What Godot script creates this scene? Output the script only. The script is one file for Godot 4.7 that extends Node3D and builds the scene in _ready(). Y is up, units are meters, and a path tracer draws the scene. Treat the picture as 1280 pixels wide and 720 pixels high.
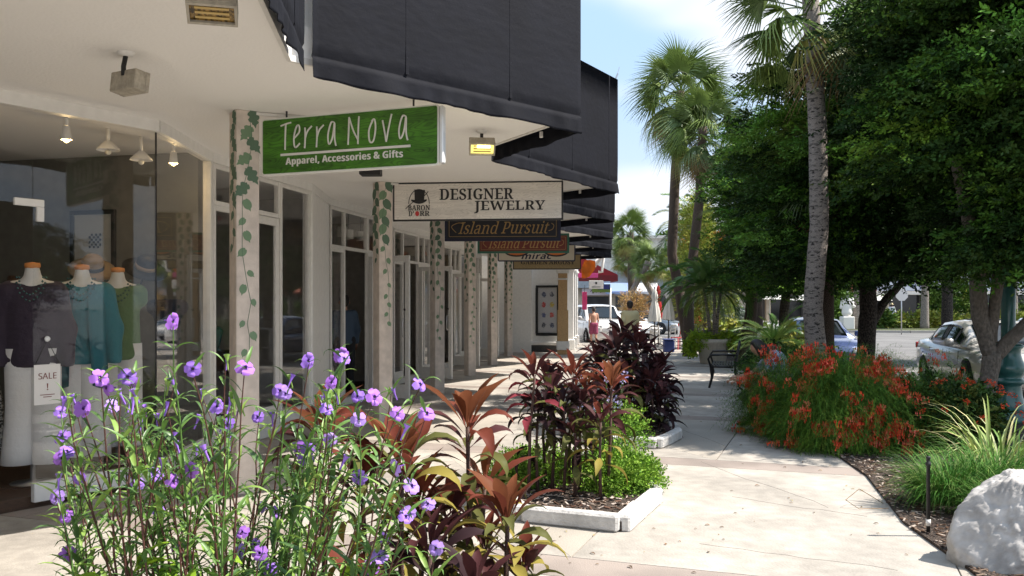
extends Node3D
# World: x to the street side, y up, the walk runs away along -z. Q(x, d, y) is a point d metres ahead of the viewer.

var counts := {}
var M := {}
var T := {}
var rng := RandomNumberGenerator.new()


func Q(x: float, d: float, y := 0.0) -> Vector3:
	return Vector3(x, y, -d)


func V(p: Vector2, y := 0.0) -> Vector3:
	return Vector3(p.x, y, -p.y)


func rf(a: float, b: float) -> float:
	return rng.randf_range(a, b)


func numbered(parent: Node, called: String) -> String:
	var key := str(parent.get_instance_id()) + called
	var n: int = counts.get(key, 0)
	counts[key] = n + 1
	return called if n == 0 else "%s_%03d" % [called, n]


func thing(called: String, label: String, category: String, at := Vector3.ZERO, turn := 0.0, group := "") -> Node3D:
	var o := Node3D.new()
	o.name = numbered(self, called)
	add_child(o)
	o.position = at
	o.rotation.y = turn
	tag(o, label, category, group)
	return o


func tag(o: Node, label: String, category: String, group := "") -> Node:
	o.set_meta("label", label)
	o.set_meta("category", category)
	if group != "":
		o.set_meta("group", group)
	return o


func put(parent: Node, called: String, mesh: Mesh, m: Material, xf := Transform3D()) -> MeshInstance3D:
	var o := MeshInstance3D.new()
	o.name = numbered(parent, called)
	o.mesh = mesh
	o.material_override = m
	o.transform = xf
	parent.add_child(o)
	return o


func struct(called: String, mesh: Mesh, m: Material, label := "") -> MeshInstance3D:
	var o := put(self, called, mesh, m)
	o.set_meta("kind", "structure")
	if label != "":
		o.set_meta("label", label)
	return o


func dup(root: Node3D, label: String, at: Vector3, turn := 0.0, size := 1.0) -> Node3D:
	var r: Node3D = root.duplicate()
	r.name = numbered(self, String(root.name).rstrip("0123456789").rstrip("_"))
	add_child(r)
	r.transform = Transform3D(Basis(Vector3.UP, turn).scaled(Vector3.ONE * size), at)
	r.set_meta("label", label)
	return r


func multi(parent: Node, called: String, mesh: Mesh, m: Material, xs: Array, cs: Array = []) -> MultiMeshInstance3D:
	var mm := MultiMesh.new()
	mm.transform_format = MultiMesh.TRANSFORM_3D
	mm.use_colors = cs.size() > 0
	mm.mesh = mesh
	mm.instance_count = xs.size()
	for i in xs.size():
		mm.set_instance_transform(i, xs[i])
		if cs.size() > 0:
			mm.set_instance_color(i, cs[i])
	var o := MultiMeshInstance3D.new()
	o.name = numbered(parent, called)
	o.multimesh = mm
	o.material_override = m
	parent.add_child(o)
	o.set_meta("kind", "stuff")
	return o


# ---- shapes: faces are given counter-clockwise as seen from outside
class Sh:
	var st := SurfaceTool.new()

	func _init(smooth := false):
		st.begin(Mesh.PRIMITIVE_TRIANGLES)
		st.set_smooth_group(0 if smooth else -1)

	func tri(a: Vector3, b: Vector3, c: Vector3) -> void:
		st.add_vertex(a)
		st.add_vertex(c)
		st.add_vertex(b)

	func quad(a: Vector3, b: Vector3, c: Vector3, d: Vector3) -> void:
		tri(a, b, c)
		tri(a, c, d)

	func otri(a: Vector3, b: Vector3, c: Vector3, inside: Vector3) -> void:
		if (b - a).cross(c - a).dot((a + b + c) / 3.0 - inside) < 0:
			tri(a, c, b)
		else:
			tri(a, b, c)

	func oquad(a: Vector3, b: Vector3, c: Vector3, d: Vector3, inside: Vector3) -> void:
		otri(a, b, c, inside)
		otri(a, c, d, inside)

	func box(c: Vector3, s: Vector3, b := Basis()) -> void:
		var h := s / 2
		for ax in 3:
			for sg in [-1.0, 1.0]:
				var n := Vector3.ZERO
				n[ax] = sg * h[ax]
				var u := Vector3.ZERO
				u[(ax + 1) % 3] = h[(ax + 1) % 3]
				var w := Vector3.ZERO
				w[(ax + 2) % 3] = h[(ax + 2) % 3]
				oquad(c + b * (n - u - w), c + b * (n + u - w), c + b * (n + u + w), c + b * (n - u + w), c)

	func cbox(c: Vector3, s: Vector3, ch: float, b := Basis()) -> void:
		var h := s / 2
		var pt := func(sg: Vector3, full: int) -> Vector3:
			var p := Vector3.ZERO
			for i in 3:
				p[i] = sg[i] * (h[i] if i == full else h[i] - ch)
			return c + b * p
		for ax in 3:
			var e := (ax + 1) % 3
			var f := (ax + 2) % 3
			for s0 in [-1.0, 1.0]:
				var k := []
				for q in [[-1.0, -1.0], [1.0, -1.0], [1.0, 1.0], [-1.0, 1.0]]:
					var sg := Vector3.ZERO
					sg[ax] = s0
					sg[e] = q[0]
					sg[f] = q[1]
					k.append(pt.call(sg, ax))
				oquad(k[0], k[1], k[2], k[3], c)
				for s1 in [-1.0, 1.0]:
					var lo := Vector3.ZERO
					lo[ax] = s0
					lo[e] = s1
					lo[f] = -1.0
					var hi := lo
					hi[f] = 1.0
					oquad(pt.call(lo, ax), pt.call(lo, e), pt.call(hi, e), pt.call(hi, ax), c)
		for x in [-1.0, 1.0]:
			for y in [-1.0, 1.0]:
				for z in [-1.0, 1.0]:
					var sg := Vector3(x, y, z)
					otri(pt.call(sg, 0), pt.call(sg, 1), pt.call(sg, 2), c)

	func bar(a: Vector3, b: Vector3, w: float, h: float, ch := 0.0) -> void:
		var x := (b - a).normalized()
		var up := Vector3.UP if absf(x.y) < 0.95 else Vector3.RIGHT
		var z := x.cross(up).normalized()
		var y := z.cross(x)
		if ch > 0:
			cbox((a + b) / 2, Vector3((b - a).length(), h, w), ch, Basis(x, y, z))
		else:
			box((a + b) / 2, Vector3((b - a).length(), h, w), Basis(x, y, z))

	func tube(path: Array, radii: Array, sides := 8, cap := true, flat := 1.0) -> void:
		var rings := []
		var u := Vector3.ZERO
		for i in path.size():
			var t: Vector3 = (path[mini(i + 1, path.size() - 1)] - path[maxi(i - 1, 0)]).normalized()
			if u == Vector3.ZERO:
				u = t.cross(Vector3.UP if absf(t.y) < 0.9 else Vector3.RIGHT).normalized()
			u = (u - t * u.dot(t)).normalized()
			var w := t.cross(u)
			var ring := []
			for k in sides:
				var a := TAU * k / sides
				ring.append(path[i] + (u * cos(a) + w * sin(a) * flat) * radii[mini(i, radii.size() - 1)])
			rings.append(ring)
		for i in path.size() - 1:
			for k in sides:
				var k2 := (k + 1) % sides
				quad(rings[i][k], rings[i][k2], rings[i + 1][k2], rings[i + 1][k])
		if cap:
			for k in sides:
				var k2 := (k + 1) % sides
				tri(path[0], rings[0][k2], rings[0][k])
				tri(path[-1], rings[-1][k], rings[-1][k2])

	func lathe(profile: Array, segs := 16, at := Vector3.ZERO, squash := 1.0) -> void:
		for i in profile.size() - 1:
			var p: Vector2 = profile[i]
			var q: Vector2 = profile[i + 1]
			for k in segs:
				var a := TAU * k / segs
				var b := TAU * (k + 1) / segs
				var A := at + Vector3(p.x * cos(a), p.y, p.x * sin(a) * squash)
				var B := at + Vector3(q.x * cos(a), q.y, q.x * sin(a) * squash)
				var C := at + Vector3(q.x * cos(b), q.y, q.x * sin(b) * squash)
				var D := at + Vector3(p.x * cos(b), p.y, p.x * sin(b) * squash)
				if p.x > 1e-5:
					tri(A, B, D) if q.x < 1e-5 else quad(A, B, C, D)
				elif q.x > 1e-5:
					tri(A, B, C)

	func prism(poly: PackedVector2Array, y0: float, y1: float) -> void:  # poly of (x, z)
		var idx := Geometry2D.triangulate_polygon(poly)
		for i in range(0, idx.size(), 3):
			var a := poly[idx[i]]
			var b := poly[idx[i + 1]]
			var c := poly[idx[i + 2]]
			if (b - a).cross(c - a) > 0:
				var s := b
				b = c
				c = s
			tri(Vector3(a.x, y1, a.y), Vector3(b.x, y1, b.y), Vector3(c.x, y1, c.y))
			tri(Vector3(a.x, y0, a.y), Vector3(c.x, y0, c.y), Vector3(b.x, y0, b.y))
		var area := 0.0
		for i in poly.size():
			area += poly[i].cross(poly[(i + 1) % poly.size()])
		for i in poly.size():
			var a := poly[i]
			var b := poly[(i + 1) % poly.size()]
			if area < 0:
				var s := a
				a = b
				b = s
			quad(Vector3(b.x, y0, b.y), Vector3(a.x, y0, a.y), Vector3(a.x, y1, a.y), Vector3(b.x, y1, b.y))

	func plate(poly: PackedVector2Array, z0: float, z1: float, at := Transform3D()) -> void:  # poly of (x, y), faces +z
		var idx := Geometry2D.triangulate_polygon(poly)
		for i in range(0, idx.size(), 3):
			var a := poly[idx[i]]
			var b := poly[idx[i + 1]]
			var c := poly[idx[i + 2]]
			if (b - a).cross(c - a) < 0:
				var s := b
				b = c
				c = s
			tri(at * Vector3(a.x, a.y, z1), at * Vector3(b.x, b.y, z1), at * Vector3(c.x, c.y, z1))
			tri(at * Vector3(a.x, a.y, z0), at * Vector3(c.x, c.y, z0), at * Vector3(b.x, b.y, z0))
		var area := 0.0
		for i in poly.size():
			area += poly[i].cross(poly[(i + 1) % poly.size()])
		for i in poly.size():
			var a := poly[i]
			var b := poly[(i + 1) % poly.size()]
			if area < 0:
				var s := a
				a = b
				b = s
			quad(at * Vector3(a.x, a.y, z0), at * Vector3(b.x, b.y, z0), at * Vector3(b.x, b.y, z1), at * Vector3(a.x, a.y, z1))

	func loft(rings: Array, cap := true) -> void:
		var n: int = rings[0].size()
		for i in rings.size() - 1:
			for k in n:
				var k2 := (k + 1) % n
				quad(rings[i][k], rings[i][k2], rings[i + 1][k2], rings[i + 1][k])
		if cap:
			for e in [0, rings.size() - 1]:
				var c := Vector3.ZERO
				for p in rings[e]:
					c += p / n
				for k in n:
					if e == 0:
						tri(c, rings[e][(k + 1) % n], rings[e][k])
					else:
						tri(c, rings[e][k], rings[e][(k + 1) % n])

	func sheet(pts: Array, thick: float, out_side: Vector3) -> void:  # grid of points [row][column]
		var off := out_side * thick
		for i in pts.size() - 1:
			for j in pts[0].size() - 1:
				var a: Vector3 = pts[i][j]
				var b: Vector3 = pts[i][j + 1]
				var c: Vector3 = pts[i + 1][j + 1]
				var d: Vector3 = pts[i + 1][j]
				if (b - a).cross(c - a).dot(out_side) > 0:
					quad(a + off, b + off, c + off, d + off)
					quad(a, d, c, b)
				else:
					quad(a + off, d + off, c + off, b + off)
					quad(a, b, c, d)
		for j in pts[0].size() - 1:
			for i in [0, pts.size() - 1]:
				quad(pts[i][j], pts[i][j + 1], pts[i][j + 1] + off, pts[i][j] + off)
		for i in pts.size() - 1:
			for j in [0, pts[0].size() - 1]:
				quad(pts[i][j], pts[i + 1][j], pts[i + 1][j] + off, pts[i][j] + off)

	# a blade that starts at the origin of xf, grows along its x and bends in its xy plane; `shape` gives the half width at t
	func leaf(xf: Transform3D, length: float, width: float, rise: float, droop: float, fold := 0.25, segs := 5, petiole := 0.0, belly := 0.4, curl := 0.0) -> void:
		var p := Vector3.ZERO
		var prev := []
		for i in segs + 1:
			var t := float(i) / segs
			var a := rise - droop * t * t
			if i > 0:
				p += Vector3(cos(a), sin(a), curl * t) * (length / segs)
			var q := clampf((t - petiole) / (1.0 - petiole), 0.0, 1.0)
			var hw := width * 0.5 * (pow(q / belly, 0.7) if q < belly else pow(maxf(0.0, (1.0 - q) / (1.0 - belly)), 0.8))
			hw = maxf(hw, width * 0.035 if t < 0.99 else 0.0)
			var n := Vector3(-sin(a), cos(a), 0)
			var cur := [xf * (p + Vector3(0, 0, hw) + n * hw * fold), xf * p, xf * (p - Vector3(0, 0, hw) + n * hw * fold)]
			if i > 0:
				if i == segs:
					tri(prev[0], cur[1], prev[1])
					tri(prev[1], cur[1], prev[2])
				else:
					quad(prev[0], cur[0], cur[1], prev[1])
					quad(prev[1], cur[1], cur[2], prev[2])
			prev = cur

	func done() -> ArrayMesh:
		st.generate_normals()
		return st.commit()


func along(dir: Vector3, roll := 0.0) -> Basis:  # a basis whose x is dir and whose y is as upright as it can be
	var x := dir.normalized()
	var z := x.cross(Vector3.UP)
	if z.length() < 0.01:
		z = Vector3(0, 0, 1)
	z = z.normalized()
	return Basis(x, z.cross(x), z).rotated(x, roll)


# ---- textures and materials
func noise_tex(called: String, freq: float, lo: float, hi: float, size := 512, kind := FastNoiseLite.TYPE_SIMPLEX_SMOOTH, octaves := 4, sd := 1, contrast := 1.0) -> void:
	var n := FastNoiseLite.new()
	n.noise_type = kind
	n.frequency = freq
	n.fractal_octaves = octaves
	n.seed = sd
	var g := Gradient.new()
	g.set_color(0, Color(lo, lo, lo))
	g.set_color(1, Color(hi, hi, hi))
	g.set_offset(0, 0.5 - 0.5 / contrast)
	g.set_offset(1, 0.5 + 0.5 / contrast)
	var t := NoiseTexture2D.new()
	t.width = size
	t.height = size
	t.seamless = true
	t.noise = n
	t.color_ramp = g
	T[called] = t


func normal_tex(called: String, freq: float, strength: float, kind := FastNoiseLite.TYPE_SIMPLEX_SMOOTH, sd := 5) -> void:
	var n := FastNoiseLite.new()
	n.noise_type = kind
	n.frequency = freq
	n.fractal_octaves = 5
	n.seed = sd
	var t := NoiseTexture2D.new()
	t.width = 512
	t.height = 512
	t.seamless = true
	t.as_normal_map = true
	t.bump_strength = strength
	t.noise = n
	T[called] = t


func mat(called: String, r: float, g: float, b: float, rough := 0.8, o := {}) -> StandardMaterial3D:
	var m := StandardMaterial3D.new()
	m.resource_name = called
	m.albedo_color = Color(r, g, b).linear_to_srgb()
	m.roughness = rough
	m.metallic = o.get("metal", 0.0)
	m.metallic_specular = o.get("spec", 0.5)
	if o.has("back") and not o.has("tex") and called not in ["leafy", "needle", "petal", "chips"]:
		o = o.duplicate()
		o["tex"] = "soft"
		o["size"] = 0.4
	if o.has("tex") or o.has("nrm"):
		m.uv1_triplanar = true
		m.uv1_world_triplanar = o.get("world", false)
		var s: float = 1.0 / o.get("size", 1.0)
		m.uv1_scale = Vector3(s, s * o.get("stretch", 1.0), s)
	if o.has("tex"):
		m.albedo_texture = T[o.tex]
	if o.has("nrm"):
		m.normal_enabled = true
		m.normal_texture = T[o.nrm]
		m.normal_scale = o.get("bump", 1.0)
	if o.has("stain"):
		m.detail_enabled = true
		m.detail_albedo = T[o.stain]
		m.detail_blend_mode = BaseMaterial3D.BLEND_MODE_MUL
		m.detail_uv_layer = BaseMaterial3D.DETAIL_UV_2
		m.uv2_triplanar = true
		m.uv2_world_triplanar = o.get("world", false)
		var s2: float = 1.0 / o.get("stain_size", 3.0)
		m.uv2_scale = Vector3(s2, s2 * o.get("stain_stretch", 1.0), s2)
	if o.has("glow"):
		m.emission_enabled = true
		m.emission = o.glow
		m.emission_energy_multiplier = o.get("power", 1.0)
	if o.has("back"):
		m.backlight_enabled = true
		m.backlight = Color(o.back, o.back, o.back)
	if o.has("coat"):
		m.clearcoat_enabled = true
		m.clearcoat = o.coat
		m.clearcoat_roughness = 0.05
	if o.has("sheen"):
		m.rim_enabled = true
		m.rim = o.sheen
		m.rim_tint = 0.5
	M[called] = m
	return m


func tinted(called: String, rough := 0.55, back := 0.35) -> StandardMaterial3D:  # copies carry their own leaf colour
	var m := mat(called, 1, 1, 1, rough, {"back": back, "spec": 0.22})
	m.vertex_color_use_as_albedo = true
	return m


func make_materials() -> void:
	noise_tex("mottle", 0.012, 0.90, 1.0, 512, FastNoiseLite.TYPE_SIMPLEX_SMOOTH, 5, 2, 1.4)
	noise_tex("grit", 0.11, 0.86, 1.0, 512, FastNoiseLite.TYPE_SIMPLEX, 3, 3)
	noise_tex("patch", 0.006, 0.86, 1.0, 512, FastNoiseLite.TYPE_SIMPLEX_SMOOTH, 4, 4, 1.6)
	noise_tex("worn", 0.02, 0.72, 1.0, 512, FastNoiseLite.TYPE_SIMPLEX, 5, 14, 1.6)
	noise_tex("blotch", 0.03, 0.35, 1.0, 512, FastNoiseLite.TYPE_SIMPLEX, 5, 5, 2.6)
	noise_tex("soft", 0.01, 0.955, 1.0, 512, FastNoiseLite.TYPE_SIMPLEX_SMOOTH, 3, 6)
	noise_tex("fleck", 0.018, 0.28, 1.0, 512, FastNoiseLite.TYPE_SIMPLEX, 4, 15, 6.0)
	T["fleck"].color_ramp.set_offset(0, 0.24)
	T["fleck"].color_ramp.set_offset(1, 0.36)
	normal_tex("fine", 0.09, 3.0)
	normal_tex("rough", 0.025, 9.0)
	normal_tex("wave", 0.012, 6.0, FastNoiseLite.TYPE_SIMPLEX_SMOOTH, 8)
	# wood grain: long streaks bent by noise
	var nz := FastNoiseLite.new()
	nz.frequency = 0.012
	nz.fractal_octaves = 3
	var im := Image.create(512, 512, false, Image.FORMAT_RGB8)
	for y in 512:
		for x in 512:
			var w := absf(sin(TAU * x / 512.0)) * 3.0
			var k := nz.get_noise_2d(x * 0.16 + w, y * 1.5) * 0.5 + nz.get_noise_2d(x * 0.6, y * 7.0) * 0.35
			var ring := pow(absf(sin(nz.get_noise_2d(x * 0.22, y * 0.9) * 26.0)), 8.0) * 0.20
			var v := clampf(0.88 + k * 0.3 - ring, 0.45, 1.0)
			im.set_pixel(x, y, Color(v, v, v))
	var pale := Image.create(512, 512, false, Image.FORMAT_RGB8)
	for y in 512:
		for x in 512:
			var v := 0.62 + 0.38 * im.get_pixel(x, y).r
			pale.set_pixel(x, y, Color(v, v, v))
	T["wood_pale"] = ImageTexture.create_from_image(pale)
	T["wood"] = ImageTexture.create_from_image(im)
	mat("ceiling", 0.885, 0.865, 0.83, 0.85, {"nrm": "fine", "size": 1.6, "bump": 0.25})
	mat("white_paint", 0.86, 0.845, 0.81, 0.5, {"tex": "soft", "size": 0.7})
	mat("alu", 0.76, 0.74, 0.70, 0.45, {"tex": "soft", "size": 0.5})
	mat("pillar", 0.72, 0.63, 0.555, 0.85, {"tex": "soft", "size": 0.6, "nrm": "fine", "bump": 0.3, "stain": "mottle", "stain_size": 1.4})
	mat("awning", 0.0085, 0.0098, 0.0165, 0.8, {"tex": "mottle", "size": 0.6, "stain": "patch", "stain_size": 2.7, "nrm": "wave", "bump": 0.35, "spec": 0.3})
	mat("dark_metal", 0.03, 0.03, 0.032, 0.5)
	mat("steel", 0.55, 0.55, 0.55, 0.3, {"metal": 0.9})
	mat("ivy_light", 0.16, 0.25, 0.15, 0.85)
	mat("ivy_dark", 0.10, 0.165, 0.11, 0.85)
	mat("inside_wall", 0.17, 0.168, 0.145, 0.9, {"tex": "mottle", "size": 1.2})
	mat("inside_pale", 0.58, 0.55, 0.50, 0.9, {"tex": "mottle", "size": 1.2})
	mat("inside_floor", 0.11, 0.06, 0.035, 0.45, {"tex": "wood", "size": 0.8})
	mat("slab_a", 0.475, 0.438, 0.388, 0.8, {"tex": "mottle", "size": 1.3, "nrm": "fine", "bump": 0.3, "stain": "patch", "stain_size": 4.7, "world": true})
	mat("slab_b", 0.445, 0.412, 0.366, 0.8, {"tex": "mottle", "size": 1.0, "nrm": "fine", "bump": 0.3, "stain": "patch", "stain_size": 3.9, "world": true})
	mat("slab_c", 0.49, 0.445, 0.382, 0.8, {"tex": "grit", "size": 0.9, "nrm": "fine", "bump": 0.25, "stain": "patch", "stain_size": 5.3, "world": true})
	mat("slab_band", 0.36, 0.305, 0.27, 0.85, {"tex": "grit", "size": 0.6, "nrm": "fine", "bump": 0.4, "stain": "patch", "stain_size": 2.9, "world": true})
	mat("joint", 0.22, 0.20, 0.18, 0.95, {"tex": "grit", "size": 0.4, "world": true})
	mat("asphalt", 0.20, 0.195, 0.19, 0.9, {"tex": "grit", "size": 0.5, "nrm": "fine", "bump": 0.5, "stain": "patch", "stain_size": 9.0, "world": true})
	mat("kerb", 0.70, 0.685, 0.66, 0.85, {"tex": "mottle", "size": 0.5, "nrm": "rough", "bump": 0.7, "stain": "patch", "stain_size": 0.9})
	mat("kerb_grey", 0.40, 0.38, 0.35, 0.9, {"tex": "grit", "size": 0.5, "nrm": "fine"})
	mat("mulch", 0.09, 0.062, 0.045, 1.0, {"tex": "blotch", "size": 0.35, "nrm": "rough", "bump": 1.0, "world": true})
	tinted("chips", 0.95, 0.0)
	mat("lawn", 0.13, 0.16, 0.05, 1.0, {"tex": "blotch", "size": 1.7, "stain": "patch", "stain_size": 7.0, "world": true})
	mat("rock", 0.62, 0.595, 0.57, 0.9, {"tex": "mottle", "size": 0.6, "nrm": "rough", "bump": 0.6, "stain": "worn", "stain_size": 2.6})
	mat("bark", 0.21, 0.18, 0.15, 0.95, {"tex": "worn", "size": 0.5, "stretch": 0.5, "nrm": "rough", "bump": 1.2})
	mat("bark_dark", 0.10, 0.082, 0.068, 0.95, {"tex": "blotch", "size": 0.45, "stretch": 0.4, "nrm": "rough", "bump": 1.2})
	mat("palm_bark", 0.37, 0.325, 0.29, 0.95, {"tex": "worn", "size": 0.4, "stretch": 2.4, "nrm": "rough", "bump": 1.2, "stain": "fleck", "stain_size": 1.3, "stain_stretch": 2.2})
	mat("palm_bark_brown", 0.16, 0.115, 0.085, 0.95, {"tex": "blotch", "size": 0.4, "stretch": 2.0, "nrm": "rough", "bump": 1.0})
	mat("fan_green", 0.155, 0.225, 0.055, 0.5, {"back": 0.5, "spec": 0.3})
	mat("fan_grey", 0.13, 0.195, 0.075, 0.5, {"back": 0.4})
	mat("fan_yellow", 0.26, 0.25, 0.055, 0.6, {"back": 0.5})
	mat("fan_dead", 0.27, 0.17, 0.08, 0.8, {"back": 0.3})
	mat("feather", 0.09, 0.20, 0.04, 0.4, {"back": 0.5})
	mat("feather_grey", 0.075, 0.125, 0.06, 0.45, {"back": 0.4})
	tinted("leafy")
	tinted("needle", 0.6, 0.4)
	tinted("petal", 0.6, 0.5)
	mat("ruellia_leaf", 0.12, 0.24, 0.05, 0.45, {"back": 0.7})
	mat("ruellia_leaf_pale", 0.24, 0.38, 0.08, 0.45, {"back": 0.7})
	mat("ruellia_leaf_dark", 0.07, 0.145, 0.04, 0.4, {"back": 0.5})
	mat("ruellia_stem", 0.085, 0.03, 0.022, 0.6)
	mat("ruellia_flower", 0.34, 0.17, 0.72, 0.6, {"back": 0.6})
	mat("ruellia_flower_pale", 0.42, 0.25, 0.74, 0.6, {"back": 0.6})
	mat("ruellia_flower_pink", 0.36, 0.14, 0.62, 0.6, {"back": 0.6})
	mat("ruellia_throat", 0.12, 0.03, 0.30, 0.7)
	mat("lime_leaf", 0.25, 0.42, 0.03, 0.4, {"back": 0.7})
	mat("cord_red", 0.165, 0.045, 0.030, 0.5, {"back": 0.8, "spec": 0.18})
	mat("cord_orange", 0.215, 0.078, 0.038, 0.5, {"back": 0.9, "spec": 0.18})
	mat("cord_dark", 0.036, 0.020, 0.023, 0.5, {"back": 0.5, "spec": 0.18})
	mat("cord_plum", 0.075, 0.028, 0.030, 0.5, {"back": 0.6, "spec": 0.18})
	mat("cord_green", 0.105, 0.11, 0.035, 0.5, {"back": 0.6, "spec": 0.18})
	mat("cord_olive", 0.30, 0.25, 0.06, 0.5, {"back": 0.8, "spec": 0.18})
	mat("cord_pink", 0.22, 0.04, 0.055, 0.5, {"back": 0.7, "spec": 0.18})
	mat("cord_stem", 0.16, 0.085, 0.065, 0.8, {"tex": "blotch", "size": 0.1})
	mat("teal", 0.032, 0.135, 0.12, 0.35, {"coat": 0.5, "tex": "mottle", "size": 0.6})
	mat("black_iron", 0.012, 0.012, 0.013, 0.4)
	mat("green_iron", 0.02, 0.055, 0.04, 0.45)
	mat("rubber", 0.015, 0.015, 0.015, 0.85)
	mat("chrome", 0.75, 0.75, 0.75, 0.15, {"metal": 1.0})
	mat("car_glass", 0.012, 0.016, 0.018, 0.05, {"spec": 0.6})
	mat("lamp_glass", 0.75, 0.77, 0.78, 0.1, {"coat": 1.0})
	mat("car_red", 0.45, 0.02, 0.02, 0.2, {"coat": 1.0})
	mat("skin", 0.46, 0.25, 0.17, 0.6)
	mat("hair", 0.018, 0.014, 0.012, 0.6)
	mat("umbrella_white", 0.68, 0.67, 0.62, 0.8, {"back": 0.4})
	mat("umbrella_red", 0.55, 0.025, 0.03, 0.75, {"back": 0.4})
	mat("plain_white", 0.75, 0.73, 0.70, 0.6)
	mat("plain_red", 0.5, 0.03, 0.035, 0.6)
	mat("plain_black", 0.012, 0.012, 0.013, 0.55)
	mat("navy", 0.012, 0.015, 0.045, 0.6)
	mat("gold", 0.42, 0.26, 0.09, 0.5)
	var g := StandardMaterial3D.new()
	g.resource_name = "glass"
	g.albedo_color = Color(0.02, 0.03, 0.03, 0.02)
	g.transparency = BaseMaterial3D.TRANSPARENCY_ALPHA
	g.roughness = 0.02
	g.metallic_specular = 0.42
	M["glass"] = g


# lettering from a font, fitted to a width and a height, leaning by `skew`, its middle at the origin
func lettering(parent: Node, text: String, serif: bool, bold: bool, w: float, h: float, m: Material, at: Vector3, skew := 0.0, depth := 0.006, called := "lettering") -> MeshInstance3D:
	var f := SystemFont.new()
	f.font_names = PackedStringArray(["Droid Serif" if serif else "Droid Sans"])
	f.font_weight = 700 if bold else 400
	var t := TextMesh.new()
	t.font = f
	t.text = text
	t.font_size = 64
	t.depth = 0.05
	t.curve_step = 1.0
	var a := t.surface_get_arrays(0)
	var v: PackedVector3Array = a[Mesh.ARRAY_VERTEX]
	var lo := Vector3.INF
	var hi := -Vector3.INF
	for p in v:
		lo = lo.min(p)
		hi = hi.max(p)
	var s := Vector3(w / maxf(hi.x - lo.x, 1e-4), h / maxf(hi.y - lo.y, 1e-4), depth / maxf(hi.z - lo.z, 1e-4))
	var c := (lo + hi) / 2
	for i in v.size():
		var p := (v[i] - c) * s
		p.x += skew * p.y
		v[i] = p
	a[Mesh.ARRAY_VERTEX] = v
	for slot in [Mesh.ARRAY_TANGENT, Mesh.ARRAY_TEX_UV, Mesh.ARRAY_TEX_UV2, Mesh.ARRAY_COLOR]:
		a[slot] = null
	var me := ArrayMesh.new()
	me.add_surface_from_arrays(Mesh.PRIMITIVE_TRIANGLES, a)
	return put(parent, called, me, m, Transform3D(Basis(), at))


func strokes(lines: Array, r: float, s: Vector2, at: Vector2, z: float) -> ArrayMesh:
	var sh := Sh.new(true)
	for l in lines:
		var path := []
		var ps: Array = l
		for i in ps.size() - 1:
			var p0: Vector2 = ps[maxi(i - 1, 0)]
			var p1: Vector2 = ps[i]
			var p2: Vector2 = ps[i + 1]
			var p3: Vector2 = ps[mini(i + 2, ps.size() - 1)]
			for k in 5:
				var t := k / 5.0
				var p := p1.cubic_interpolate(p2, p0, p3, t)
				path.append(Vector3(at.x + p.x * s.x, at.y + p.y * s.y, z))
		var e: Vector2 = ps[-1]
		path.append(Vector3(at.x + e.x * s.x, at.y + e.y * s.y, z))
		sh.tube(path, [r], 6)
	return sh.done()


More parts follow.
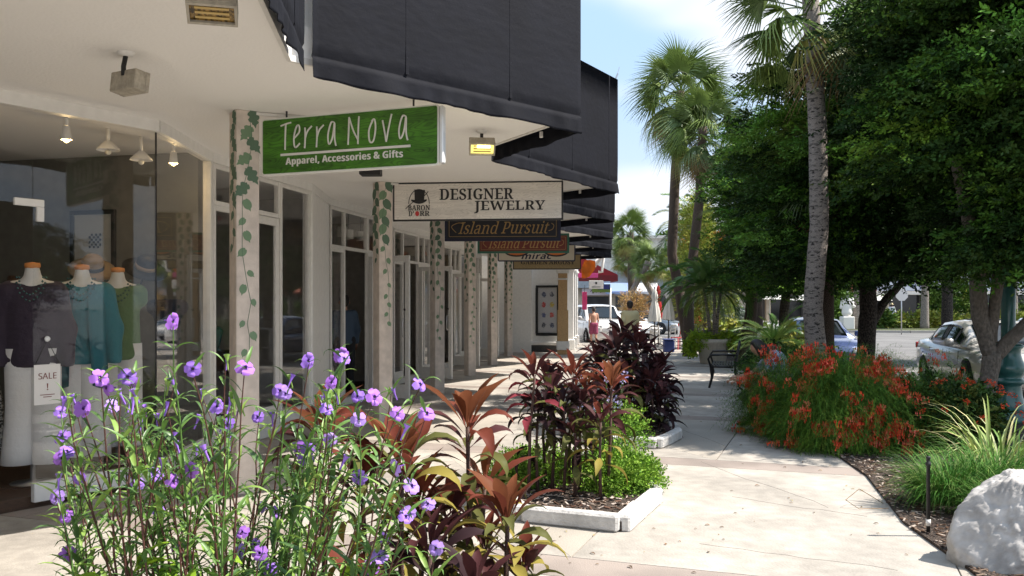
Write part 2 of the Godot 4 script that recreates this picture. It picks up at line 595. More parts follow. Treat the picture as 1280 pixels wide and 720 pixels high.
# ---- bodies: tapered capsules joined by a smooth minimum, meshed as surface nets
func body_mesh(bones: Array, cell: float, blend := 0.03, cuts: Array = []) -> Sh:
	var lo := Vector3.INF
	var hi := -Vector3.INF
	for b in bones:
		var r := maxf(b[2], b[3]) + cell * 3
		for p in [b[0], b[1]]:
			lo = lo.min(p - Vector3.ONE * r)
			hi = hi.max(p + Vector3.ONE * r)
	var n := Vector3i(((hi - lo) / cell).ceil()) + Vector3i.ONE
	var f := PackedFloat32Array()
	f.resize(n.x * n.y * n.z)
	var k := 1.0 / blend
	for b in bones:
		var A: Vector3 = b[0]
		var B: Vector3 = b[1]
		var ra: float = b[2]
		var rb: float = b[3]
		var sq: Vector3 = b[4] if b.size() > 4 else Vector3.ONE
		var r := maxf(ra, rb) * maxf(sq.x, maxf(sq.y, sq.z)) + cell * 3
		var i0 := Vector3i(((A.min(B) - Vector3.ONE * r - lo) / cell).floor()).clamp(Vector3i.ZERO, n - Vector3i.ONE)
		var i1 := Vector3i(((A.max(B) + Vector3.ONE * r - lo) / cell).ceil()).clamp(Vector3i.ZERO, n - Vector3i.ONE)
		var ab := B - A
		var l2 := maxf(ab.length_squared(), 1e-8)
		for z in range(i0.z, i1.z + 1):
			for y in range(i0.y, i1.y + 1):
				var at := (z * n.y + y) * n.x
				for x in range(i0.x, i1.x + 1):
					var p := lo + Vector3(x, y, z) * cell - A
					var t := clampf(p.dot(ab) / l2, 0.0, 1.0)
					var d := ((p - ab * t) / sq).length() - lerpf(ra, rb, t)
					f[at + x] += exp(-k * d)
	for i in f.size():
		f[i] = 1.0 if f[i] < 1e-12 else -log(f[i]) / k
	for c in cuts:  # [point, normal]: what lies beyond the plane goes
		for z in n.z:
			for y in n.y:
				for x in n.x:
					var d: float = (lo + Vector3(x, y, z) * cell - c[0]).dot(c[1])
					var at := (z * n.y + y) * n.x + x
					f[at] = maxf(f[at], d)
	var sh := Sh.new(true)
	var vert := {}
	var corner := [0, 1, n.x, n.x + 1, n.x * n.y, n.x * n.y + 1, n.x * n.y + n.x, n.x * n.y + n.x + 1]
	for z in n.z - 1:
		for y in n.y - 1:
			for x in n.x - 1:
				var at := (z * n.y + y) * n.x + x
				var m := 0
				for c in 8:
					if f[at + corner[c]] < 0:
						m |= 1 << c
				if m == 0 or m == 255:
					continue
				var s := Vector3.ZERO
				var cnt := 0
				for c in 8:
					for ax in 3:
						if c & (1 << ax):
							continue
						var c2 := c | (1 << ax)
						if ((m >> c) & 1) == ((m >> c2) & 1):
							continue
						var fa := f[at + corner[c]]
						var fb := f[at + corner[c2]]
						var p := Vector3(c & 1, (c >> 1) & 1, (c >> 2) & 1)
						p[ax] += fa / (fa - fb)
						s += p
						cnt += 1
				vert[at] = lo + (Vector3(x, y, z) + s / cnt) * cell
	var step := [1, n.x, n.x * n.y]
	for at in vert:
		for ax in 3:
			var u: int = step[(ax + 1) % 3]
			var w: int = step[(ax + 2) % 3]
			var a := f[at] < 0
			if at + step[ax] >= f.size() or a == (f[at + step[ax]] < 0):
				continue
			if not (vert.has(at - u) and vert.has(at - w) and vert.has(at - u - w)):
				continue
			if a:
				sh.quad(vert[at], vert[at - u], vert[at - u - w], vert[at - w])
			else:
				sh.quad(vert[at], vert[at - w], vert[at - u - w], vert[at - u])
	return sh


# a standing or walking person who faces +z; stride swings the legs, arms swing against them
func make_person(called: String, label: String, at: Vector3, turn: float, tall: float, stride: float, top: Material, bottom: Material, o := {}) -> Node3D:
	var t := thing(called, label, "person", at, turn)
	var k := tall / 1.75
	var J := func(x: float, y: float, z: float) -> Vector3:
		return Vector3(x, y, z) * k
	var bare: bool = o.get("bare", false)
	var bones := []
	var leg := []
	var arm := []
	for s in [-1.0, 1.0]:
		var sw: float = stride * s
		var hip: Vector3 = J.call(0.09 * s, 0.92, 0.0)
		var knee: Vector3 = J.call(0.10 * s, 0.50, 0.17 * sw + 0.03)
		var ank: Vector3 = J.call(0.10 * s, 0.09 if sw >= 0 else 0.12, 0.30 * sw - 0.02)
		leg.append([hip, knee, ank])
		bones.append([hip, knee, 0.088 * k, 0.058 * k])
		bones.append([knee, ank, 0.058 * k, 0.040 * k])
		bones.append([ank - J.call(0, 0.045, 0.03), ank + J.call(0.01 * s, -0.05, 0.15), 0.042 * k, 0.032 * k])
		var sho: Vector3 = J.call(0.175 * s, 1.41, 0.0)
		var elb: Vector3 = J.call(0.225 * s, 1.13, -0.10 * sw - 0.03)
		var wri: Vector3 = J.call(0.235 * s, 0.90, -0.20 * sw + 0.03 + o.get("reach", 0.0) * 0.2)
		if o.get("reach", 0.0) > 0:
			wri.y += 0.2 * k
		arm.append([sho, elb, wri])
		bones.append([sho, elb, 0.052 * k, 0.042 * k])
		bones.append([elb, wri, 0.042 * k, 0.028 * k])
		var hd := (wri - elb).normalized()
		bones.append([wri, wri + hd * 0.08 * k, 0.028 * k, 0.034 * k, Vector3(0.6, 1, 1)])
	bones.append([J.call(-0.06, 0.96, 0), J.call(0.06, 0.96, 0), 0.115 * k, 0.115 * k])
	bones.append([J.call(0, 1.0, 0), J.call(0, 1.32, -0.01), 0.115 * k, 0.135 * k, Vector3(1.15, 1, 0.85)])
	bones.append([J.call(-0.14, 1.41, -0.01), J.call(0.14, 1.41, -0.01), 0.062 * k, 0.062 * k])
	bones.append([J.call(0, 1.42, 0), J.call(0, 1.55, 0.01), 0.056 * k, 0.052 * k])
	bones.append([J.call(0, 1.60, 0.015), J.call(0, 1.665, 0.005), 0.074 * k, 0.086 * k])
	bones.append([J.call(0, 1.605, 0.07), J.call(0, 1.585, 0.085), 0.016 * k, 0.018 * k])
	var sh := body_mesh(bones, 0.022 * k, 0.012)
	for s in [0, 1]:  # five fingers, the thumb from the side of the palm
		var w: Vector3 = arm[s][2]
		var d: Vector3 = (w - arm[s][1]).normalized()
		var side := Vector3(0, 0, 1)
		for i in 4:
			var b := w + d * 0.10 * k + side * (i - 1.5) * 0.019 * k
			var l: float = [0.062, 0.072, 0.068, 0.052][i] * k
			sh.tube([b, b + d * l * 0.5, b + d * l * 0.95 + Vector3(-0.02 * (1 if s == 1 else -1), 0, 0) * k], [0.0095 * k, 0.0085 * k, 0.006 * k], 6)
		sh.tube([w + d * 0.03 * k + side * 0.025 * k, w + d * 0.065 * k + side * 0.055 * k, w + d * 0.10 * k + side * 0.06 * k], [0.012 * k, 0.010 * k, 0.007 * k], 6)
	for s in [-1.0, 1.0]:
		sh.tube([J.call(0.084 * s, 1.64, 0.0), J.call(0.094 * s, 1.60, -0.01)], [0.022 * k, 0.014 * k], 6)
	put(t, "body", sh.done(), M.skin)
	if not bare:
		var b2 := []
		for s in [0, 1]:
			b2.append([arm[s][0], arm[s][0].lerp(arm[s][1], 0.75 if not o.get("sleeves", false) else 1.0), 0.070 * k, 0.066 * k])
			if o.get("sleeves", false):
				b2.append([arm[s][1], arm[s][2], 0.058 * k, 0.048 * k])
		b2.append([J.call(-0.06, 0.93, 0), J.call(0.06, 0.93, 0), 0.138 * k, 0.138 * k])
		b2.append([J.call(0, 0.95, 0), J.call(0, 1.32, -0.01), 0.140 * k, 0.155 * k, Vector3(1.15, 1, 0.88)])
		b2.append([J.call(-0.14, 1.40, -0.01), J.call(0.14, 1.40, -0.01), 0.076 * k, 0.076 * k])
		put(t, "shirt", body_mesh(b2, 0.022 * k, 0.02, [[J.call(0, 0.86, 0), Vector3.DOWN]]).done(), top)
	var b3 := []
	for s in [0, 1]:
		var low: float = o.get("hem", 1.0)
		b3.append([leg[s][0], leg[s][0].lerp(leg[s][1], minf(low * 2, 1.0)), 0.118 * k, (0.085 if low > 0.5 else 0.115) * k])
		if low > 0.5:
			b3.append([leg[s][1], leg[s][1].lerp(leg[s][2], (low - 0.5) * 1.9), 0.082 * k, 0.062 * k])
	b3.append([J.call(-0.06, 0.95, 0), J.call(0.06, 0.95, 0), 0.132 * k, 0.132 * k])
	put(t, "trousers" if o.get("hem", 1.0) > 0.5 else "shorts", body_mesh(b3, 0.022 * k, 0.018, [[J.call(0, 1.03, 0), Vector3.UP]]).done(), bottom)
	put(t, "hair", body_mesh([[J.call(0, 1.62, -0.03), J.call(0, 1.68, -0.01), 0.082 * k, 0.092 * k]], 0.02 * k, 0.02, [[J.call(0, 1.60, 0.06), Vector3(0, -0.55, 0.83)]]).done(), M.hair)
	for s in [0, 1]:
		var a: Vector3 = leg[s][2]
		put(t, "shoe", body_mesh([[a - J.call(0, 0.05, 0.045), a + J.call(0, -0.052, 0.16), 0.050 * k, 0.040 * k]], 0.018 * k, 0.01, [[a - J.call(0, 0.085, 0), Vector3.DOWN]]).done(), o.get("shoes", M.plain_black))
	if o.has("hat"):
		var h := Sh.new(true)
		h.lathe([Vector2(0.17, 1.66), Vector2(0.175, 1.665), Vector2(0.10, 1.685), Vector2(0.095, 1.76), Vector2(0.06, 1.79), Vector2(0, 1.79)], 16)
		put(t, "hat", h.done(), o.hat, Transform3D(Basis().scaled(Vector3.ONE * k), Vector3.ZERO))
	return t


# ---- plants
func leaf_mesh(length: float, width: float, rise: float, droop: float, fold := 0.25, segs := 5, petiole := 0.0, belly := 0.4, curl := 0.0) -> ArrayMesh:
	var sh := Sh.new(true)
	sh.leaf(Transform3D(), length, width, rise, droop, fold, segs, petiole, belly, curl)
	return sh.done()


func sprig(leaves: int, twig: float, size: float, width: float, sd: int) -> ArrayMesh:
	var r := RandomNumberGenerator.new()
	r.seed = sd
	var sh := Sh.new(false)
	for i in leaves:
		var t := (i + 0.6) / leaves
		var p := Vector3(t * twig, 0, 0) + Vector3(0, r.randf_range(-0.1, 0.1), r.randf_range(-0.1, 0.1)) * twig
		var d := Vector3(0.7, r.randf_range(-0.6, 0.9), r.randf_range(-1.0, 1.0)).normalized()
		var b := along(d, r.randf_range(-1.4, 1.4))
		var l := size * r.randf_range(0.7, 1.2)
		var w := l * width * 0.5
		var a := p
		var m := p + b.x * l * 0.5 - b.y * l * 0.04
		var e := p + b.x * l
		sh.tri(a, m + b.z * w + b.y * w * 0.25, e)
		sh.tri(a, e, m - b.z * w + b.y * w * 0.25)
	return sh.done()


func tone(c: Color, spread: float) -> Color:
	var k := 1.0 + rf(-spread, spread)
	return Color(c.r * k * rf(0.88, 1.12), c.g * k, c.b * k * rf(0.85, 1.15))


# leaves spread in clumps through a union of ellipsoids: blobs are [centre, radii]
func crown(parent: Node, called: String, blobs: Array, n: int, meshes: Array, m: Material, colors: Array, spread := 0.35, clump := 0.9, thr := -0.12, shell := 0.33, sd := 1, size_lo := 0.8, size_hi := 1.3) -> void:
	var nz := FastNoiseLite.new()
	nz.seed = sd
	nz.frequency = 1.0 / clump
	nz.noise_type = FastNoiseLite.TYPE_SIMPLEX
	nz.fractal_octaves = 2
	var total := 0.0
	for b in blobs:
		total += b[1].x * b[1].y + b[1].y * b[1].z
	var xs := []
	var cs := []
	for k in meshes.size():
		xs.append([])
		cs.append([])
	for b in blobs:
		var want := int(n * (b[1].x * b[1].y + b[1].y * b[1].z) / total)
		var tries := 0
		while want > 0 and tries < 12 * n:
			tries += 1
			var d := Vector3(rng.randfn(), rng.randfn(), rng.randfn()).normalized()
			var p: Vector3 = b[0] + d * b[1] * pow(rng.randf(), shell)
			var v := nz.get_noise_3dv(p)
			if v < thr:
				continue
			want -= 1
			var dir := (d * Vector3(1, 0.6, 1) + Vector3(rf(-0.8, 0.8), rf(-0.9, 0.5), rf(-0.8, 0.8))).normalized()
			var k := rng.randi() % meshes.size()
			var bs := along(dir, rf(-1.2, 1.2)).scaled(Vector3.ONE * rf(size_lo, size_hi))
			xs[k].append(Transform3D(bs, p))
			cs[k].append(tone(colors[rng.randi() % colors.size()], spread))
	for k in meshes.size():
		multi(parent, called, meshes[k], m, xs[k], cs[k])


# leaves on boughs: flat sprays set over the shells of a few ellipsoids, with a thinner fill inside
func boughs(parent: Node, blobs: Array, n: int, per: int, meshes: Array, m: Material, colors: Array, size := 1.0) -> void:
	var total := 0.0
	for b in blobs:
		total += b[1].x * b[1].y + b[1].y * b[1].z
	var xs := []
	var cs := []
	for k in meshes.size():
		xs.append([])
		cs.append([])
	for b in blobs:
		for i in int(n * (b[1].x * b[1].y + b[1].y * b[1].z) / total):
			var d := Vector3(rng.randfn(), rng.randfn() * 0.9, rng.randfn()).normalized()
			var c: Vector3 = b[0] + d * b[1] * (rf(0.74, 0.97) if i % 4 else rf(0.2, 0.7))
			var r := Vector3(0.30, 0.13, 0.30) * size * rf(0.6, 1.3)
			var base: Color = tone(colors[mini(int(pow(rng.randf(), 1.7) * colors.size()), colors.size() - 1)], 0.25)
			var out := (d * Vector3(1, 0, 1)).normalized()
			for j in int(per * rf(0.6, 1.3)):
				var q := Vector3(rng.randfn(), rng.randfn(), rng.randfn())
				var p := c + q * r
				p.y -= 0.35 * Vector2(p.x - c.x, p.z - c.z).length()
				var dir := (out * 0.7 + Vector3(q.x, rf(-0.7, 0.35), q.z) * 0.7).normalized()
				var k := rng.randi() % meshes.size()
				xs[k].append(Transform3D(along(dir, rf(-0.9, 0.9)).scaled(Vector3.ONE * rf(0.75, 1.35)), p))
				cs[k].append(tone(base, 0.22))
	for k in meshes.size():
		multi(parent, "crown", meshes[k], m, xs[k], cs[k])


func fan_mesh(stalk: float, blade: float, blades: int, droop: float, sd: int, ragged := 0.0) -> ArrayMesh:
	var r := RandomNumberGenerator.new()
	r.seed = sd
	var sh := Sh.new(true)
	var path := []
	for i in 5:
		var t := i / 4.0
		path.append(Vector3(stalk * t, -0.10 * stalk * t * t, 0))
	sh.tube(path, [0.022, 0.016, 0.013, 0.011, 0.010], 5, false)
	var o: Vector3 = path[-1]
	for i in blades:
		var q := (i + 0.5) / blades * 2.0 - 1.0
		var a := q * 2.0
		var l := blade * (1.0 - 0.30 * q * q) * r.randf_range(0.88, 1.06)
		var w := 0.026 * blade * r.randf_range(0.8, 1.1)
		var d := Vector3(cos(a), -0.25 * absf(q) + 0.18 * cos(q * 3.0) + r.randf_range(-0.07, 0.07), sin(a)).normalized()
		var side := d.cross(Vector3.UP).normalized()
		var prev := []
		for s in 5:
			var t := s / 4.0
			var p := o + d * l * t + Vector3.DOWN * l * droop * t * t * (1.0 + ragged * r.randf())
			var hw: float = w * [0.7, 1.15, 0.85, 0.42, 0.03][s]
			var cur := [p + side * hw, p - Vector3.UP * hw * 0.5, p - side * hw]
			if s > 0:
				sh.quad(prev[0], cur[0], cur[1], prev[1])
				sh.quad(prev[1], cur[1], cur[2], prev[2])
			prev = cur
	return sh.done()


func feather_mesh(length: float, leaflets: int, leaflet: float, width: float, rise: float, droop: float, sd: int, vee := 0.5) -> ArrayMesh:
	var r := RandomNumberGenerator.new()
	r.seed = sd
	var sh := Sh.new(true)
	var path := []
	var p := Vector3.ZERO
	for i in 13:
		var t := i / 12.0
		var a := rise - droop * t * t
		if i > 0:
			p += Vector3(cos(a), sin(a), 0) * length / 12.0
		path.append(p)
	sh.tube(path, [0.018, 0.015, 0.012, 0.009, 0.007, 0.005, 0.004], 5, false)
	for i in leaflets:
		var t := 0.14 + 0.85 * i / leaflets
		var f := t * 12.0
		var k := mini(int(f), 11)
		var o: Vector3 = path[k].lerp(path[k + 1], f - k)
		var dir: Vector3 = (path[k + 1] - path[k]).normalized()
		var nrm := Vector3(-dir.y, dir.x, 0)
		for s in [-1.0, 1.0]:
			var d: Vector3 = (dir * (0.45 + 0.5 * t) + Vector3(0, 0, s) + nrm * vee * r.randf_range(0.7, 1.2)).normalized()
			var l := leaflet * (0.55 + 0.9 * sin(PI * clampf(t * 0.9 + 0.1, 0, 1)) * 0.55) * r.randf_range(0.9, 1.1)
			sh.leaf(Transform3D(along(d, s * 0.5), o), l, width, 0.0, 0.55, 0.2, 3, 0.0, 0.25)
	return sh.done()


var fans := {}


func fan_palm(label: String, at: Vector3, path: Array, radii: Array, fronds: int, size: float, bark: Material, dead := 8, group := "", thatch := 0) -> Node3D:
	if fans.is_empty():
		fans["live"] = [fan_mesh(0.85, 0.9, 40, 0.36, 11, 0.2), fan_mesh(0.95, 0.85, 36, 0.5, 12, 0.4), fan_mesh(0.75, 0.95, 42, 0.7, 13, 0.6)]
		fans["dead"] = [fan_mesh(0.65, 0.8, 30, 1.1, 14, 0.8), fan_mesh(0.55, 0.75, 26, 1.3, 15, 0.9)]
	var t := thing("fan_palm", label, "palm tree", at, 0.0, group)
	var sh := Sh.new(true)
	var fine := []
	var rr := []
	for i in path.size() - 1:
		for k in 6:
			var f := k / 6.0
			fine.append(path[i].lerp(path[i + 1], f))
			rr.append(lerpf(radii[i], radii[i + 1], f) * (1.0 + 0.03 * sin((i * 6 + k) * 2.4) + rf(-0.015, 0.015)))
	fine.append(path[-1])
	rr.append(radii[-1])
	sh.tube(fine, rr, 14)
	put(t, "trunk", sh.done(), bark)
	var top: Vector3 = path[-1]
	for i in fronds:
		var u := (i + 0.5) / fronds
		var el := lerpf(1.45, -0.55, pow(u, 0.85)) + rf(-0.12, 0.12)
		var az := i * 2.39996 + rf(-0.2, 0.2)
		var d := Vector3(cos(az) * cos(el), sin(el), sin(az) * cos(el))
		var m: Material = [M.fan_green, M.fan_green, M.fan_grey][i % 3]
		if u > 0.82:
			m = [M.fan_yellow, M.fan_green, M.fan_grey][i % 3]
		var xf := Transform3D(along(d, rf(-0.5, 0.5)).scaled(Vector3.ONE * size * rf(0.85, 1.12)), top - Vector3(0, 0.35 * u * size, 0))
		put(t, "frond", fans.live[rng.randi() % 3], m, xf)
	for i in dead:
		var az := i * 2.39996 + 1.0
		var el := rf(-1.15, -0.75)
		var d := Vector3(cos(az) * cos(el), sin(el), sin(az) * cos(el))
		put(t, "dead_frond", fans.dead[i % 2], [M.fan_dead, M.fan_yellow, M.fan_dead, M.fan_grey][i % 4], Transform3D(along(d, rf(-0.6, 0.6)).scaled(Vector3.ONE * size * rf(0.8, 1.05)), top - Vector3(0, 0.4 * size, 0)))
	return t


func feather_palm(called: String, label: String, at: Vector3, stems: Array, fronds: int, mesh: Array, leafm: Array, bark: Material, lo := -0.5, hi := 1.4, size := 1.0, group := "") -> Node3D:
	var t := thing(called, label, "palm tree", at, 0.0, group)
	for s in stems:  # [path, r0, r1]
		var sh := Sh.new(true)
		sh.tube(s[0], [s[1], lerpf(s[1], s[2], 0.5), s[2]], 12)
		put(t, "trunk", sh.done(), bark)
		for i in fronds:
			var u := (i + 0.5) / fronds
			var el := lerpf(hi, lo, u) + rf(-0.1, 0.1)
			var az := i * 2.39996 + rf(-0.2, 0.2)
			var d := Vector3(cos(az), 0, sin(az))
			var b := along(d, rf(-0.25, 0.25))
			b = b * Basis(Vector3(0, 0, 1), el)
			put(t, "frond", mesh[i % mesh.size()], leafm[i % leafm.size()], Transform3D(b.scaled(Vector3.ONE * size * rf(0.88, 1.1)), s[0][-1]))
	return t


var cord_meshes := []


# cordyline: bare canes, each with a rosette of broad blades; canes are [foot, head, blades, materials, scale]
func cordyline(label: String, at: Vector3, canes: Array, group := "") -> Node3D:
	if cord_meshes.is_empty():
		for d in [[0.25, 1.5], [0.1, 1.0], [0.3, 2.1], [0.0, 0.6]]:
			cord_meshes.append(leaf_mesh(0.34, 0.082, d[0], d[1], 0.45, 8, 0.18, 0.52, rf(-0.1, 0.1)))
	var t := thing("cordyline_plant", label, "plant", at, 0.0, group)
	for c in canes:
		var foot: Vector3 = c[0]
		var head: Vector3 = c[1]
		var sh := Sh.new(true)
		var mid := foot.lerp(head, 0.5) + Vector3(rf(-0.03, 0.03), 0, rf(-0.03, 0.03))
		sh.tube([foot, mid, head], [0.016, 0.013, 0.010], 7)
		put(t, "cane", sh.done(), M.cord_stem)
		var n: int = c[2]
		var ms: Array = c[3]
		var s: float = c[4]
		var axis := (head - mid).normalized()
		for i in n:
			var u := (i + 0.5) / n
			var el := lerpf(1.35, -0.35, pow(u, 0.9)) + rf(-0.15, 0.15)
			var az := i * 2.39996 + rf(-0.3, 0.3)
			var d := Vector3(cos(az) * cos(el), sin(el), sin(az) * cos(el)) + axis * 0.25 - Vector3.UP * 0.25
			var me: Mesh = cord_meshes[3] if u < 0.25 else cord_meshes[rng.randi() % 3]
			var k := s * rf(0.8, 1.15) * (0.85 if u < 0.12 else 1.0)
			var mt: Material = ms[clampi(int(u * ms.size() + rf(-0.6, 0.6)), 0, ms.size() - 1)]
			put(t, "blade", me, mt, Transform3D(along(d, rf(-0.5, 0.5)).scaled(Vector3(k, k, k * rf(0.85, 1.15))), head - axis * 0.42 * s * u * u))
	return t


func bush(called: String, label: String, category: String, at: Vector3, blobs: Array, n: int, meshes: Array, m: Material, colors: Array, group := "", clump := 0.25, thr := -0.25, shell := 0.4, lo := 0.8, hi := 1.3) -> Node3D:
	var t := thing(called, label, category, at, 0.0, group)
	crown(t, "foliage", blobs, n, meshes, m, colors, 0.3, clump, thr, shell, n, lo, hi)
	return t


# ---- the arcade building: a saw-tooth front, bays 4.2 m apart. Points are (x, d)
const BAY := Vector2(0.45, 4.19)
const CEIL := 3.36


func tip(k: int) -> Vector2:
	return Vector2(0.63, 8.1) if k == 1 else (Vector2(-1.05, 3.0) if k == 0 else Vector2(1.5, 12.5) + BAY * (k - 2))


func notch(k: int) -> Vector2:
	return Vector2(-1.39, 6.13) if k == 0 else Vector2(0.23, 13.86) + BAY * (k - 2)


func corner_c(k: int) -> Vector2:  # where a shop front comes forward most
	return Vector2(-3.29, 8.13) + BAY * (k - 1)


func corner_n(k: int) -> Vector2:  # where it is set back
	return Vector2(-3.38, 9.83) + BAY * (k - 1)


func foot(k: int) -> Vector2:  # pillars
	return [Vector2(-2.37, 7.79), Vector2(-1.80, 12.25), Vector2(-1.402, 16.5), Vector2(-0.99, 20.74), Vector2(-0.545, 24.5), Vector2(-0.118, 28.8)][k - 1]


func frame_at(a: Vector2, b: Vector2) -> Transform3D:  # x from a to b, z out towards the walk
	var x := (V(b) - V(a)).normalized()
	return Transform3D(Basis(x, Vector3.UP, x.cross(Vector3.UP)), V(a))


func shop_window(parent: Node3D, xf: Transform3D, x0: float, x1: float, y0: float, y1: float, bars_v: Array = [], w := 0.055, bottom := 0.0) -> MeshInstance3D:
	var sh := Sh.new()
	var d := 0.07
	var b0 := w if bottom == 0.0 else bottom
	sh.cbox(Vector3(x0 + w / 2, (y0 + y1) / 2, 0), Vector3(w, y1 - y0, d), 0.006)
	sh.cbox(Vector3(x1 - w / 2, (y0 + y1) / 2, 0), Vector3(w, y1 - y0, d), 0.006)
	sh.cbox(Vector3((x0 + x1) / 2, y0 + b0 / 2, 0), Vector3(x1 - x0 - 2 * w, b0, d - 0.008), 0.006)
	sh.cbox(Vector3((x0 + x1) / 2, y1 - w / 2, 0), Vector3(x1 - x0 - 2 * w, w, d - 0.008), 0.006)
	var o := put(parent, "shop_window", sh.done(), M.alu, xf)
	var xs := [x0 + w]
	for x in bars_v:
		var bs := Sh.new()
		bs.cbox(Vector3(x, (y0 + b0 + y1 - w) / 2, 0), Vector3(w, y1 - y0 - w - b0, d - 0.004), 0.006)
		put(o, "mullion", bs.done(), M.alu)
		xs.append(x - w / 2)
		xs.append(x + w / 2)
	xs.append(x1 - w)
	for i in range(0, xs.size(), 2):
		var p := Sh.new()
		p.box(Vector3((xs[i] + xs[i + 1]) / 2, (y0 + b0 + y1 - w) / 2, 0), Vector3(xs[i + 1] - xs[i] - 0.002, y1 - y0 - w - b0 - 0.002, 0.006))
		put(o, "pane", p.done(), M.glass)
	return o


func shop_door(parent: Node3D, xf: Transform3D, w: float, h: float, handle_x: float) -> void:
	var sh := Sh.new()
	var s := 0.09
	sh.cbox(Vector3(s / 2, h / 2, 0), Vector3(s, h, 0.045), 0.006)
	sh.cbox(Vector3(w - s / 2, h / 2, 0), Vector3(s, h, 0.045), 0.006)
	sh.cbox(Vector3(w / 2, 0.13, 0), Vector3(w - 2 * s, 0.24, 0.041), 0.006)
	sh.cbox(Vector3(w / 2, h - 0.05, 0), Vector3(w - 2 * s, 0.10, 0.041), 0.006)
	var o := put(parent, "door", sh.done(), M.alu, xf)
	var p := Sh.new()
	p.box(Vector3(w / 2, (0.25 + h - 0.10) / 2, 0), Vector3(w - 2 * s - 0.002, h - 0.352, 0.006))
	put(o, "pane", p.done(), M.glass)
	for z in [-1.0, 1.0]:
		var hd := Sh.new(true)
		hd.tube([Vector3(handle_x, 1.08, 0.022 * z), Vector3(handle_x, 1.085, 0.07 * z), Vector3(handle_x, 1.12, 0.085 * z), Vector3(handle_x, 1.36, 0.085 * z), Vector3(handle_x, 1.395, 0.07 * z), Vector3(handle_x, 1.40, 0.022 * z)], [0.013], 8)
		put(o, "handle", hd.done(), M.steel)
	var lk := Sh.new(true)
	lk.lathe([Vector2(0.02, 0), Vector2(0.02, 0.012), Vector2(0, 0.014)], 12)
	put(o, "lock", lk.done(), M.dark_metal, Transform3D(Basis(Vector3.RIGHT, PI / 2), Vector3(handle_x, 1.55, 0.022)))


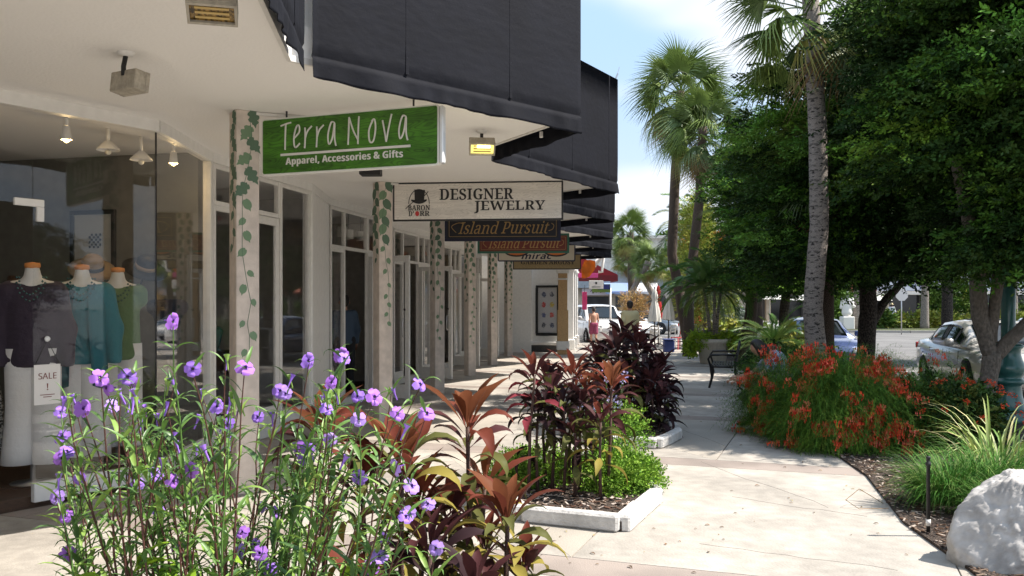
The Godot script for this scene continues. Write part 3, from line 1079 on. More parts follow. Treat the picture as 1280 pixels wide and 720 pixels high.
func build_arcade() -> Node3D:
	var b := thing("shop_arcade", "single storey shop arcade with saw-toothed glass fronts, deep pale ceiling and ivy painted pillars", "building")
	# ceiling slab follows the teeth, a little inside the awnings
	var edge := PackedVector2Array()
	edge.append(Vector2(-9, 4.0))
	edge.append(Vector2(-1.2, 4.0))
	var tips := [tip(0)]
	var outer := [Vector2(-1.36, -3.0), Vector2(-1.36, 4.5), Vector2(-1.56, 6.11)]
	for k in range(1, 7):
		outer.append(tip(k) + Vector2(-0.15, -0.015))
		outer.append(notch(k) + Vector2(-0.15, -0.015))
	var poly := PackedVector2Array([Vector2(-9, 3)])
	var up := PackedVector2Array([Vector2(-9, 3)])
	for p in outer:
		poly.append(Vector2(p.x, -p.y))
		up.append(Vector2(p.x - 0.35, -p.y + 0.03))
	poly.append(Vector2(-9, -outer[-1].y))
	up.append(Vector2(-9, -outer[-1].y))
	var sh := Sh.new()
	sh.prism(poly, CEIL, CEIL + 0.26)
	put(b, "ceiling", sh.done(), M.ceiling)
	sh = Sh.new()
	sh.prism(up, CEIL + 0.26, 4.75)
	put(b, "upper_wall", sh.done(), M.white_paint)
	# thin white bead along the ceiling's edge
	for i in range(1, outer.size() - 1):
		sh = Sh.new()
		sh.bar(V(outer[i] + Vector2(0.012, 0), CEIL + 0.008), V(outer[i + 1] + Vector2(0.012, 0), CEIL + 0.008), 0.03, 0.045)
		put(b, "edge_trim", sh.done(), M.alu)
	# pillars turned to face the teeth, ivy painted on them
	for k in range(1, 7):
		sh = Sh.new()
		sh.cbox(Vector3(0, CEIL / 2, 0), Vector3(0.205, CEIL, 0.205), 0.008)
		var pl := put(b, "pillar", sh.done(), M.pillar, Transform3D(Basis(Vector3.UP, deg_to_rad(34)), V(foot(k))))
		paint_ivy(pl, k)
		if k < 3:
			sh = Sh.new()
			sh.bar(Vector3(0, CEIL - 0.02, 0.02), Vector3(0.75, CEIL - 0.02, -0.30), 0.03, 0.025)
			put(b, "conduit", sh.done(), M.alu, Transform3D(Basis(), V(foot(k)) + Vector3(0, 0, 0.06)))
	# header over the fronts, floors, walls between the shops, back wall
	var line := [Vector2(-5.40, 4.965)]
	for k in range(1, 7):
		line.append(corner_c(k))
		line.append(corner_n(k))
	for i in line.size() - 1:
		var xf := frame_at(line[i], line[i + 1])
		var l: float = (line[i + 1] - line[i]).length()
		sh = Sh.new()
		sh.box(Vector3(l / 2, 3.305, 0.0), Vector3(l - 0.002, 0.108, 0.10))
		put(b, "header", sh.done(), M.white_paint, xf)
	var fl := PackedVector2Array([Vector2(-9, 3)])
	for p in line:
		fl.append(Vector2(p.x - 0.05, -p.y))
	fl.append(Vector2(-9, -line[-1].y))
	sh = Sh.new()
	sh.prism(fl, -0.02, 0.085)
	put(b, "shop_floor", sh.done(), M.inside_floor)
	sh = Sh.new()
	sh.box(Vector3(-9.1, 1.8, -14.0), Vector3(0.2, 3.6, 36.0))
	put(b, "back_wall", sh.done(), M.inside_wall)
	for k in range(0, 7):
		sh = Sh.new()
		var a := corner_n(k)
		var e := Vector2(-9.0, a.y + 1.35)
		if k == 0:
			a = Vector2(-5.4, 4.9)
			e = Vector2(-9, 4.2)
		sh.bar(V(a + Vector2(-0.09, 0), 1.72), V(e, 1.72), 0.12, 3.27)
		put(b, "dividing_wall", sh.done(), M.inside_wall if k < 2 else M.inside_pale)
	# bay one: frameless panes either side of an open doorway
	var xf1 := frame_at(line[0], line[1])
	var l1: float = (line[1] - line[0]).length()
	var open_to := l1 - 1.13
	var pane := func(x0: float, x1: float, y0: float, y1: float, xf: Transform3D):
		var p := Sh.new()
		p.box(Vector3((x0 + x1) / 2, (y0 + y1) / 2, 0), Vector3(x1 - x0 - 0.006, y1 - y0, 0.010))
		put(b, "pane", p.done(), M.glass, xf)
	pane.call(open_to, l1, 0.2, 3.25, xf1)
	pane.call(open_to - 1.2, open_to, 2.48, 3.25, xf1)
	sh = Sh.new()
	sh.cbox(Vector3((open_to + l1) / 2, 0.12, 0), Vector3(l1 - open_to, 0.16, 0.06), 0.006)
	put(b, "base_rail", sh.done(), M.white_paint, xf1)
	sh = Sh.new()
	sh.cbox(Vector3(open_to - 0.03, 2.49, 0), Vector3(0.24, 0.06, 0.03), 0.004)
	sh.cbox(Vector3(open_to + 0.06, 2.40, 0), Vector3(0.06, 0.118, 0.03), 0.004)
	put(b, "patch_fitting", sh.done(), M.white_paint, xf1)
	for j in [line[1]]:
		sh = Sh.new()
		sh.cbox(Vector3(0, 1.72, 0), Vector3(0.014, 3.06, 0.014), 0.002)
		put(b, "glass_joint", sh.done(), M.plain_black, Transform3D(Basis(), V(j)))
	var xr := frame_at(line[1], line[2])
	var lr: float = (line[2] - line[1]).length()
	pane.call(0.0, lr * 0.62, 0.2, 3.25, xr)
	pane.call(lr * 0.62, lr - 0.10, 0.2, 3.25, xr)
	sh = Sh.new()
	sh.cbox(Vector3(lr / 2, 0.12, 0), Vector3(lr, 0.16, 0.06), 0.006)
	put(b, "base_rail", sh.done(), M.white_paint, xr)
	sh = Sh.new()
	sh.cbox(Vector3(lr - 0.05, 1.68, 0), Vector3(0.10, 3.14, 0.09), 0.006)
	put(b, "post", sh.done(), M.alu, xr)
	# the other bays: side light, door, window under a row of transom lights
	for k in range(1, 6):
		var a := corner_n(k)
		var c := corner_c(k + 1)
		var xf := frame_at(a, c)
		var l := (c - a).length()
		var bar := 2.78 if k == 1 else 2.58
		var dx := 0.62
		sh = Sh.new()
		sh.cbox(Vector3(l / 2, 0.06, 0), Vector3(l, 0.12, 0.12), 0.006)
		put(b, "threshold", sh.done(), M.alu, xf)
		shop_window(b, xf, 0.03, dx, 0.12, bar, [], 0.055, 0.14)
		shop_window(b, xf, 0.03, l * 0.64, bar, 3.25, [dx])
		if k == 1:
			shop_window(b, xf, l * 0.64, l - 0.02, 0.12, 3.25, [], 0.055, 0.16)
			shop_door(b, xf * Transform3D(Basis(), Vector3(dx + 0.01, 0.12, 0)), l * 0.64 - dx - 0.02, bar - 0.125, 0.14)
		else:
			shop_window(b, xf, l * 0.64, l - 0.02, 0.12, bar, [l * 0.82], 0.055, 0.16)
			shop_window(b, xf, l * 0.64, l - 0.02, bar, 3.25, [l * 0.82])
			# the door stands open, swung out over the walk
			var h := V(a + (c - a).normalized() * l * 0.64) + Vector3(0.05, 0.03, 0)
			var dir := Vector3(0.89, 0, 0.455)
			shop_door(b, Transform3D(Basis(dir, Vector3.UP, dir.cross(Vector3.UP)), h), 0.86, bar - 0.09, 0.77)
		# the return wall
		var xn := frame_at(c, corner_n(k + 1))
		var ln := (corner_n(k + 1) - c).length()
		sh = Sh.new()
		sh.cbox(Vector3(0.06, 1.68, -0.02), Vector3(0.16, 3.14, 0.14), 0.008)
		sh.box(Vector3(ln / 2 + 0.07, 1.68, -0.03), Vector3(ln - 0.14, 3.14, 0.09))
		put(b, "return_wall", sh.done(), M.white_paint, xn)
	return b


func heart(w: float, notches: bool) -> PackedVector2Array:
	var p := PackedVector2Array()
	for i in 22:
		var a := TAU * i / 22.0
		var r := 0.5 * (1.0 - 0.42 * absf(sin(a / 2.0 + PI / 2)) * 0.35)
		var x := r * sin(a) * 0.86
		var y := -r * cos(a) * 1.1
		if i == 11:
			y -= 0.10
		if i == 0:
			y -= 0.22
		if notches and i % 3 == 1 and i > 1 and i < 21 and i != 11:
			x *= 0.58
		p.append(Vector2(x, y) * w)
	return p


func paint_ivy(pl: MeshInstance3D, k: int) -> void:
	var lt := Sh.new()
	var dk := Sh.new()
	for face in 2:
		var q := Transform3D(Basis(Vector3.UP, 0.0 if face == 0 else -PI / 2), Vector3.ZERO)
		var x := rf(-0.04, 0.04)
		var y := CEIL - 0.06
		var path := []
		var i := 0
		var low: float = [1.15, 1.3, 0.9, 0.7, 1.2, 0.8][k - 1] + (0.0 if face == 0 else 0.9)
		while y > low:
			var up := y > 2.55
			var s := (rf(0.135, 0.16) if k < 3 else rf(0.10, 0.125)) if up else rf(0.075, 0.105)
			s *= lerpf(0.7, 1.0, clampf((y - 0.8) / 2.0, 0, 1))
			var side := 1.0 if i % 2 == 0 else -1.0
			var c := Vector2(clampf(x + side * 0.045, -0.05, 0.05), y)
			var xf := q * Transform3D(Basis(Vector3(0, 0, 1), side * rf(0.2, 0.9)), Vector3(c.x, c.y, 0.1025))
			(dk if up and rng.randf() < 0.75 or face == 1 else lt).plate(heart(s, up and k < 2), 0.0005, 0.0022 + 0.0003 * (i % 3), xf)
			path.append(q * Vector3(clampf(x, -0.06, 0.06), y, 0.1035))
			x = clampf(x + rf(-0.04, 0.04), -0.05, 0.05)
			y -= (rf(0.10, 0.14) if up else rf(0.10, 0.19))
			i += 1
		for j in path.size() - 1:
			dk.bar(path[j], path[j + 1], 0.004, 0.004)
	var a := put(pl, "painted_leaves", lt.done(), M.ivy_light)
	a.set_meta("kind", "stuff")
	put(pl, "painted_vine", dk.done(), M.ivy_dark).set_meta("kind", "stuff")


func build_awnings() -> void:
	var y0 := 3.235
	var y1 := 4.86
	var labels := ["", "nearest and tallest looking black fabric awning over the green shop sign", "black awning with bird spikes over the whitewashed jewellery sign", "black awning jutting over the black and gold shop sign", "black awning edge over the maroon sign with green frame", "small black awning edge over the cream sign with a swoosh", "farthest black awning edge over the tan garden shop sign"]
	for k in range(1, 7):
		var t := thing("awning", labels[k], "awning", V(notch(k - 1)), 0.0, "black saw-tooth awnings along the arcade")
		var o := V(notch(k - 1))
		var spans := [["face_panel", notch(k - 1), tip(k)], ["return_panel", tip(k), notch(k) + Vector2(0.02, -0.03)]]
		if k == 1:
			spans.append(["return_panel", Vector2(-1.17, 3.6), notch(0) + Vector2(-0.02, -0.16)])
		for s in spans:
			var a := V(s[1]) - o
			var c := V(s[2]) - o
			var l := (c - a).length()
			var dir := (c - a) / l
			var n := dir.cross(Vector3.UP)
			if n.x < 0 and s[0] == "face_panel":
				n = -n
			var inset := 0.012 if s[0] == "return_panel" else 0.0
			var cols := int(l / 0.05)
			var ys := [y0, y0 + 0.02, y0 + 0.05, y0 + 0.08, y0 + 0.11, y0 + 0.14, y0 + 0.155, y0 + 0.165, y0 + 0.19, y0 + 0.26, y0 + 0.45, y0 + 0.8, y0 + 1.2, y1]
			var pts := []
			for r in ys.size():
				var row := []
				for j in cols + 1:
					var x := inset + (l - 2 * inset) * j / cols
					var hem := clampf(1.0 - (ys[r] - y0) / 0.16, 0.0, 1.0)
					var w := 0.010 * sin(x * 9.0 + k * 2.0) * hem + 0.012 * sin(x * 23.0 + 3.0 * sin(x * 4.0 + k)) * hem
					w += 0.006 * sin(x * 5.0 + ys[r] * 11.0) * clampf(1.0 - (ys[r] - y0) / 0.5, 0, 1)
					if r == 6 or r == 7:
						w -= 0.012
					var sag := 0.006 * sin(x * 6.0 + k) * hem
					row.append(a + dir * x + n * w + Vector3.UP * (ys[r] + sag))
				pts.append(row)
			var sh := Sh.new(true)
			sh.sheet(pts, 0.004, n)
			put(t, s[0], sh.done(), M.awning)
			for i in int(l / 1.1):
				var sx := (i + 0.75) * 1.1
				if sx < l - 0.15:
					sh = Sh.new()
					sh.box(a + dir * sx + n * 0.0050 + Vector3.UP * (y0 + 0.17 + (y1 - y0 - 0.17) / 2), Vector3(0.03, y1 - y0 - 0.18, 0.002), Basis(dir, Vector3.UP, dir.cross(Vector3.UP)))
					put(t, "seam", sh.done(), M.awning)
			# the frame behind the cloth
			sh = Sh.new()
			for y in [y0 + 0.17, y1 - 0.03]:
				sh.bar(a + dir * 0.05 - n * 0.035 + Vector3.UP * y, c - dir * 0.05 - n * 0.035 + Vector3.UP * y, 0.03, 0.03)
			for i in 4:
				var p := a + dir * (0.06 + (l - 0.12) * i / 3.0) - n * 0.035
				sh.bar(p + Vector3.UP * (y0 + 0.19), p + Vector3.UP * (y1 - 0.05), 0.025, 0.025)
			put(t, "frame", sh.done(), M.dark_metal)
			if s[0] == "return_panel" and s[1] == tip(k):
				sh = Sh.new()
				sh.cbox(a.lerp(c, 0.38) + n * -0.03 + Vector3.UP * (y0 + 0.10), Vector3(0.035, 0.06, 0.03), 0.004)
				put(t, "clip", sh.done(), M.plain_white)
		# flat lid
		var lid := Sh.new()
		var pa := notch(k - 1) - notch(k - 1)
		var pb := tip(k) - notch(k - 1)
		var pc := notch(k) - notch(k - 1)
		lid.prism(PackedVector2Array([Vector2(pa.x - 0.02, -pa.y - 0.05), Vector2(pb.x - 0.02, -pb.y), Vector2(pc.x - 0.02, -pc.y + 0.05), Vector2(pc.x - 0.5, -pc.y + 0.05), Vector2(pa.x - 0.5, -pa.y - 0.05)]), y1 - 0.012, y1 - 0.006)
		put(t, "lid", lid.done(), M.awning)
		if k == 2:
			for f in [0.50, 0.98]:
				var q: Vector3 = (V(tip(k)) - o) * f
				lid = Sh.new()
				lid.bar(q + Vector3.UP * y1, q + Vector3(0.03, y1 + 0.07, 0), 0.025, 0.025)
				lid.bar(q + Vector3(0.02, y1 + 0.05, 0), q + Vector3(0.05, y1 + 0.16, 0.02), 0.006, 0.006)
				put(t, "bird_spike", lid.done(), M.steel)


func sign_board(called: String, label: String, a: Vector3, b: Vector3, h: float, face: Material, rim: Material, rim_w: float, round_r := 0.0) -> Node3D:
	var x := (b - a).normalized()
	var w := (b - a).length()
	var t := thing(called, label, "sign", Vector3.ZERO, 0.0)
	t.transform = Transform3D(Basis(x, Vector3.UP, x.cross(Vector3.UP)), (a + b) / 2 + Vector3.UP * h / 2)
	var rect := func(w2: float, h2: float, r: float) -> PackedVector2Array:
		var p := PackedVector2Array()
		if r <= 0:
			return PackedVector2Array([Vector2(-w2, -h2), Vector2(w2, -h2), Vector2(w2, h2), Vector2(-w2, h2)])
		for q in [[1, 1], [-1, 1], [-1, -1], [1, -1]]:
			for i in 5:
				var ang: float = [0.0, PI / 2, PI, PI * 1.5][[[1, 1], [-1, 1], [-1, -1], [1, -1]].find(q)] + i * PI / 8
				p.append(Vector2(q[0] * (w2 - r) + r * cos(ang), q[1] * (h2 - r) + r * sin(ang)))
		return p
	var sh := Sh.new()
	sh.plate(rect.call(w / 2, h / 2, round_r), -0.03, 0.024)
	put(t, "frame", sh.done(), rim)
	sh = Sh.new()
	sh.plate(rect.call(w / 2 - rim_w, h / 2 - rim_w, maxf(round_r - rim_w, 0)), 0.02, 0.030)
	put(t, "panel", sh.done(), face)
	for s in [-0.36, 0.36]:
		sh = Sh.new()
		sh.bar(Vector3(w * s, h / 2, 0), Vector3(w * s, h / 2 + maxf(0.02, CEIL - a.y - h), 0), 0.012, 0.012)
		put(t, "hanger", sh.done(), M.dark_metal)
	return t


func build_signs() -> void:
	# the green one
	var green := mat("sign_green", 0.085, 0.29, 0.018, 0.5, {"tex": "wood", "size": 1.5, "stain": "patch", "stain_size": 0.8})
	var t := sign_board("shop_sign", "green wood-grained shop sign with hand-drawn white lettering and a white rule", Q(-2.21, 7.83, 2.80), Q(-0.59, 7.22, 2.80), 0.50, green, M.white_paint, 0.014, 0.03)
	var w := 1.73
	var h := 0.50
	var glyphs := {
		"T": [[Vector2(0, 0.9), Vector2(0.3, 0.96), Vector2(0.62, 1.0)], [Vector2(0.3, 0.97), Vector2(0.27, 0.5), Vector2(0.26, 0.0)]],
		"e": [[Vector2(0.05, 0.40), Vector2(0.36, 0.62), Vector2(0.34, 0.86), Vector2(0.18, 0.80), Vector2(0.04, 0.40), Vector2(0.12, 0.06), Vector2(0.40, 0.2)]],
		"r": [[Vector2(0.04, 0.76), Vector2(0.05, 0.35), Vector2(0.02, 0.0)], [Vector2(0.05, 0.36), Vector2(0.18, 0.62), Vector2(0.44, 0.80)]],
		"a": [[Vector2(0.42, 0.84), Vector2(0.22, 0.86), Vector2(0.04, 0.42), Vector2(0.10, 0.08), Vector2(0.30, 0.32), Vector2(0.42, 0.84), Vector2(0.42, 0.3), Vector2(0.50, 0.0)]],
		"N": [[Vector2(0.0, 0.0), Vector2(0.04, 0.5), Vector2(0.06, 1.0)], [Vector2(0.06, 1.0), Vector2(0.3, 0.5), Vector2(0.56, 0.16)], [Vector2(0.56, 0.0), Vector2(0.58, 0.5), Vector2(0.62, 1.0)]],
		"o": [[Vector2(0.25, 0.80), Vector2(0.05, 0.45), Vector2(0.10, 0.06), Vector2(0.30, 0.08), Vector2(0.42, 0.5), Vector2(0.36, 0.84), Vector2(0.2, 0.78)]],
		"v": [[Vector2(0.0, 0.78), Vector2(0.12, 0.35), Vector2(0.2, 0.0)], [Vector2(0.2, 0.0), Vector2(0.34, 0.5), Vector2(0.5, 0.98)]],
	}
	var xs := [0.118, 0.192, 0.258, 0.327, 0.392, 0.51, 0.622, 0.702, 0.788]
	var word := "TerraNova"
	for i in 9:
		put(t, "letter", strokes(glyphs[word[i]], 0.0075, Vector2(0.172, 0.235), Vector2((xs[i] - 0.5) * w, -0.035 + i * 0.0006), 0.033), M.plain_white)
	var sh := Sh.new()
	sh.box(Vector3(-0.015 * w, -0.078, 0.033), Vector3(0.735 * w, 0.020, 0.008))
	put(t, "rule", sh.done(), M.plain_white)
	lettering(t, "Apparel, Accessories & Gifts", false, true, 0.665 * w, 0.082, M.plain_white, Vector3(-0.02 * w, -0.145, 0.033))
	sh = Sh.new()
	sh.cbox(Vector3(w / 2 + 0.022, 0, 0.0), Vector3(0.035, h - 0.03, 0.06), 0.008)
	put(t, "end_tube", sh.done(), M.lamp_glass)
	# whitewashed board
	var wash := mat("sign_wash", 0.80, 0.76, 0.70, 0.7, {"tex": "wood_pale", "size": 1.3})
	t = sign_board("shop_sign", "whitewashed wood shop sign with black serif lettering and a top hat emblem", Q(-1.655, 12.28, 2.825), Q(0.70, 12.05, 2.825), 0.535, wash, M.plain_black, 0.022)
	w = 2.36
	lettering(t, "DESIGNER", true, true, 0.435 * w, 0.155, M.plain_black, Vector3(-0.005 * w, 0.095, 0.033))
	lettering(t, "JEWELRY", true, true, 0.415 * w, 0.17, M.plain_black, Vector3(0.19 * w, -0.085, 0.033))
	lettering(t, "BARON", true, true, 0.31, 0.075, M.plain_black, Vector3(-0.345 * w, -0.085, 0.033))
	lettering(t, "D'", true, true, 0.075, 0.068, M.plain_black, Vector3(-0.345 * w - 0.11, -0.165, 0.033))
	lettering(t, "RR", true, true, 0.14, 0.068, M.plain_black, Vector3(-0.345 * w + 0.08, -0.165, 0.033))
	var em := Sh.new()
	em.plate(PackedVector2Array([Vector2(-0.06, 0.0), Vector2(0.07, -0.01), Vector2(0.085, 0.14), Vector2(-0.065, 0.15)]), 0.03, 0.035, Transform3D(Basis(), Vector3(-0.345 * w, 0.02, 0)))
	var brim := PackedVector2Array()
	for i in 16:
		var a := TAU * i / 16
		brim.append(Vector2(cos(a) * 0.115, sin(a) * 0.026 + 0.03 * cos(a) * cos(a)))
	em.plate(brim, 0.0305, 0.036, Transform3D(Basis(), Vector3(-0.345 * w, -0.005, 0)))
	put(t, "hat_emblem", em.done(), M.plain_black)
	var arc := []
	for i in 13:
		arc.append(Vector2(cos(PI * i / 12) * 0.145, sin(PI * i / 12) * 0.20))
	put(t, "emblem_arch", strokes([arc, [Vector2(-0.19, -0.07), Vector2(-0.09, 0.02), Vector2(0.0, 0.06)], [Vector2(0.06, 0.09), Vector2(0.13, 0.17)]], 0.005, Vector2.ONE, Vector2(-0.345 * w, -0.03), 0.033), M.plain_black)
	var dot := PackedVector2Array()
	for i in 12:
		dot.append(Vector2(cos(TAU * i / 12) * 0.028, sin(TAU * i / 12) * 0.036))
	em = Sh.new()
	em.plate(dot, 0.03, 0.036, Transform3D(Basis(), Vector3(-0.345 * w - 0.025, -0.165, 0)))
	put(t, "red_stone", em.done(), M.plain_red)
	# black and gold, maroon and gold
	var black := mat("sign_black", 0.012, 0.013, 0.022, 0.45)
	var maroon := mat("sign_maroon", 0.16, 0.028, 0.022, 0.5)
	var green_rim := mat("sign_rim_green", 0.025, 0.14, 0.095, 0.5)
	var rows := [[Q(-1.26, 16.5, 2.855), Q(0.91, 16.4, 2.855), 0.50, black, M.navy, "black shop sign with gold script lettering below the whitewashed sign"], [Q(-0.81, 20.75, 2.88), Q(1.34, 20.6, 2.88), 0.46, maroon, green_rim, "maroon shop sign with gold script and a green frame"]]
	for r in rows:
		t = sign_board("shop_sign", r[5], r[0], r[1], r[2], r[3], r[4], 0.05)
		w = (r[1] - r[0]).length()
		h = r[2]
		sh = Sh.new()
		for q in [[Vector3(0, h / 2 - 0.085, 0.033), Vector3(w - 0.17, 0.007, 0.006)], [Vector3(0, -h / 2 + 0.085, 0.033), Vector3(w - 0.17, 0.007, 0.006)], [Vector3(w / 2 - 0.085, 0, 0.033), Vector3(0.007, h - 0.18, 0.006)], [Vector3(-w / 2 + 0.085, 0, 0.033), Vector3(0.007, h - 0.18, 0.006)]]:
			sh.box(q[0], q[1])
		put(t, "gold_line", sh.done(), M.gold)
		lettering(t, "Island", true, false, 0.72, 0.235, M.gold, Vector3(-0.20 * w, 0.0, 0.033), 0.30)
		lettering(t, "Pursuit", true, false, 0.86, 0.235, M.gold, Vector3(0.20 * w, 0.005, 0.033), 0.30)
		put(t, "flourish", strokes([[Vector2(-0.40, -0.09), Vector2(-0.44, 0.02), Vector2(-0.38, 0.09), Vector2(-0.33, 0.07)], [Vector2(0.395, -0.06), Vector2(0.43, -0.03), Vector2(0.44, 0.04), Vector2(0.42, 0.08)]], 0.007, Vector2(w, 1.0), Vector2.ZERO, 0.033), M.gold)
	# cream sign with a swoosh
	var cream := mat("sign_cream", 0.50, 0.46, 0.38, 0.6)
	t = sign_board("shop_sign", "cream shop sign with an orange and black swoosh over dark lettering", Q(-0.40, 24.5, 2.875), Q(1.76, 24.4, 2.875), 0.48, cream, M.navy, 0.035, 0.05)
	lettering(t, "mirac", false, true, 0.82, 0.18, M.navy, Vector3(0.02, -0.085, 0.033), 0.35)
	sh = Sh.new()
	var o2 := Sh.new()
	for s in [-1.0, 1.0]:
		var sw := PackedVector2Array()
		var so := PackedVector2Array()
		for i in 13:
			var a := PI + PI * i / 12.0
			sw.append(Vector2(s * 0.55 + cos(a) * 0.36, 0.06 + sin(a) * 0.17))
			so.append(Vector2(s * 0.55 + cos(a) * 0.33, 0.075 + sin(a) * 0.14))
		for i in 13:
			var a := TAU - PI * i / 12.0
			sw.append(Vector2(s * 0.55 + cos(a) * 0.30, 0.09 + sin(a) * 0.06))
			so.append(Vector2(s * 0.55 + cos(a) * 0.26, 0.10 + sin(a) * 0.05))
		sh.plate(sw, 0.03, 0.034)
		o2.plate(so, 0.0305, 0.037)
	put(t, "black_swoosh", sh.done(), M.plain_black)
	put(t, "orange_swoosh", o2.done(), mat("sign_orange", 0.55, 0.15, 0.03, 0.6))
	var tan := mat("sign_tan", 0.33, 0.25, 0.13, 0.6, {"tex": "mottle", "size": 0.4})
	t = sign_board("shop_sign", "tan shop sign with black capitals, lowest of the hanging row", Q(0.03, 28.8, 2.83), Q(2.25, 28.7, 2.83), 0.50, tan, M.plain_black, 0.03)
	lettering(t, "GARDEN ARGOSY", true, true, 1.75, 0.13, M.plain_black, Vector3(0.03, -0.02, 0.033))


func flood_light(label: String, at: Vector3, turn: float, tilt: float, lit: bool) -> void:
	var t := thing("flood_light", label, "light", at, turn, "box flood lights under the ceiling")
	var b := Basis(Vector3.RIGHT, tilt)
	var m := mat("fixture", 0.52, 0.47, 0.38, 0.7, {"tex": "mottle", "size": 0.2, "stain": "patch", "stain_size": 0.3})
	var sh := Sh.new()
	sh.cbox(b * Vector3(0, 0, -0.045), Vector3(0.25, 0.135, 0.09), 0.006, b)
	put(t, "housing", sh.done(), m)
	sh = Sh.new()
	for q in [[Vector3(0, 0.0605, 0.012), Vector3(0.25, 0.014, 0.03)], [Vector3(0, -0.0605, 0.012), Vector3(0.25, 0.014, 0.03)], [Vector3(0.118, 0, 0.012), Vector3(0.014, 0.107, 0.03)], [Vector3(-0.118, 0, 0.012), Vector3(0.014, 0.107, 0.03)]]:
		sh.box(b * q[0], q[1], b)
	put(t, "bezel", sh.done(), m)
	sh = Sh.new()
	sh.box(b * Vector3(0, 0, 0.006), Vector3(0.222, 0.107, 0.006), b)
	var lens := mat("lens_lit", 0.55, 0.5, 0.2, 0.3, {"glow": Color(1, 0.93, 0.5), "power": 0.55}) if lit else mat("lens", 0.36, 0.22, 0.06, 0.25, {"tex": "blotch", "size": 0.5})
	put(t, "lens", sh.done(), lens)
	sh = Sh.new()
	for i in 3:
		sh.box(b * Vector3(0, -0.030 + 0.03 * i, 0.012), Vector3(0.17, 0.013, 0.004), b)
	put(t, "reflector_bars", sh.done(), mat("bars", 0.52, 0.36, 0.12, 0.4))
	if lit:
		sh = Sh.new(true)
		sh.tube([b * Vector3(-0.05, 0.030, 0.020), b * Vector3(0.075, 0.030, 0.020)], [0.013], 8)
		put(t, "lamp_tube", sh.done(), mat("tube_lit", 0.9, 0.9, 0.7, 0.5, {"glow": Color(1, 0.97, 0.75), "power": 3.0}))
		var l := SpotLight3D.new()
		l.name = "lamp"
		l.light_color = Color(1, 0.95, 0.7)
		l.light_energy = 0.35
		l.light_size = 0.05
		l.spot_angle = 70
		l.spot_range = 12
		l.spot_attenuation = 2
		l.shadow_enabled = true
		t.add_child(l)
		l.transform = Transform3D(b * Basis(Vector3.UP, PI), b * Vector3(0, 0, 0.05))
	sh = Sh.new(true)
	sh.tube([Vector3(0.0, 0.04, -0.08), Vector3(0.0, 0.10, -0.08), Vector3(0.0, CEIL - at.y - 0.01, -0.06)], [0.016], 8)
	put(t, "arm", sh.done(), M.plain_black)
	sh = Sh.new(true)
	sh.lathe([Vector2(0, -0.03), Vector2(0.045, -0.022), Vector2(0.06, 0)], 16, Vector3(0, CEIL - at.y, -0.06))
	put(t, "ceiling_rose", sh.done(), M.white_paint)


# ---- ground
func clip_poly(region: PackedVector2Array, rect: PackedVector2Array) -> Array:
	return Geometry2D.intersect_polygons(region, rect)


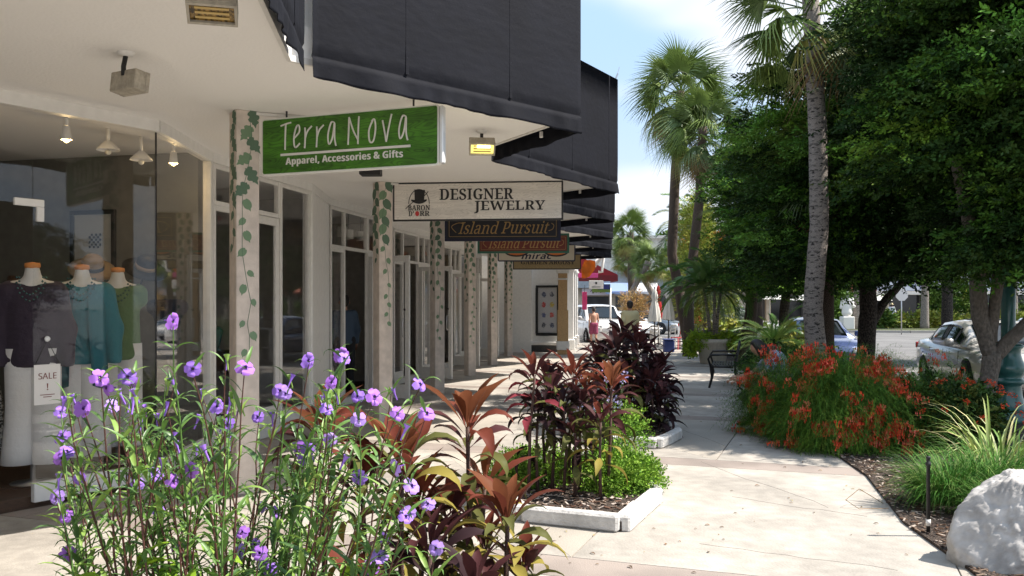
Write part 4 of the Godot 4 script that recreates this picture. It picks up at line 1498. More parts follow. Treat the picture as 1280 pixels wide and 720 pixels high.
func build_ground() -> void:
	var sh := Sh.new()
	sh.prism(PackedVector2Array([Vector2(-300, 40), Vector2(400, 40), Vector2(400, -500), Vector2(-300, -500)]), -0.6, -0.135)
	struct("road", sh.done(), M.asphalt, "grey asphalt road and parking beyond the planted strip")
	# the walk: slabs over a dark bed, cut to the walk's outline. (x, -d)
	var walk := PackedVector2Array()
	for p in [[-9, -3], [7.2, -3], [7.2, 4.0], [7.35, 34], [14, 36], [14, 42], [-6, 42], [-9, 31]]:
		walk.append(Vector2(p[0], -p[1]))
	sh = Sh.new()
	sh.prism(walk, -0.6, -0.012)
	struct("pavement_bed", sh.done(), M.joint)
	var pav := Node3D.new()
	pav.name = "pavement"
	pav.set_meta("kind", "structure")
	pav.set_meta("label", "pale stone pavement of large slabs with pinkish bands")
	add_child(pav)
	var u := Vector2(0.94, -0.34)  # rows run this way in (x, d)
	var v := Vector2(0.34, 0.94)
	var o := Vector2(2.0, 6.72)
	var d := -9.0
	var row := 0
	var front := PackedVector2Array()  # pavement stays clear of the shop floors
	for p in [[-4.5, -3], [7.2, -3], [7.2, 4.0], [7.35, 34], [14, 36], [14, 42], [-6, 42], [-0.7, 31], [-1.0, 29.0], [-1.5, 26.6], [-1.5, 24.9], [-2.0, 22.4], [-1.95, 20.7], [-2.45, 18.2], [-2.4, 16.5], [-2.9, 14.0], [-2.85, 12.3], [-3.35, 9.85], [-3.28, 8.1], [-4.6, 6.1], [-5.2, 5.0]]:
		front.append(Vector2(p[0], -p[1]))
	while d < 44.0:
		var deep := 0.42 if row % 2 == 0 else 3.0 + 0.3 * (row % 3)
		var x := -22.0 + (row % 4) * 0.9
		while x < 30.0:
			var wide := rf(2.2, 3.4) if row % 2 == 1 else rf(3.0, 5.5)
			var g := 0.004
			var q := [o + u * (x + g) + v * (d + g), o + u * (x + wide - g) + v * (d + g), o + u * (x + wide - g) + v * (d + deep - g), o + u * (x + g) + v * (d + deep - g)]
			var cuts := [[0, 1, 2, 3]]
			if row % 2 == 1 and rng.randf() < 0.62:
				cuts = [[0, 1, 2], [0, 2, 3]] if rng.randf() < 0.5 else [[0, 1, 3], [1, 2, 3]]
			for c in cuts:
				var mid := Vector2.ZERO
				for i in c:
					mid += q[i] / c.size()
				var rect := PackedVector2Array()
				for i in c:
					var p: Vector2 = q[i] + (mid - q[i]).normalized() * (0.004 if c.size() == 3 else 0.0)
					rect.append(Vector2(p.x, -p.y))
				for piece in clip_poly(front, rect):
					if piece.size() < 3:
						continue
					sh = Sh.new()
					sh.prism(piece, -0.011, 0.0)
					var m: Material = M.slab_band if row % 2 == 0 else [M.slab_a, M.slab_b, M.slab_c, M.slab_a][rng.randi() % 4]
					put(pav, "slab", sh.done(), m)
			x += wide
		d += deep
		row += 1
	for c in [[2.0, 9.3, 2.6, 7.2], [1.3, 6.1, 2.4, 5.5], [2.2, 12.2, 2.5, 10.4], [-1.2, 6.6, -0.4, 8.9], [1.9, 7.6, 2.8, 6.9], [0.3, 14.0, 1.1, 17.0]]:
		sh = Sh.new()
		var a := Vector2(c[0], c[1])
		var e := Vector2(c[2], c[3])
		for i in 9:
			var n := a.lerp(Vector2(c[2], c[3]), 1.0 / (9 - i)) + Vector2(rf(-0.025, 0.025), rf(-0.025, 0.025))
			sh.bar(V(a, 0.0004), V(n, 0.0004), rf(0.003, 0.006), 0.0016)
			a = n
		put(pav, "crack", sh.done(), M.joint)
	# planted strip along the walk
	var bed := PackedVector2Array()
	for p in [[2.45, 4.2], [2.83, 5.37], [2.96, 6.65], [3.42, 8.5], [3.55, 9.6], [3.42, 10.8], [3.62, 13.2], [4.1, 16], [5.4, 19.5], [6.1, 24], [6.7, 29], [7.2, 29], [7.2, 4.2]]:
		bed.append(Vector2(p[0], -p[1]))
	sh = Sh.new()
	sh.prism(bed, -0.01, 0.022)
	struct("planting_bed", sh.done(), M.mulch, "brown mulch bed along the outer side of the walk")
	var chip := Sh.new()
	chip.cbox(Vector3.ZERO, Vector3(0.05, 0.006, 0.014), 0.002)
	var xs := []
	var cs := []
	for i in 9000:
		var p := Vector2(rf(2.4, 5.5), -rf(4.3, 11.5))
		if Geometry2D.is_point_in_polygon(p, bed):
			xs.append(Transform3D(Basis.from_euler(Vector3(rf(-0.4, 0.4), rf(0, TAU), rf(-0.3, 0.3))).scaled(Vector3.ONE * rf(0.5, 1.3)), Vector3(p.x, 0.026, p.y)))
			cs.append([Color(0.10, 0.06, 0.04), Color(0.22, 0.16, 0.12), Color(0.38, 0.32, 0.27), Color(0.06, 0.045, 0.04)][i % 4])
	var ch := multi(self, "mulch_chips", chip.done(), M.chips, xs, cs)
	ch.set_meta("label", "loose bark and shell chips over the mulch bed")
	tag(ch, "loose bark and shell chips over the mulch bed", "mulch")
	var dry := leaf_mesh(0.045, 0.02, 0.3, 0.9, 0.5, 4)
	xs = []
	cs = []
	for i in 110:
		var q := Vector2(rf(-1.5, 3.4), rf(5.2, 17.0))
		if i % 2 == 0:
			q = Vector2(rf(2.3, 3.3), rf(6.0, 12.0)) if i % 4 else Vector2(rf(-0.6, 1.6), rf(5.6, 6.6))
		xs.append(Transform3D(Basis(Vector3.UP, rf(0, TAU)).scaled(Vector3.ONE * rf(0.4, 1.2)), Q(q.x, q.y, 0.004)))
		cs.append(tone([Color(0.22, 0.13, 0.06), Color(0.35, 0.27, 0.12), Color(0.12, 0.08, 0.05)][i % 3], 0.2))
	tag(multi(self, "leaf_litter", dry, M.leafy, xs, cs), "small dry leaves scattered over the pale walk", "leaf litter")
	# street kerb
	for i in 18:
		var a := 4.2 + i * 1.7
		sh = Sh.new()
		sh.cbox(Vector3(7.29, -0.06, -(a + 0.85)), Vector3(0.16, 0.19, 1.69), 0.02)
		var kb := struct("kerb", sh.done(), M.kerb_grey)
		kb.set_meta("group", "street kerb stones")
	# parking lines
	for i in 5:
		sh = Sh.new()
		var z := 12.0 + i * 5.2
		sh.prism(PackedVector2Array([Vector2(7.5, -z), Vector2(12.5, -z - 2.2), Vector2(12.5, -z - 2.32), Vector2(7.5, -z - 0.12)]), -0.135, -0.131)
		struct("parking_line", sh.done(), M.plain_white)
	# island across the road
	var isl := PackedVector2Array()
	for p in [[17, 60], [26, 57.5], [90, 57.5], [90, 84], [30, 84], [19, 76]]:
		isl.append(Vector2(p[0], -p[1]))
	sh = Sh.new()
	sh.prism(isl, -0.4, -0.02)
	struct("lawn_island", sh.done(), M.lawn, "grass island across the road with palms and hedges")
	for i in isl.size():
		var a := isl[i]
		var b := isl[(i + 1) % isl.size()]
		sh = Sh.new()
		sh.bar(Vector3(a.x, -0.06, a.y), Vector3(b.x, -0.06, b.y), 0.35, 0.16)
		struct("kerb", sh.done(), M.kerb_grey)
	sh = Sh.new()
	sh.prism(PackedVector2Array([Vector2(-40, -92), Vector2(110, -92), Vector2(110, -130), Vector2(-40, -130)]), -0.4, 0.0)
	struct("far_pavement", sh.done(), M.slab_b)


func planter(label: String, pts: Array, inner: Material) -> Node3D:
	var t := thing("kerbed_planter", label, "planter", V(pts[0]))
	var o := V(pts[0])
	var poly := PackedVector2Array()
	for p in pts:
		poly.append(Vector2(p.x - pts[0].x, -(p.y - pts[0].y)))
	var sh := Sh.new()
	sh.prism(poly, -0.01, 0.075)
	put(t, "soil", sh.done(), inner)
	for i in pts.size():
		var a: Vector3 = V(pts[i]) - o
		var b: Vector3 = V(pts[(i + 1) % pts.size()]) - o
		var n := maxi(1, int((b - a).length() / 0.40))
		for k in n:
			var p := a.lerp(b, (k + 0.016) / n)
			var q := a.lerp(b, (k + 0.984) / n)
			sh = Sh.new()
			sh.bar(p + Vector3.UP * rf(0.054, 0.066) + Vector3(rf(-0.006, 0.006), 0, rf(-0.006, 0.006)), q + Vector3.UP * rf(0.054, 0.066), rf(0.11, 0.135), 0.125, rf(0.012, 0.02))
			put(t, "kerb_stone", sh.done(), M.kerb)
	return t


func chips_in(t: Node3D, c: Vector2, r: Vector2, n: int) -> void:
	var chip := Sh.new()
	chip.cbox(Vector3.ZERO, Vector3(0.05, 0.006, 0.014), 0.002)
	var xs := []
	var cs := []
	for i in n:
		var a := rf(0, TAU)
		var k := sqrt(rng.randf())
		xs.append(Transform3D(Basis.from_euler(Vector3(rf(-0.5, 0.5), rf(0, TAU), rf(-0.4, 0.4))).scaled(Vector3.ONE * rf(0.5, 1.4)), Vector3(c.x + cos(a) * r.x * k, 0.083, -(c.y + sin(a) * r.y * k)) - t.position))
		cs.append([Color(0.12, 0.07, 0.05), Color(0.30, 0.23, 0.18), Color(0.45, 0.38, 0.33), Color(0.06, 0.045, 0.04)][i % 4])
	multi(t, "bark_chips", chip.done(), M.chips, xs, cs)


# ---- the nearest plant: tall ruellia with violet trumpets
func build_ruellia() -> void:
	var base := Vector3(-0.95, 0.08, -2.75)
	var t := thing("ruellia_plant", "tall stemmed plant with narrow leaves and violet trumpet flowers, nearest of all", "flowering plant", base)
	# petals: five lobes round a throat
	var fl := []
	for v in 3:
		var sh := Sh.new(true)
		for i in 5:
			var a := TAU * i / 5.0 + rf(-0.06, 0.06)
			var tilt := rf(0.15, 0.42)
			var d := Vector3(cos(a), tilt, sin(a)).normalized()
			var s := d.cross(Vector3.UP).normalized()
			var rows := []
			for r in 5:
				var q := r / 4.0
				var p := Vector3(cos(a), 0, sin(a)) * 0.006 + d * 0.030 * q + Vector3.UP * (0.003 * sin(q * 5.0 + i) - 0.010 * q * q * (1.0 + v * 0.3))
				var hw: float = [0.004, 0.011, 0.016, 0.0165, 0.011][r]
				rows.append([p + s * hw + Vector3.UP * 0.002 * sin(i * 3.0 + r), p + Vector3.UP * 0.001, p - s * hw - Vector3.UP * 0.002 * sin(i * 2.0 + r)])
			for r in 4:
				for k in 2:
					sh.quad(rows[r][k], rows[r + 1][k], rows[r + 1][k + 1], rows[r][k + 1])
		fl.append(sh.done())
	var th := Sh.new(true)
	th.lathe([Vector2(0.0025, -0.045), Vector2(0.003, -0.02), Vector2(0.007, -0.004), Vector2(0.0105, 0.002)], 8)
	var tube_mesh := th.done()
	var lv := []
	for s in [[0.125, 0.017, 0.5, 0.9], [0.11, 0.014, 0.3, 1.3], [0.145, 0.018, 0.6, 0.6], [0.10, 0.016, 0.2, 0.8], [0.13, 0.015, 0.7, 1.9]]:
		lv.append(leaf_mesh(s[0], s[1], s[2], s[3], 0.5, 6, 0.0, 0.4))
	var lm := [M.ruellia_leaf, M.ruellia_leaf_pale, M.ruellia_leaf, M.ruellia_leaf_dark]
	# flower places, metres from the viewer's line: (x, y, d)
	var spots := [[216, 402], [385, 451], [425, 446], [307, 459], [125, 472], [133, 485], [165, 476], [241, 461], [76, 515], [141, 507], [77, 573], [99, 598], [71, 621], [165, 590], [172, 605], [193, 592], [238, 588], [85, 692], [271, 508], [322, 521], [345, 640], [222, 682], [303, 665], [300, 690], [338, 710], [318, 680], [357, 492], [447, 495], [468, 496], [412, 551], [375, 560], [449, 597], [385, 562], [430, 448], [525, 480], [497, 517], [493, 585], [535, 630], [481, 673], [474, 695], [511, 641], [545, 685], [414, 478]]
	var stems := []
	for s in spots:
		var d := rf(2.45, 3.15)
		var p := Vector3((s[0] - 640) * d / 1100.0, 1.65 - (s[1] - 382) * d / 1100.0, -d)
		stems.append([p, true])
		if stems.size() % 3 == 0:
			stems.append([p + Vector3(rf(-0.06, 0.06), rf(-0.10, 0.03), rf(-0.05, 0.05)), true])
	for i in 40:
		var d := rf(2.4, 3.3)
		var px := 60.0 + 450.0 * rng.randf()
		var top := lerpf(430.0, 560.0, rng.randf()) + absf(px - 290.0) * 0.28
		stems.append([Vector3((px - 640) * d / 1100.0, 1.65 - (top - 382) * d / 1100.0, -d), false])
	var count := 0
	var rest := {}
	for k in 4:
		rest[k] = Sh.new(true)
	var shapes := [[0.125, 0.017, 0.5, 0.9], [0.11, 0.014, 0.3, 1.3], [0.145, 0.018, 0.6, 0.6], [0.10, 0.016, 0.2, 0.8], [0.13, 0.015, 0.7, 1.9]]
	var jobs := []
	for s in stems:
		var tipp: Vector3 = s[0] - base
		var f := Vector3(tipp.x * 0.45 + rf(-0.15, 0.15), 0, tipp.z * 0.45 + rf(-0.12, 0.12))
		var path := []
		var bend := Vector3(rf(-0.05, 0.05), 0, rf(-0.05, 0.05))
		for i in 10:
			var q := i / 9.0
			path.append(f.lerp(tipp, q) * Vector3(1, 0, 1) + Vector3(0, tipp.y * pow(q, 0.82), 0) + bend * sin(q * PI) + Vector3(rf(-0.006, 0.006), 0, rf(-0.006, 0.006)))
		var sh := Sh.new(true)
		sh.tube(path, [0.0042, 0.004, 0.0038, 0.0036, 0.0034, 0.0032, 0.003, 0.0026, 0.002, 0.0015], 6, false)
		var low: bool = s[1] and rng.randf() < 0.3
		put(t, "stem", sh.done(), M.ruellia_stem if rng.randf() < 0.75 else M.ruellia_leaf)
		if s[1]:
			var toview: Vector3 = (Q(0, 0, 1.65) - s[0]).normalized()
			var up: Vector3 = (toview + Vector3(rf(-1.0, 1.0), rf(-0.35, 0.8), rf(-0.5, 0.5))).normalized()
			var b := along(up.cross(Vector3(0, 1, 0.1)), 0)
			b = Basis(up.cross(b.z).normalized(), up, b.z).orthonormalized()
			var at := tipp + Vector3(0, 0.0, 0)
			var fo := put(t, "flower", fl[rng.randi() % 3], [M.ruellia_flower, M.ruellia_flower, M.ruellia_flower_pale, M.ruellia_flower_pink][rng.randi() % 4], Transform3D(b.scaled(Vector3.ONE * rf(0.60, 0.86)), at))
			put(fo, "flower_tube", tube_mesh, M.ruellia_throat)
		else:
			for q in 2:
				put(t, "bud", tube_mesh, [M.ruellia_flower, M.ruellia_leaf_pale][q], Transform3D(along(Vector3(rf(-0.5, 0.5), 1, rf(-0.5, 0.5))) * Basis(Vector3(0, 0, 1), -PI / 2), tipp + Vector3(rf(-0.01, 0.01), 0.02, rf(-0.01, 0.01))))
		var nodes := 12
		var az := rf(0, TAU)
		for i in nodes:
			var q := lerpf(0.36, 0.995, float(i) / (nodes - 1))
			var x := q * 9.0
			var k := mini(int(x), 8)
			var p: Vector3 = path[k].lerp(path[k + 1], x - k)
			az += PI / 2 + rf(-0.4, 0.4)
			for sgn in [0.0, PI]:
				if rng.randf() < 0.12:
					continue
				var d := Vector3(cos(az + sgn), rf(0.1, 0.9), sin(az + sgn)).normalized()
				var sc := rf(0.65, 1.15) * (0.75 if q > 0.93 else 1.0)
				jobs.append([p, d, sc, rf(-0.5, 0.5), rng.randi() % 5, rng.randi() % 4, p.y])
	jobs.sort_custom(func(a, b): return a[6] > b[6])
	for j in jobs:
		var xf := Transform3D(along(j[1], j[3]).scaled(Vector3.ONE * j[2]), j[0])
		if count < 300:
			put(t, "leaf", lv[j[4]], lm[j[5]], xf)
		else:
			var s: Array = shapes[j[4]]
			rest[j[5]].leaf(xf, s[0], s[1], s[2], s[3], 0.5, 5, 0.0, 0.4)
		count += 1
	for k in 4:
		put(t, "leaf_mass", rest[k].done(), lm[k]).set_meta("kind", "stuff")


func build_cordylines() -> void:
	var warm := [M.cord_orange, M.cord_red, M.cord_green, M.cord_olive, M.cord_olive, M.cord_olive]
	var red := [M.cord_orange, M.cord_red, M.cord_plum, M.cord_green, M.cord_green]
	var dark := [M.cord_plum, M.cord_dark, M.cord_dark, M.cord_green, M.cord_dark]
	var dull := [M.cord_red, M.cord_plum, M.cord_green, M.cord_olive, M.cord_olive]
	var C := func(x: float, d: float, top: float, n: int, ms: Array, s: float, lean := Vector3.ZERO) -> Array:
		return [Vector3(x, 0.07, -d), Vector3(x, top, -d) + lean, n, ms, s]
	var near := "red-leaved cordylines beside the violet flowers"
	var L := func(canes: Array) -> Array:
		var o: Vector3 = canes[0][0]
		var r := []
		for c in canes:
			r.append([c[0] - o, c[1] - o, c[2], c[3], c[4]])
		return r
	var plant := func(label: String, group: String, canes: Array) -> void:
		cordyline(label, canes[0][0], L.call(canes), group)
	plant.call("bronze and olive cordyline with yellowing lower blades, closest to the pavement", near, [C.call(-0.02, 3.95, 0.68, 34, warm, 0.9), C.call(-0.12, 4.1, 0.52, 24, dull, 0.85), C.call(0.05, 4.0, 0.42, 20, dull, 0.8)])
	plant.call("upright rust-red cordyline with two tall blades, behind the bronze one", near, [C.call(-0.22, 4.35, 1.05, 26, red, 1.0), C.call(-0.14, 4.45, 0.72, 24, warm, 0.95), C.call(-0.30, 4.25, 0.62, 22, dull, 0.9)])
	plant.call("dark cordyline half hidden by violet flowers and narrow leaves", near, [C.call(-0.50, 4.0, 0.90, 34, warm, 1.0), C.call(-0.35, 3.75, 0.58, 26, dark, 0.95), C.call(-0.44, 4.15, 0.70, 28, red, 0.95)])
	plant.call("reddish cordyline between the flower stems, under the shop door", near, [C.call(-0.85, 3.9, 1.08, 28, red, 0.9), C.call(-0.7, 4.1, 0.82, 26, dull, 0.9)])
	plant.call("low olive cordyline deep among the flower stems", near, [C.call(-0.62, 3.55, 0.45, 26, dull, 0.95), C.call(-0.15, 3.6, 0.45, 24, dark, 0.9)])
	var mid := "cordylines in the white kerbed planter"
	plant.call("tall rust-red cordyline with pink stalks, apart from the others in the white planter", mid, [C.call(0.14, 7.35, 1.05, 22, [M.cord_red, M.cord_plum, M.cord_pink, M.cord_dark], 0.95, Vector3(0.05, 0, 0))])
	plant.call("bushy dark green cordyline with bare canes in the white planter", mid, [C.call(0.22, 7.45, 0.72, 24, dark, 0.85), C.call(0.34, 7.5, 0.92, 30, [M.cord_plum, M.cord_green, M.cord_dark, M.cord_green], 0.9), C.call(0.43, 7.35, 0.80, 24, [M.cord_dark, M.cord_green], 0.85), C.call(0.30, 7.7, 0.95, 24, dark, 0.9)])
	plant.call("cordyline with orange-lit top blades, middle of the white planter", mid, [C.call(0.50, 7.75, 1.02, 26, [M.cord_red, M.cord_plum, M.cord_green], 0.95, Vector3(0.04, 0, 0)), C.call(0.58, 7.5, 0.78, 28, dark, 0.85), C.call(0.52, 7.25, 0.6, 22, [M.cord_plum, M.cord_green], 0.8)])
	plant.call("slim cordyline with a fan of red blades at the kerb's corner", mid, [C.call(0.72, 7.15, 0.70, 22, dull, 0.85), C.call(0.80, 7.35, 0.98, 30, [M.cord_orange, M.cord_red, M.cord_plum, M.cord_plum, M.cord_green], 0.95, Vector3(0.03, 0, 0)), C.call(0.66, 7.8, 0.90, 24, red, 0.9)])
	var far := "dark maroon cordylines in the far planter"
	var spots := [[1.33, 11.2, 1.08], [1.62, 11.35, 1.14], [1.12, 11.6, 0.85], [1.95, 11.7, 0.78], [1.45, 11.0, 0.72], [1.75, 11.1, 0.62], [1.5, 11.9, 1.2], [1.22, 12.1, 0.95], [1.85, 12.1, 1.0]]
	var names := ["tall maroon cordyline standing nearest in the dark clump", "maroon cordyline with the highest upright blades of the dark clump", "dark cordyline spreading towards the shop side of its clump", "dark drooping cordyline spreading towards the walk", "low dark cordyline at the front of the maroon clump", "low maroon cordyline by the planter kerb", "tall cordyline at the back of the maroon clump", "maroon cordyline behind, nearest the shop pillars", "maroon cordyline behind, nearest the bench"]
	for i in spots.size():
		var s: Array = spots[i]
		plant.call(names[i], far, [C.call(s[0], s[1], s[2], 34, dark if i % 2 == 0 else [M.cord_plum, M.cord_plum, M.cord_dark, M.cord_dark], 1.15), C.call(s[0] + 0.12, s[1] + 0.15, s[2] * 0.62, 30, dark, 1.05)])


func build_beds() -> void:
	var t := planter("low planter in front, under the violet flowers", [Vector2(-2.2, 2.4), Vector2(-1.8, 1.9), Vector2(0.25, 1.9), Vector2(0.6, 2.6), Vector2(0.45, 4.2), Vector2(0.1, 4.6), Vector2(-1.5, 4.6), Vector2(-2.2, 4.0)], M.mulch)
	t = planter("white kerbed planter with red cordylines and bright green ground cover", [Vector2(0.08, 6.75), Vector2(0.80, 6.42), Vector2(1.20, 7.35), Vector2(1.25, 8.5), Vector2(0.75, 9.2), Vector2(0.0, 8.9), Vector2(-0.2, 7.7)], M.mulch)
	chips_in(t, Vector2(0.5, 7.4), Vector2(0.5, 0.8), 500)
	t = planter("white kerbed planter under the dark maroon cordylines", [Vector2(0.95, 10.35), Vector2(1.68, 10.15), Vector2(2.05, 10.9), Vector2(2.15, 12.2), Vector2(1.6, 13.0), Vector2(0.9, 12.7), Vector2(0.7, 11.4)], M.mulch)
	chips_in(t, Vector2(1.5, 11.0), Vector2(0.5, 0.7), 300)
	# ground cover in the white planter
	var small := [sprig(10, 0.10, 0.030, 0.55, 21), sprig(12, 0.12, 0.026, 0.6, 22)]
	var g := [Color(0.16, 0.30, 0.03), Color(0.22, 0.36, 0.05), Color(0.11, 0.22, 0.03)]
	bush("ground_cover_plant", "bright lime-green ground cover spilling over the white kerb", "plant", Q(0.95, 7.9, 0.08), [[Vector3(0, 0.08, -0.1), Vector3(0.28, 0.15, 0.6)], [Vector3(-0.1, 0.08, 0.4), Vector3(0.2, 0.12, 0.25)], [Vector3(0.12, 0.08, 0.1), Vector3(0.22, 0.12, 0.5)]], 2200, small, M.leafy, g)
	bush("ground_cover_plant", "low green ground cover behind the bare cordyline canes", "plant", Q(0.25, 8.1, 0.08), [[Vector3(0, 0.08, 0), Vector3(0.42, 0.15, 0.5)], [Vector3(-0.25, 0.08, 0.5), Vector3(0.2, 0.14, 0.2)]], 1500, small, M.leafy, g)
	# pale blue and lilac flowers between the planters
	var pl := thing("lilac_plant", "pale lilac flower heads on thin stalks behind the red cordylines", "flowering plant", Q(0.98, 8.6, 0.08))
	var xs := []
	var cs := []
	var st := Sh.new(true)
	for i in 16:
		var p := Vector3(rf(-0.35, 0.3), rf(0.45, 0.95), rf(-0.3, 0.3))
		st.tube([Vector3(p.x * 0.4, 0, p.z * 0.4), p * Vector3(0.7, 0.6, 0.7), p], [0.004, 0.003], 5, false)
		for k in 14:
			xs.append(Transform3D(Basis.from_euler(Vector3(rf(0, TAU), rf(0, TAU), 0)).scaled(Vector3.ONE * 0.55), p + Vector3(rf(-0.03, 0.03), rf(-0.03, 0.03), rf(-0.03, 0.03))))
			cs.append(tone(Color(0.55, 0.48, 0.75) if i % 3 else Color(0.35, 0.36, 0.62), 0.2))
	put(pl, "stalks", st.done(), M.ruellia_leaf).set_meta("kind", "stuff")
	multi(pl, "blossom", sprig(4, 0.02, 0.03, 0.8, 31), M.petal, xs, cs)
	crown(pl, "foliage", [[Vector3(0.05, 0.3, 0), Vector3(0.28, 0.3, 0.25)]], 500, small, M.leafy, g, 0.3, 0.3, -0.3, 0.5, 4)
	# broad lime leaves at the foot of the ruellia
	t = thing("broad_leaf_plant", "lime-green broad leaved plant low among the violet flower stems", "plant", Q(-0.98, 2.6, 0.08))
	var bl := leaf_mesh(0.16, 0.12, 0.5, 1.1, 0.2, 6, 0.1, 0.35)
	for i in 46:
		var az := rf(0, TAU)
		var h := rf(0.35, 0.80)
		put(t, "leaf", bl, M.lime_leaf, Transform3D(along(Vector3(cos(az), rf(0, 0.7), sin(az)), rf(-0.4, 0.4)).scaled(Vector3.ONE * rf(0.5, 1.0)), Vector3(cos(az) * 0.1 + rf(-0.28, 0.38), h, sin(az) * 0.1 + rf(-0.2, 0.2))))
	var vs := Sh.new(true)
	for i in 12:
		vs.tube([Vector3(rf(-0.1, 0.1), 0, 0), Vector3(rf(-0.2, 0.25), 0.45, rf(-0.1, 0.1)), Vector3(rf(-0.25, 0.3), 0.75, rf(-0.15, 0.15))], [0.006, 0.004], 5)
	put(t, "stalks", vs.done(), M.ruellia_leaf)


func build_street_bed() -> void:
	# firecracker bushes: fine weeping strands and scarlet tubes
	var strand := func(sd: int) -> ArrayMesh:
		var r := RandomNumberGenerator.new()
		r.seed = sd
		var sh := Sh.new(false)
		var p := Vector3.ZERO
		for i in 9:
			var a := 0.9 - 2.0 * i / 9.0
			var q := p + Vector3(cos(a), sin(a), 0) * 0.065
			sh.quad(p + Vector3(0, 0, 0.002), p - Vector3(0, 0, 0.002), q - Vector3(0, 0, 0.0015), q + Vector3(0, 0, 0.0015))
			for k in 4:
				var d := Vector3(r.randf_range(0.2, 1), r.randf_range(-0.7, 0.7), r.randf_range(-0.9, 0.9)).normalized()
				var e := q + d * r.randf_range(0.04, 0.09)
				var w := d.cross(Vector3(0.3, 1, 0.2)).normalized() * 0.0022
				sh.tri(q + w, q - w, e)
			p = q
		return sh.done()
	var strands := [strand.call(1), strand.call(2), strand.call(3)]
	var tubes := []
	for s in 2:
		var r := RandomNumberGenerator.new()
		r.seed = 70 + s
		var sh := Sh.new(false)
		for i in 5:
			var p := Vector3(r.randf_range(-0.03, 0.03), r.randf_range(-0.03, 0.03), r.randf_range(-0.03, 0.03))
			var d := Vector3(r.randf_range(-0.4, 0.4), -1, r.randf_range(-0.4, 0.4)).normalized()
			sh.tube([p, p + d * 0.018, p + d * 0.026], [0.002, 0.0045, 0.0075], 5, false)
		tubes.append(sh.done())
	var green := [Color(0.07, 0.165, 0.025), Color(0.11, 0.23, 0.03), Color(0.05, 0.12, 0.02), Color(0.15, 0.25, 0.04)]
	var scarlet := [Color(0.66, 0.06, 0.03), Color(0.78, 0.11, 0.05), Color(0.5, 0.035, 0.02), Color(0.80, 0.19, 0.12)]
	var fire := func(label: String, at: Vector3, rad: Vector3, n: int, nf: int, bias: Vector3) -> void:
		var t := thing("firecracker_bush", label, "shrub", at, 0.0, "scarlet flowering bushes along the walk")
		var xs := [[], [], []]
		var cs := [[], [], []]
		var wob := FastNoiseLite.new()
		wob.frequency = 1.7
		wob.seed = nf
		for i in n:
			var d := Vector3(rng.randfn(), absf(rng.randfn()) * 0.9, rng.randfn()).normalized()
			var p := d * rad * pow(rng.randf(), 0.45)
			p *= 1.0 + 0.30 * wob.get_noise_3dv(d)
			p.y = maxf(p.y, 0.02)
			var dir := Vector3(d.x + rf(-0.8, 0.8), 0, d.z + rf(-0.8, 0.8)).normalized()
			var b := along(dir, rf(-0.3, 0.3)) * Basis(Vector3(0, 0, 1), rf(-0.8, 0.7))
			xs[i % 3].append(Transform3D(b.scaled(Vector3.ONE * rf(0.42, 0.8)), p * Vector3(0.88, 0.93, 0.88)))
			cs[i % 3].append(tone(green[rng.randi() % 4], 0.25))
		for k in 3:
			multi(t, "foliage", strands[k], M.needle, xs[k], cs[k])
		var fx := [[], []]
		var fc := [[], []]
		var nz := FastNoiseLite.new()
		nz.frequency = 2.4
		nz.seed = n
		var made := 0
		for i in nf * 14:
			if made >= nf:
				break
			var d := Vector3(rng.randfn(), absf(rng.randfn()) * 0.8, rng.randfn()).normalized()
			if rng.randf() > 0.25 + d.dot(bias):
				continue
			var p := d * rad * rf(0.86, 1.06) * (1.0 + 0.30 * wob.get_noise_3dv(d))
			if nz.get_noise_3dv(p) < 0.2:
				continue
			p.y = maxf(p.y, 0.05)
			fx[i % 2].append(Transform3D(Basis(Vector3.UP, rf(0, TAU)).scaled(Vector3.ONE * rf(0.8, 1.4)), p))
			fc[i % 2].append(tone(scarlet[rng.randi() % 4], 0.2))
			made += 1
		for k in 2:
			multi(t, "blossom", tubes[k], M.petal, fx[k], fc[k])
		var w := Sh.new(true)
		for i in 26:
			var a := rf(0, TAU)
			w.tube([Vector3(cos(a) * 0.1, 0, sin(a) * 0.1), Vector3(cos(a) * rad.x * 0.3, rad.y * 0.5, sin(a) * rad.z * 0.3), Vector3(cos(a) * rad.x * 0.7, rad.y * 0.8, sin(a) * rad.z * 0.7)], [0.008, 0.005, 0.002], 5, false)
		put(t, "stems", w.done(), M.ruellia_leaf_dark).set_meta("kind", "stuff")
	fire.call("large weeping bush covered in scarlet tube flowers beside the walk", Q(3.95, 10.4, 0.02), Vector3(0.88, 1.12, 0.85), 13000, 1500, Vector3(0.2, 0.45, 0.55))
	fire.call("scarlet flowering bush half hiding the seated person", Q(3.52, 11.45, 0.02), Vector3(0.62, 1.06, 0.45), 3200, 420, Vector3(-0.2, 0.5, 0.4))
	fire.call("small scarlet flowering bush against the forked tree", Q(5.35, 11.2, 0.02), Vector3(0.6, 0.95, 0.6), 1900, 200, Vector3(0.3, 0.6, 0.2))
	# ixora: glossy leaves, orange-red heads
	var lf := [sprig(9, 0.14, 0.055, 0.45, 41), sprig(9, 0.16, 0.05, 0.5, 42)]
	var ix := bush("ixora_shrub", "glossy dark ixora shrub with round orange-red flower heads", "shrub", Q(4.95, 10.0, 0.02), [[Vector3(-0.1, 0.36, 0), Vector3(0.60, 0.44, 0.5)], [Vector3(0.18, 0.32, -0.1), Vector3(0.42, 0.38, 0.45)]], 2600, lf, M.leafy, [Color(0.03, 0.065, 0.016), Color(0.05, 0.10, 0.02), Color(0.10, 0.12, 0.025), Color(0.02, 0.045, 0.012)])
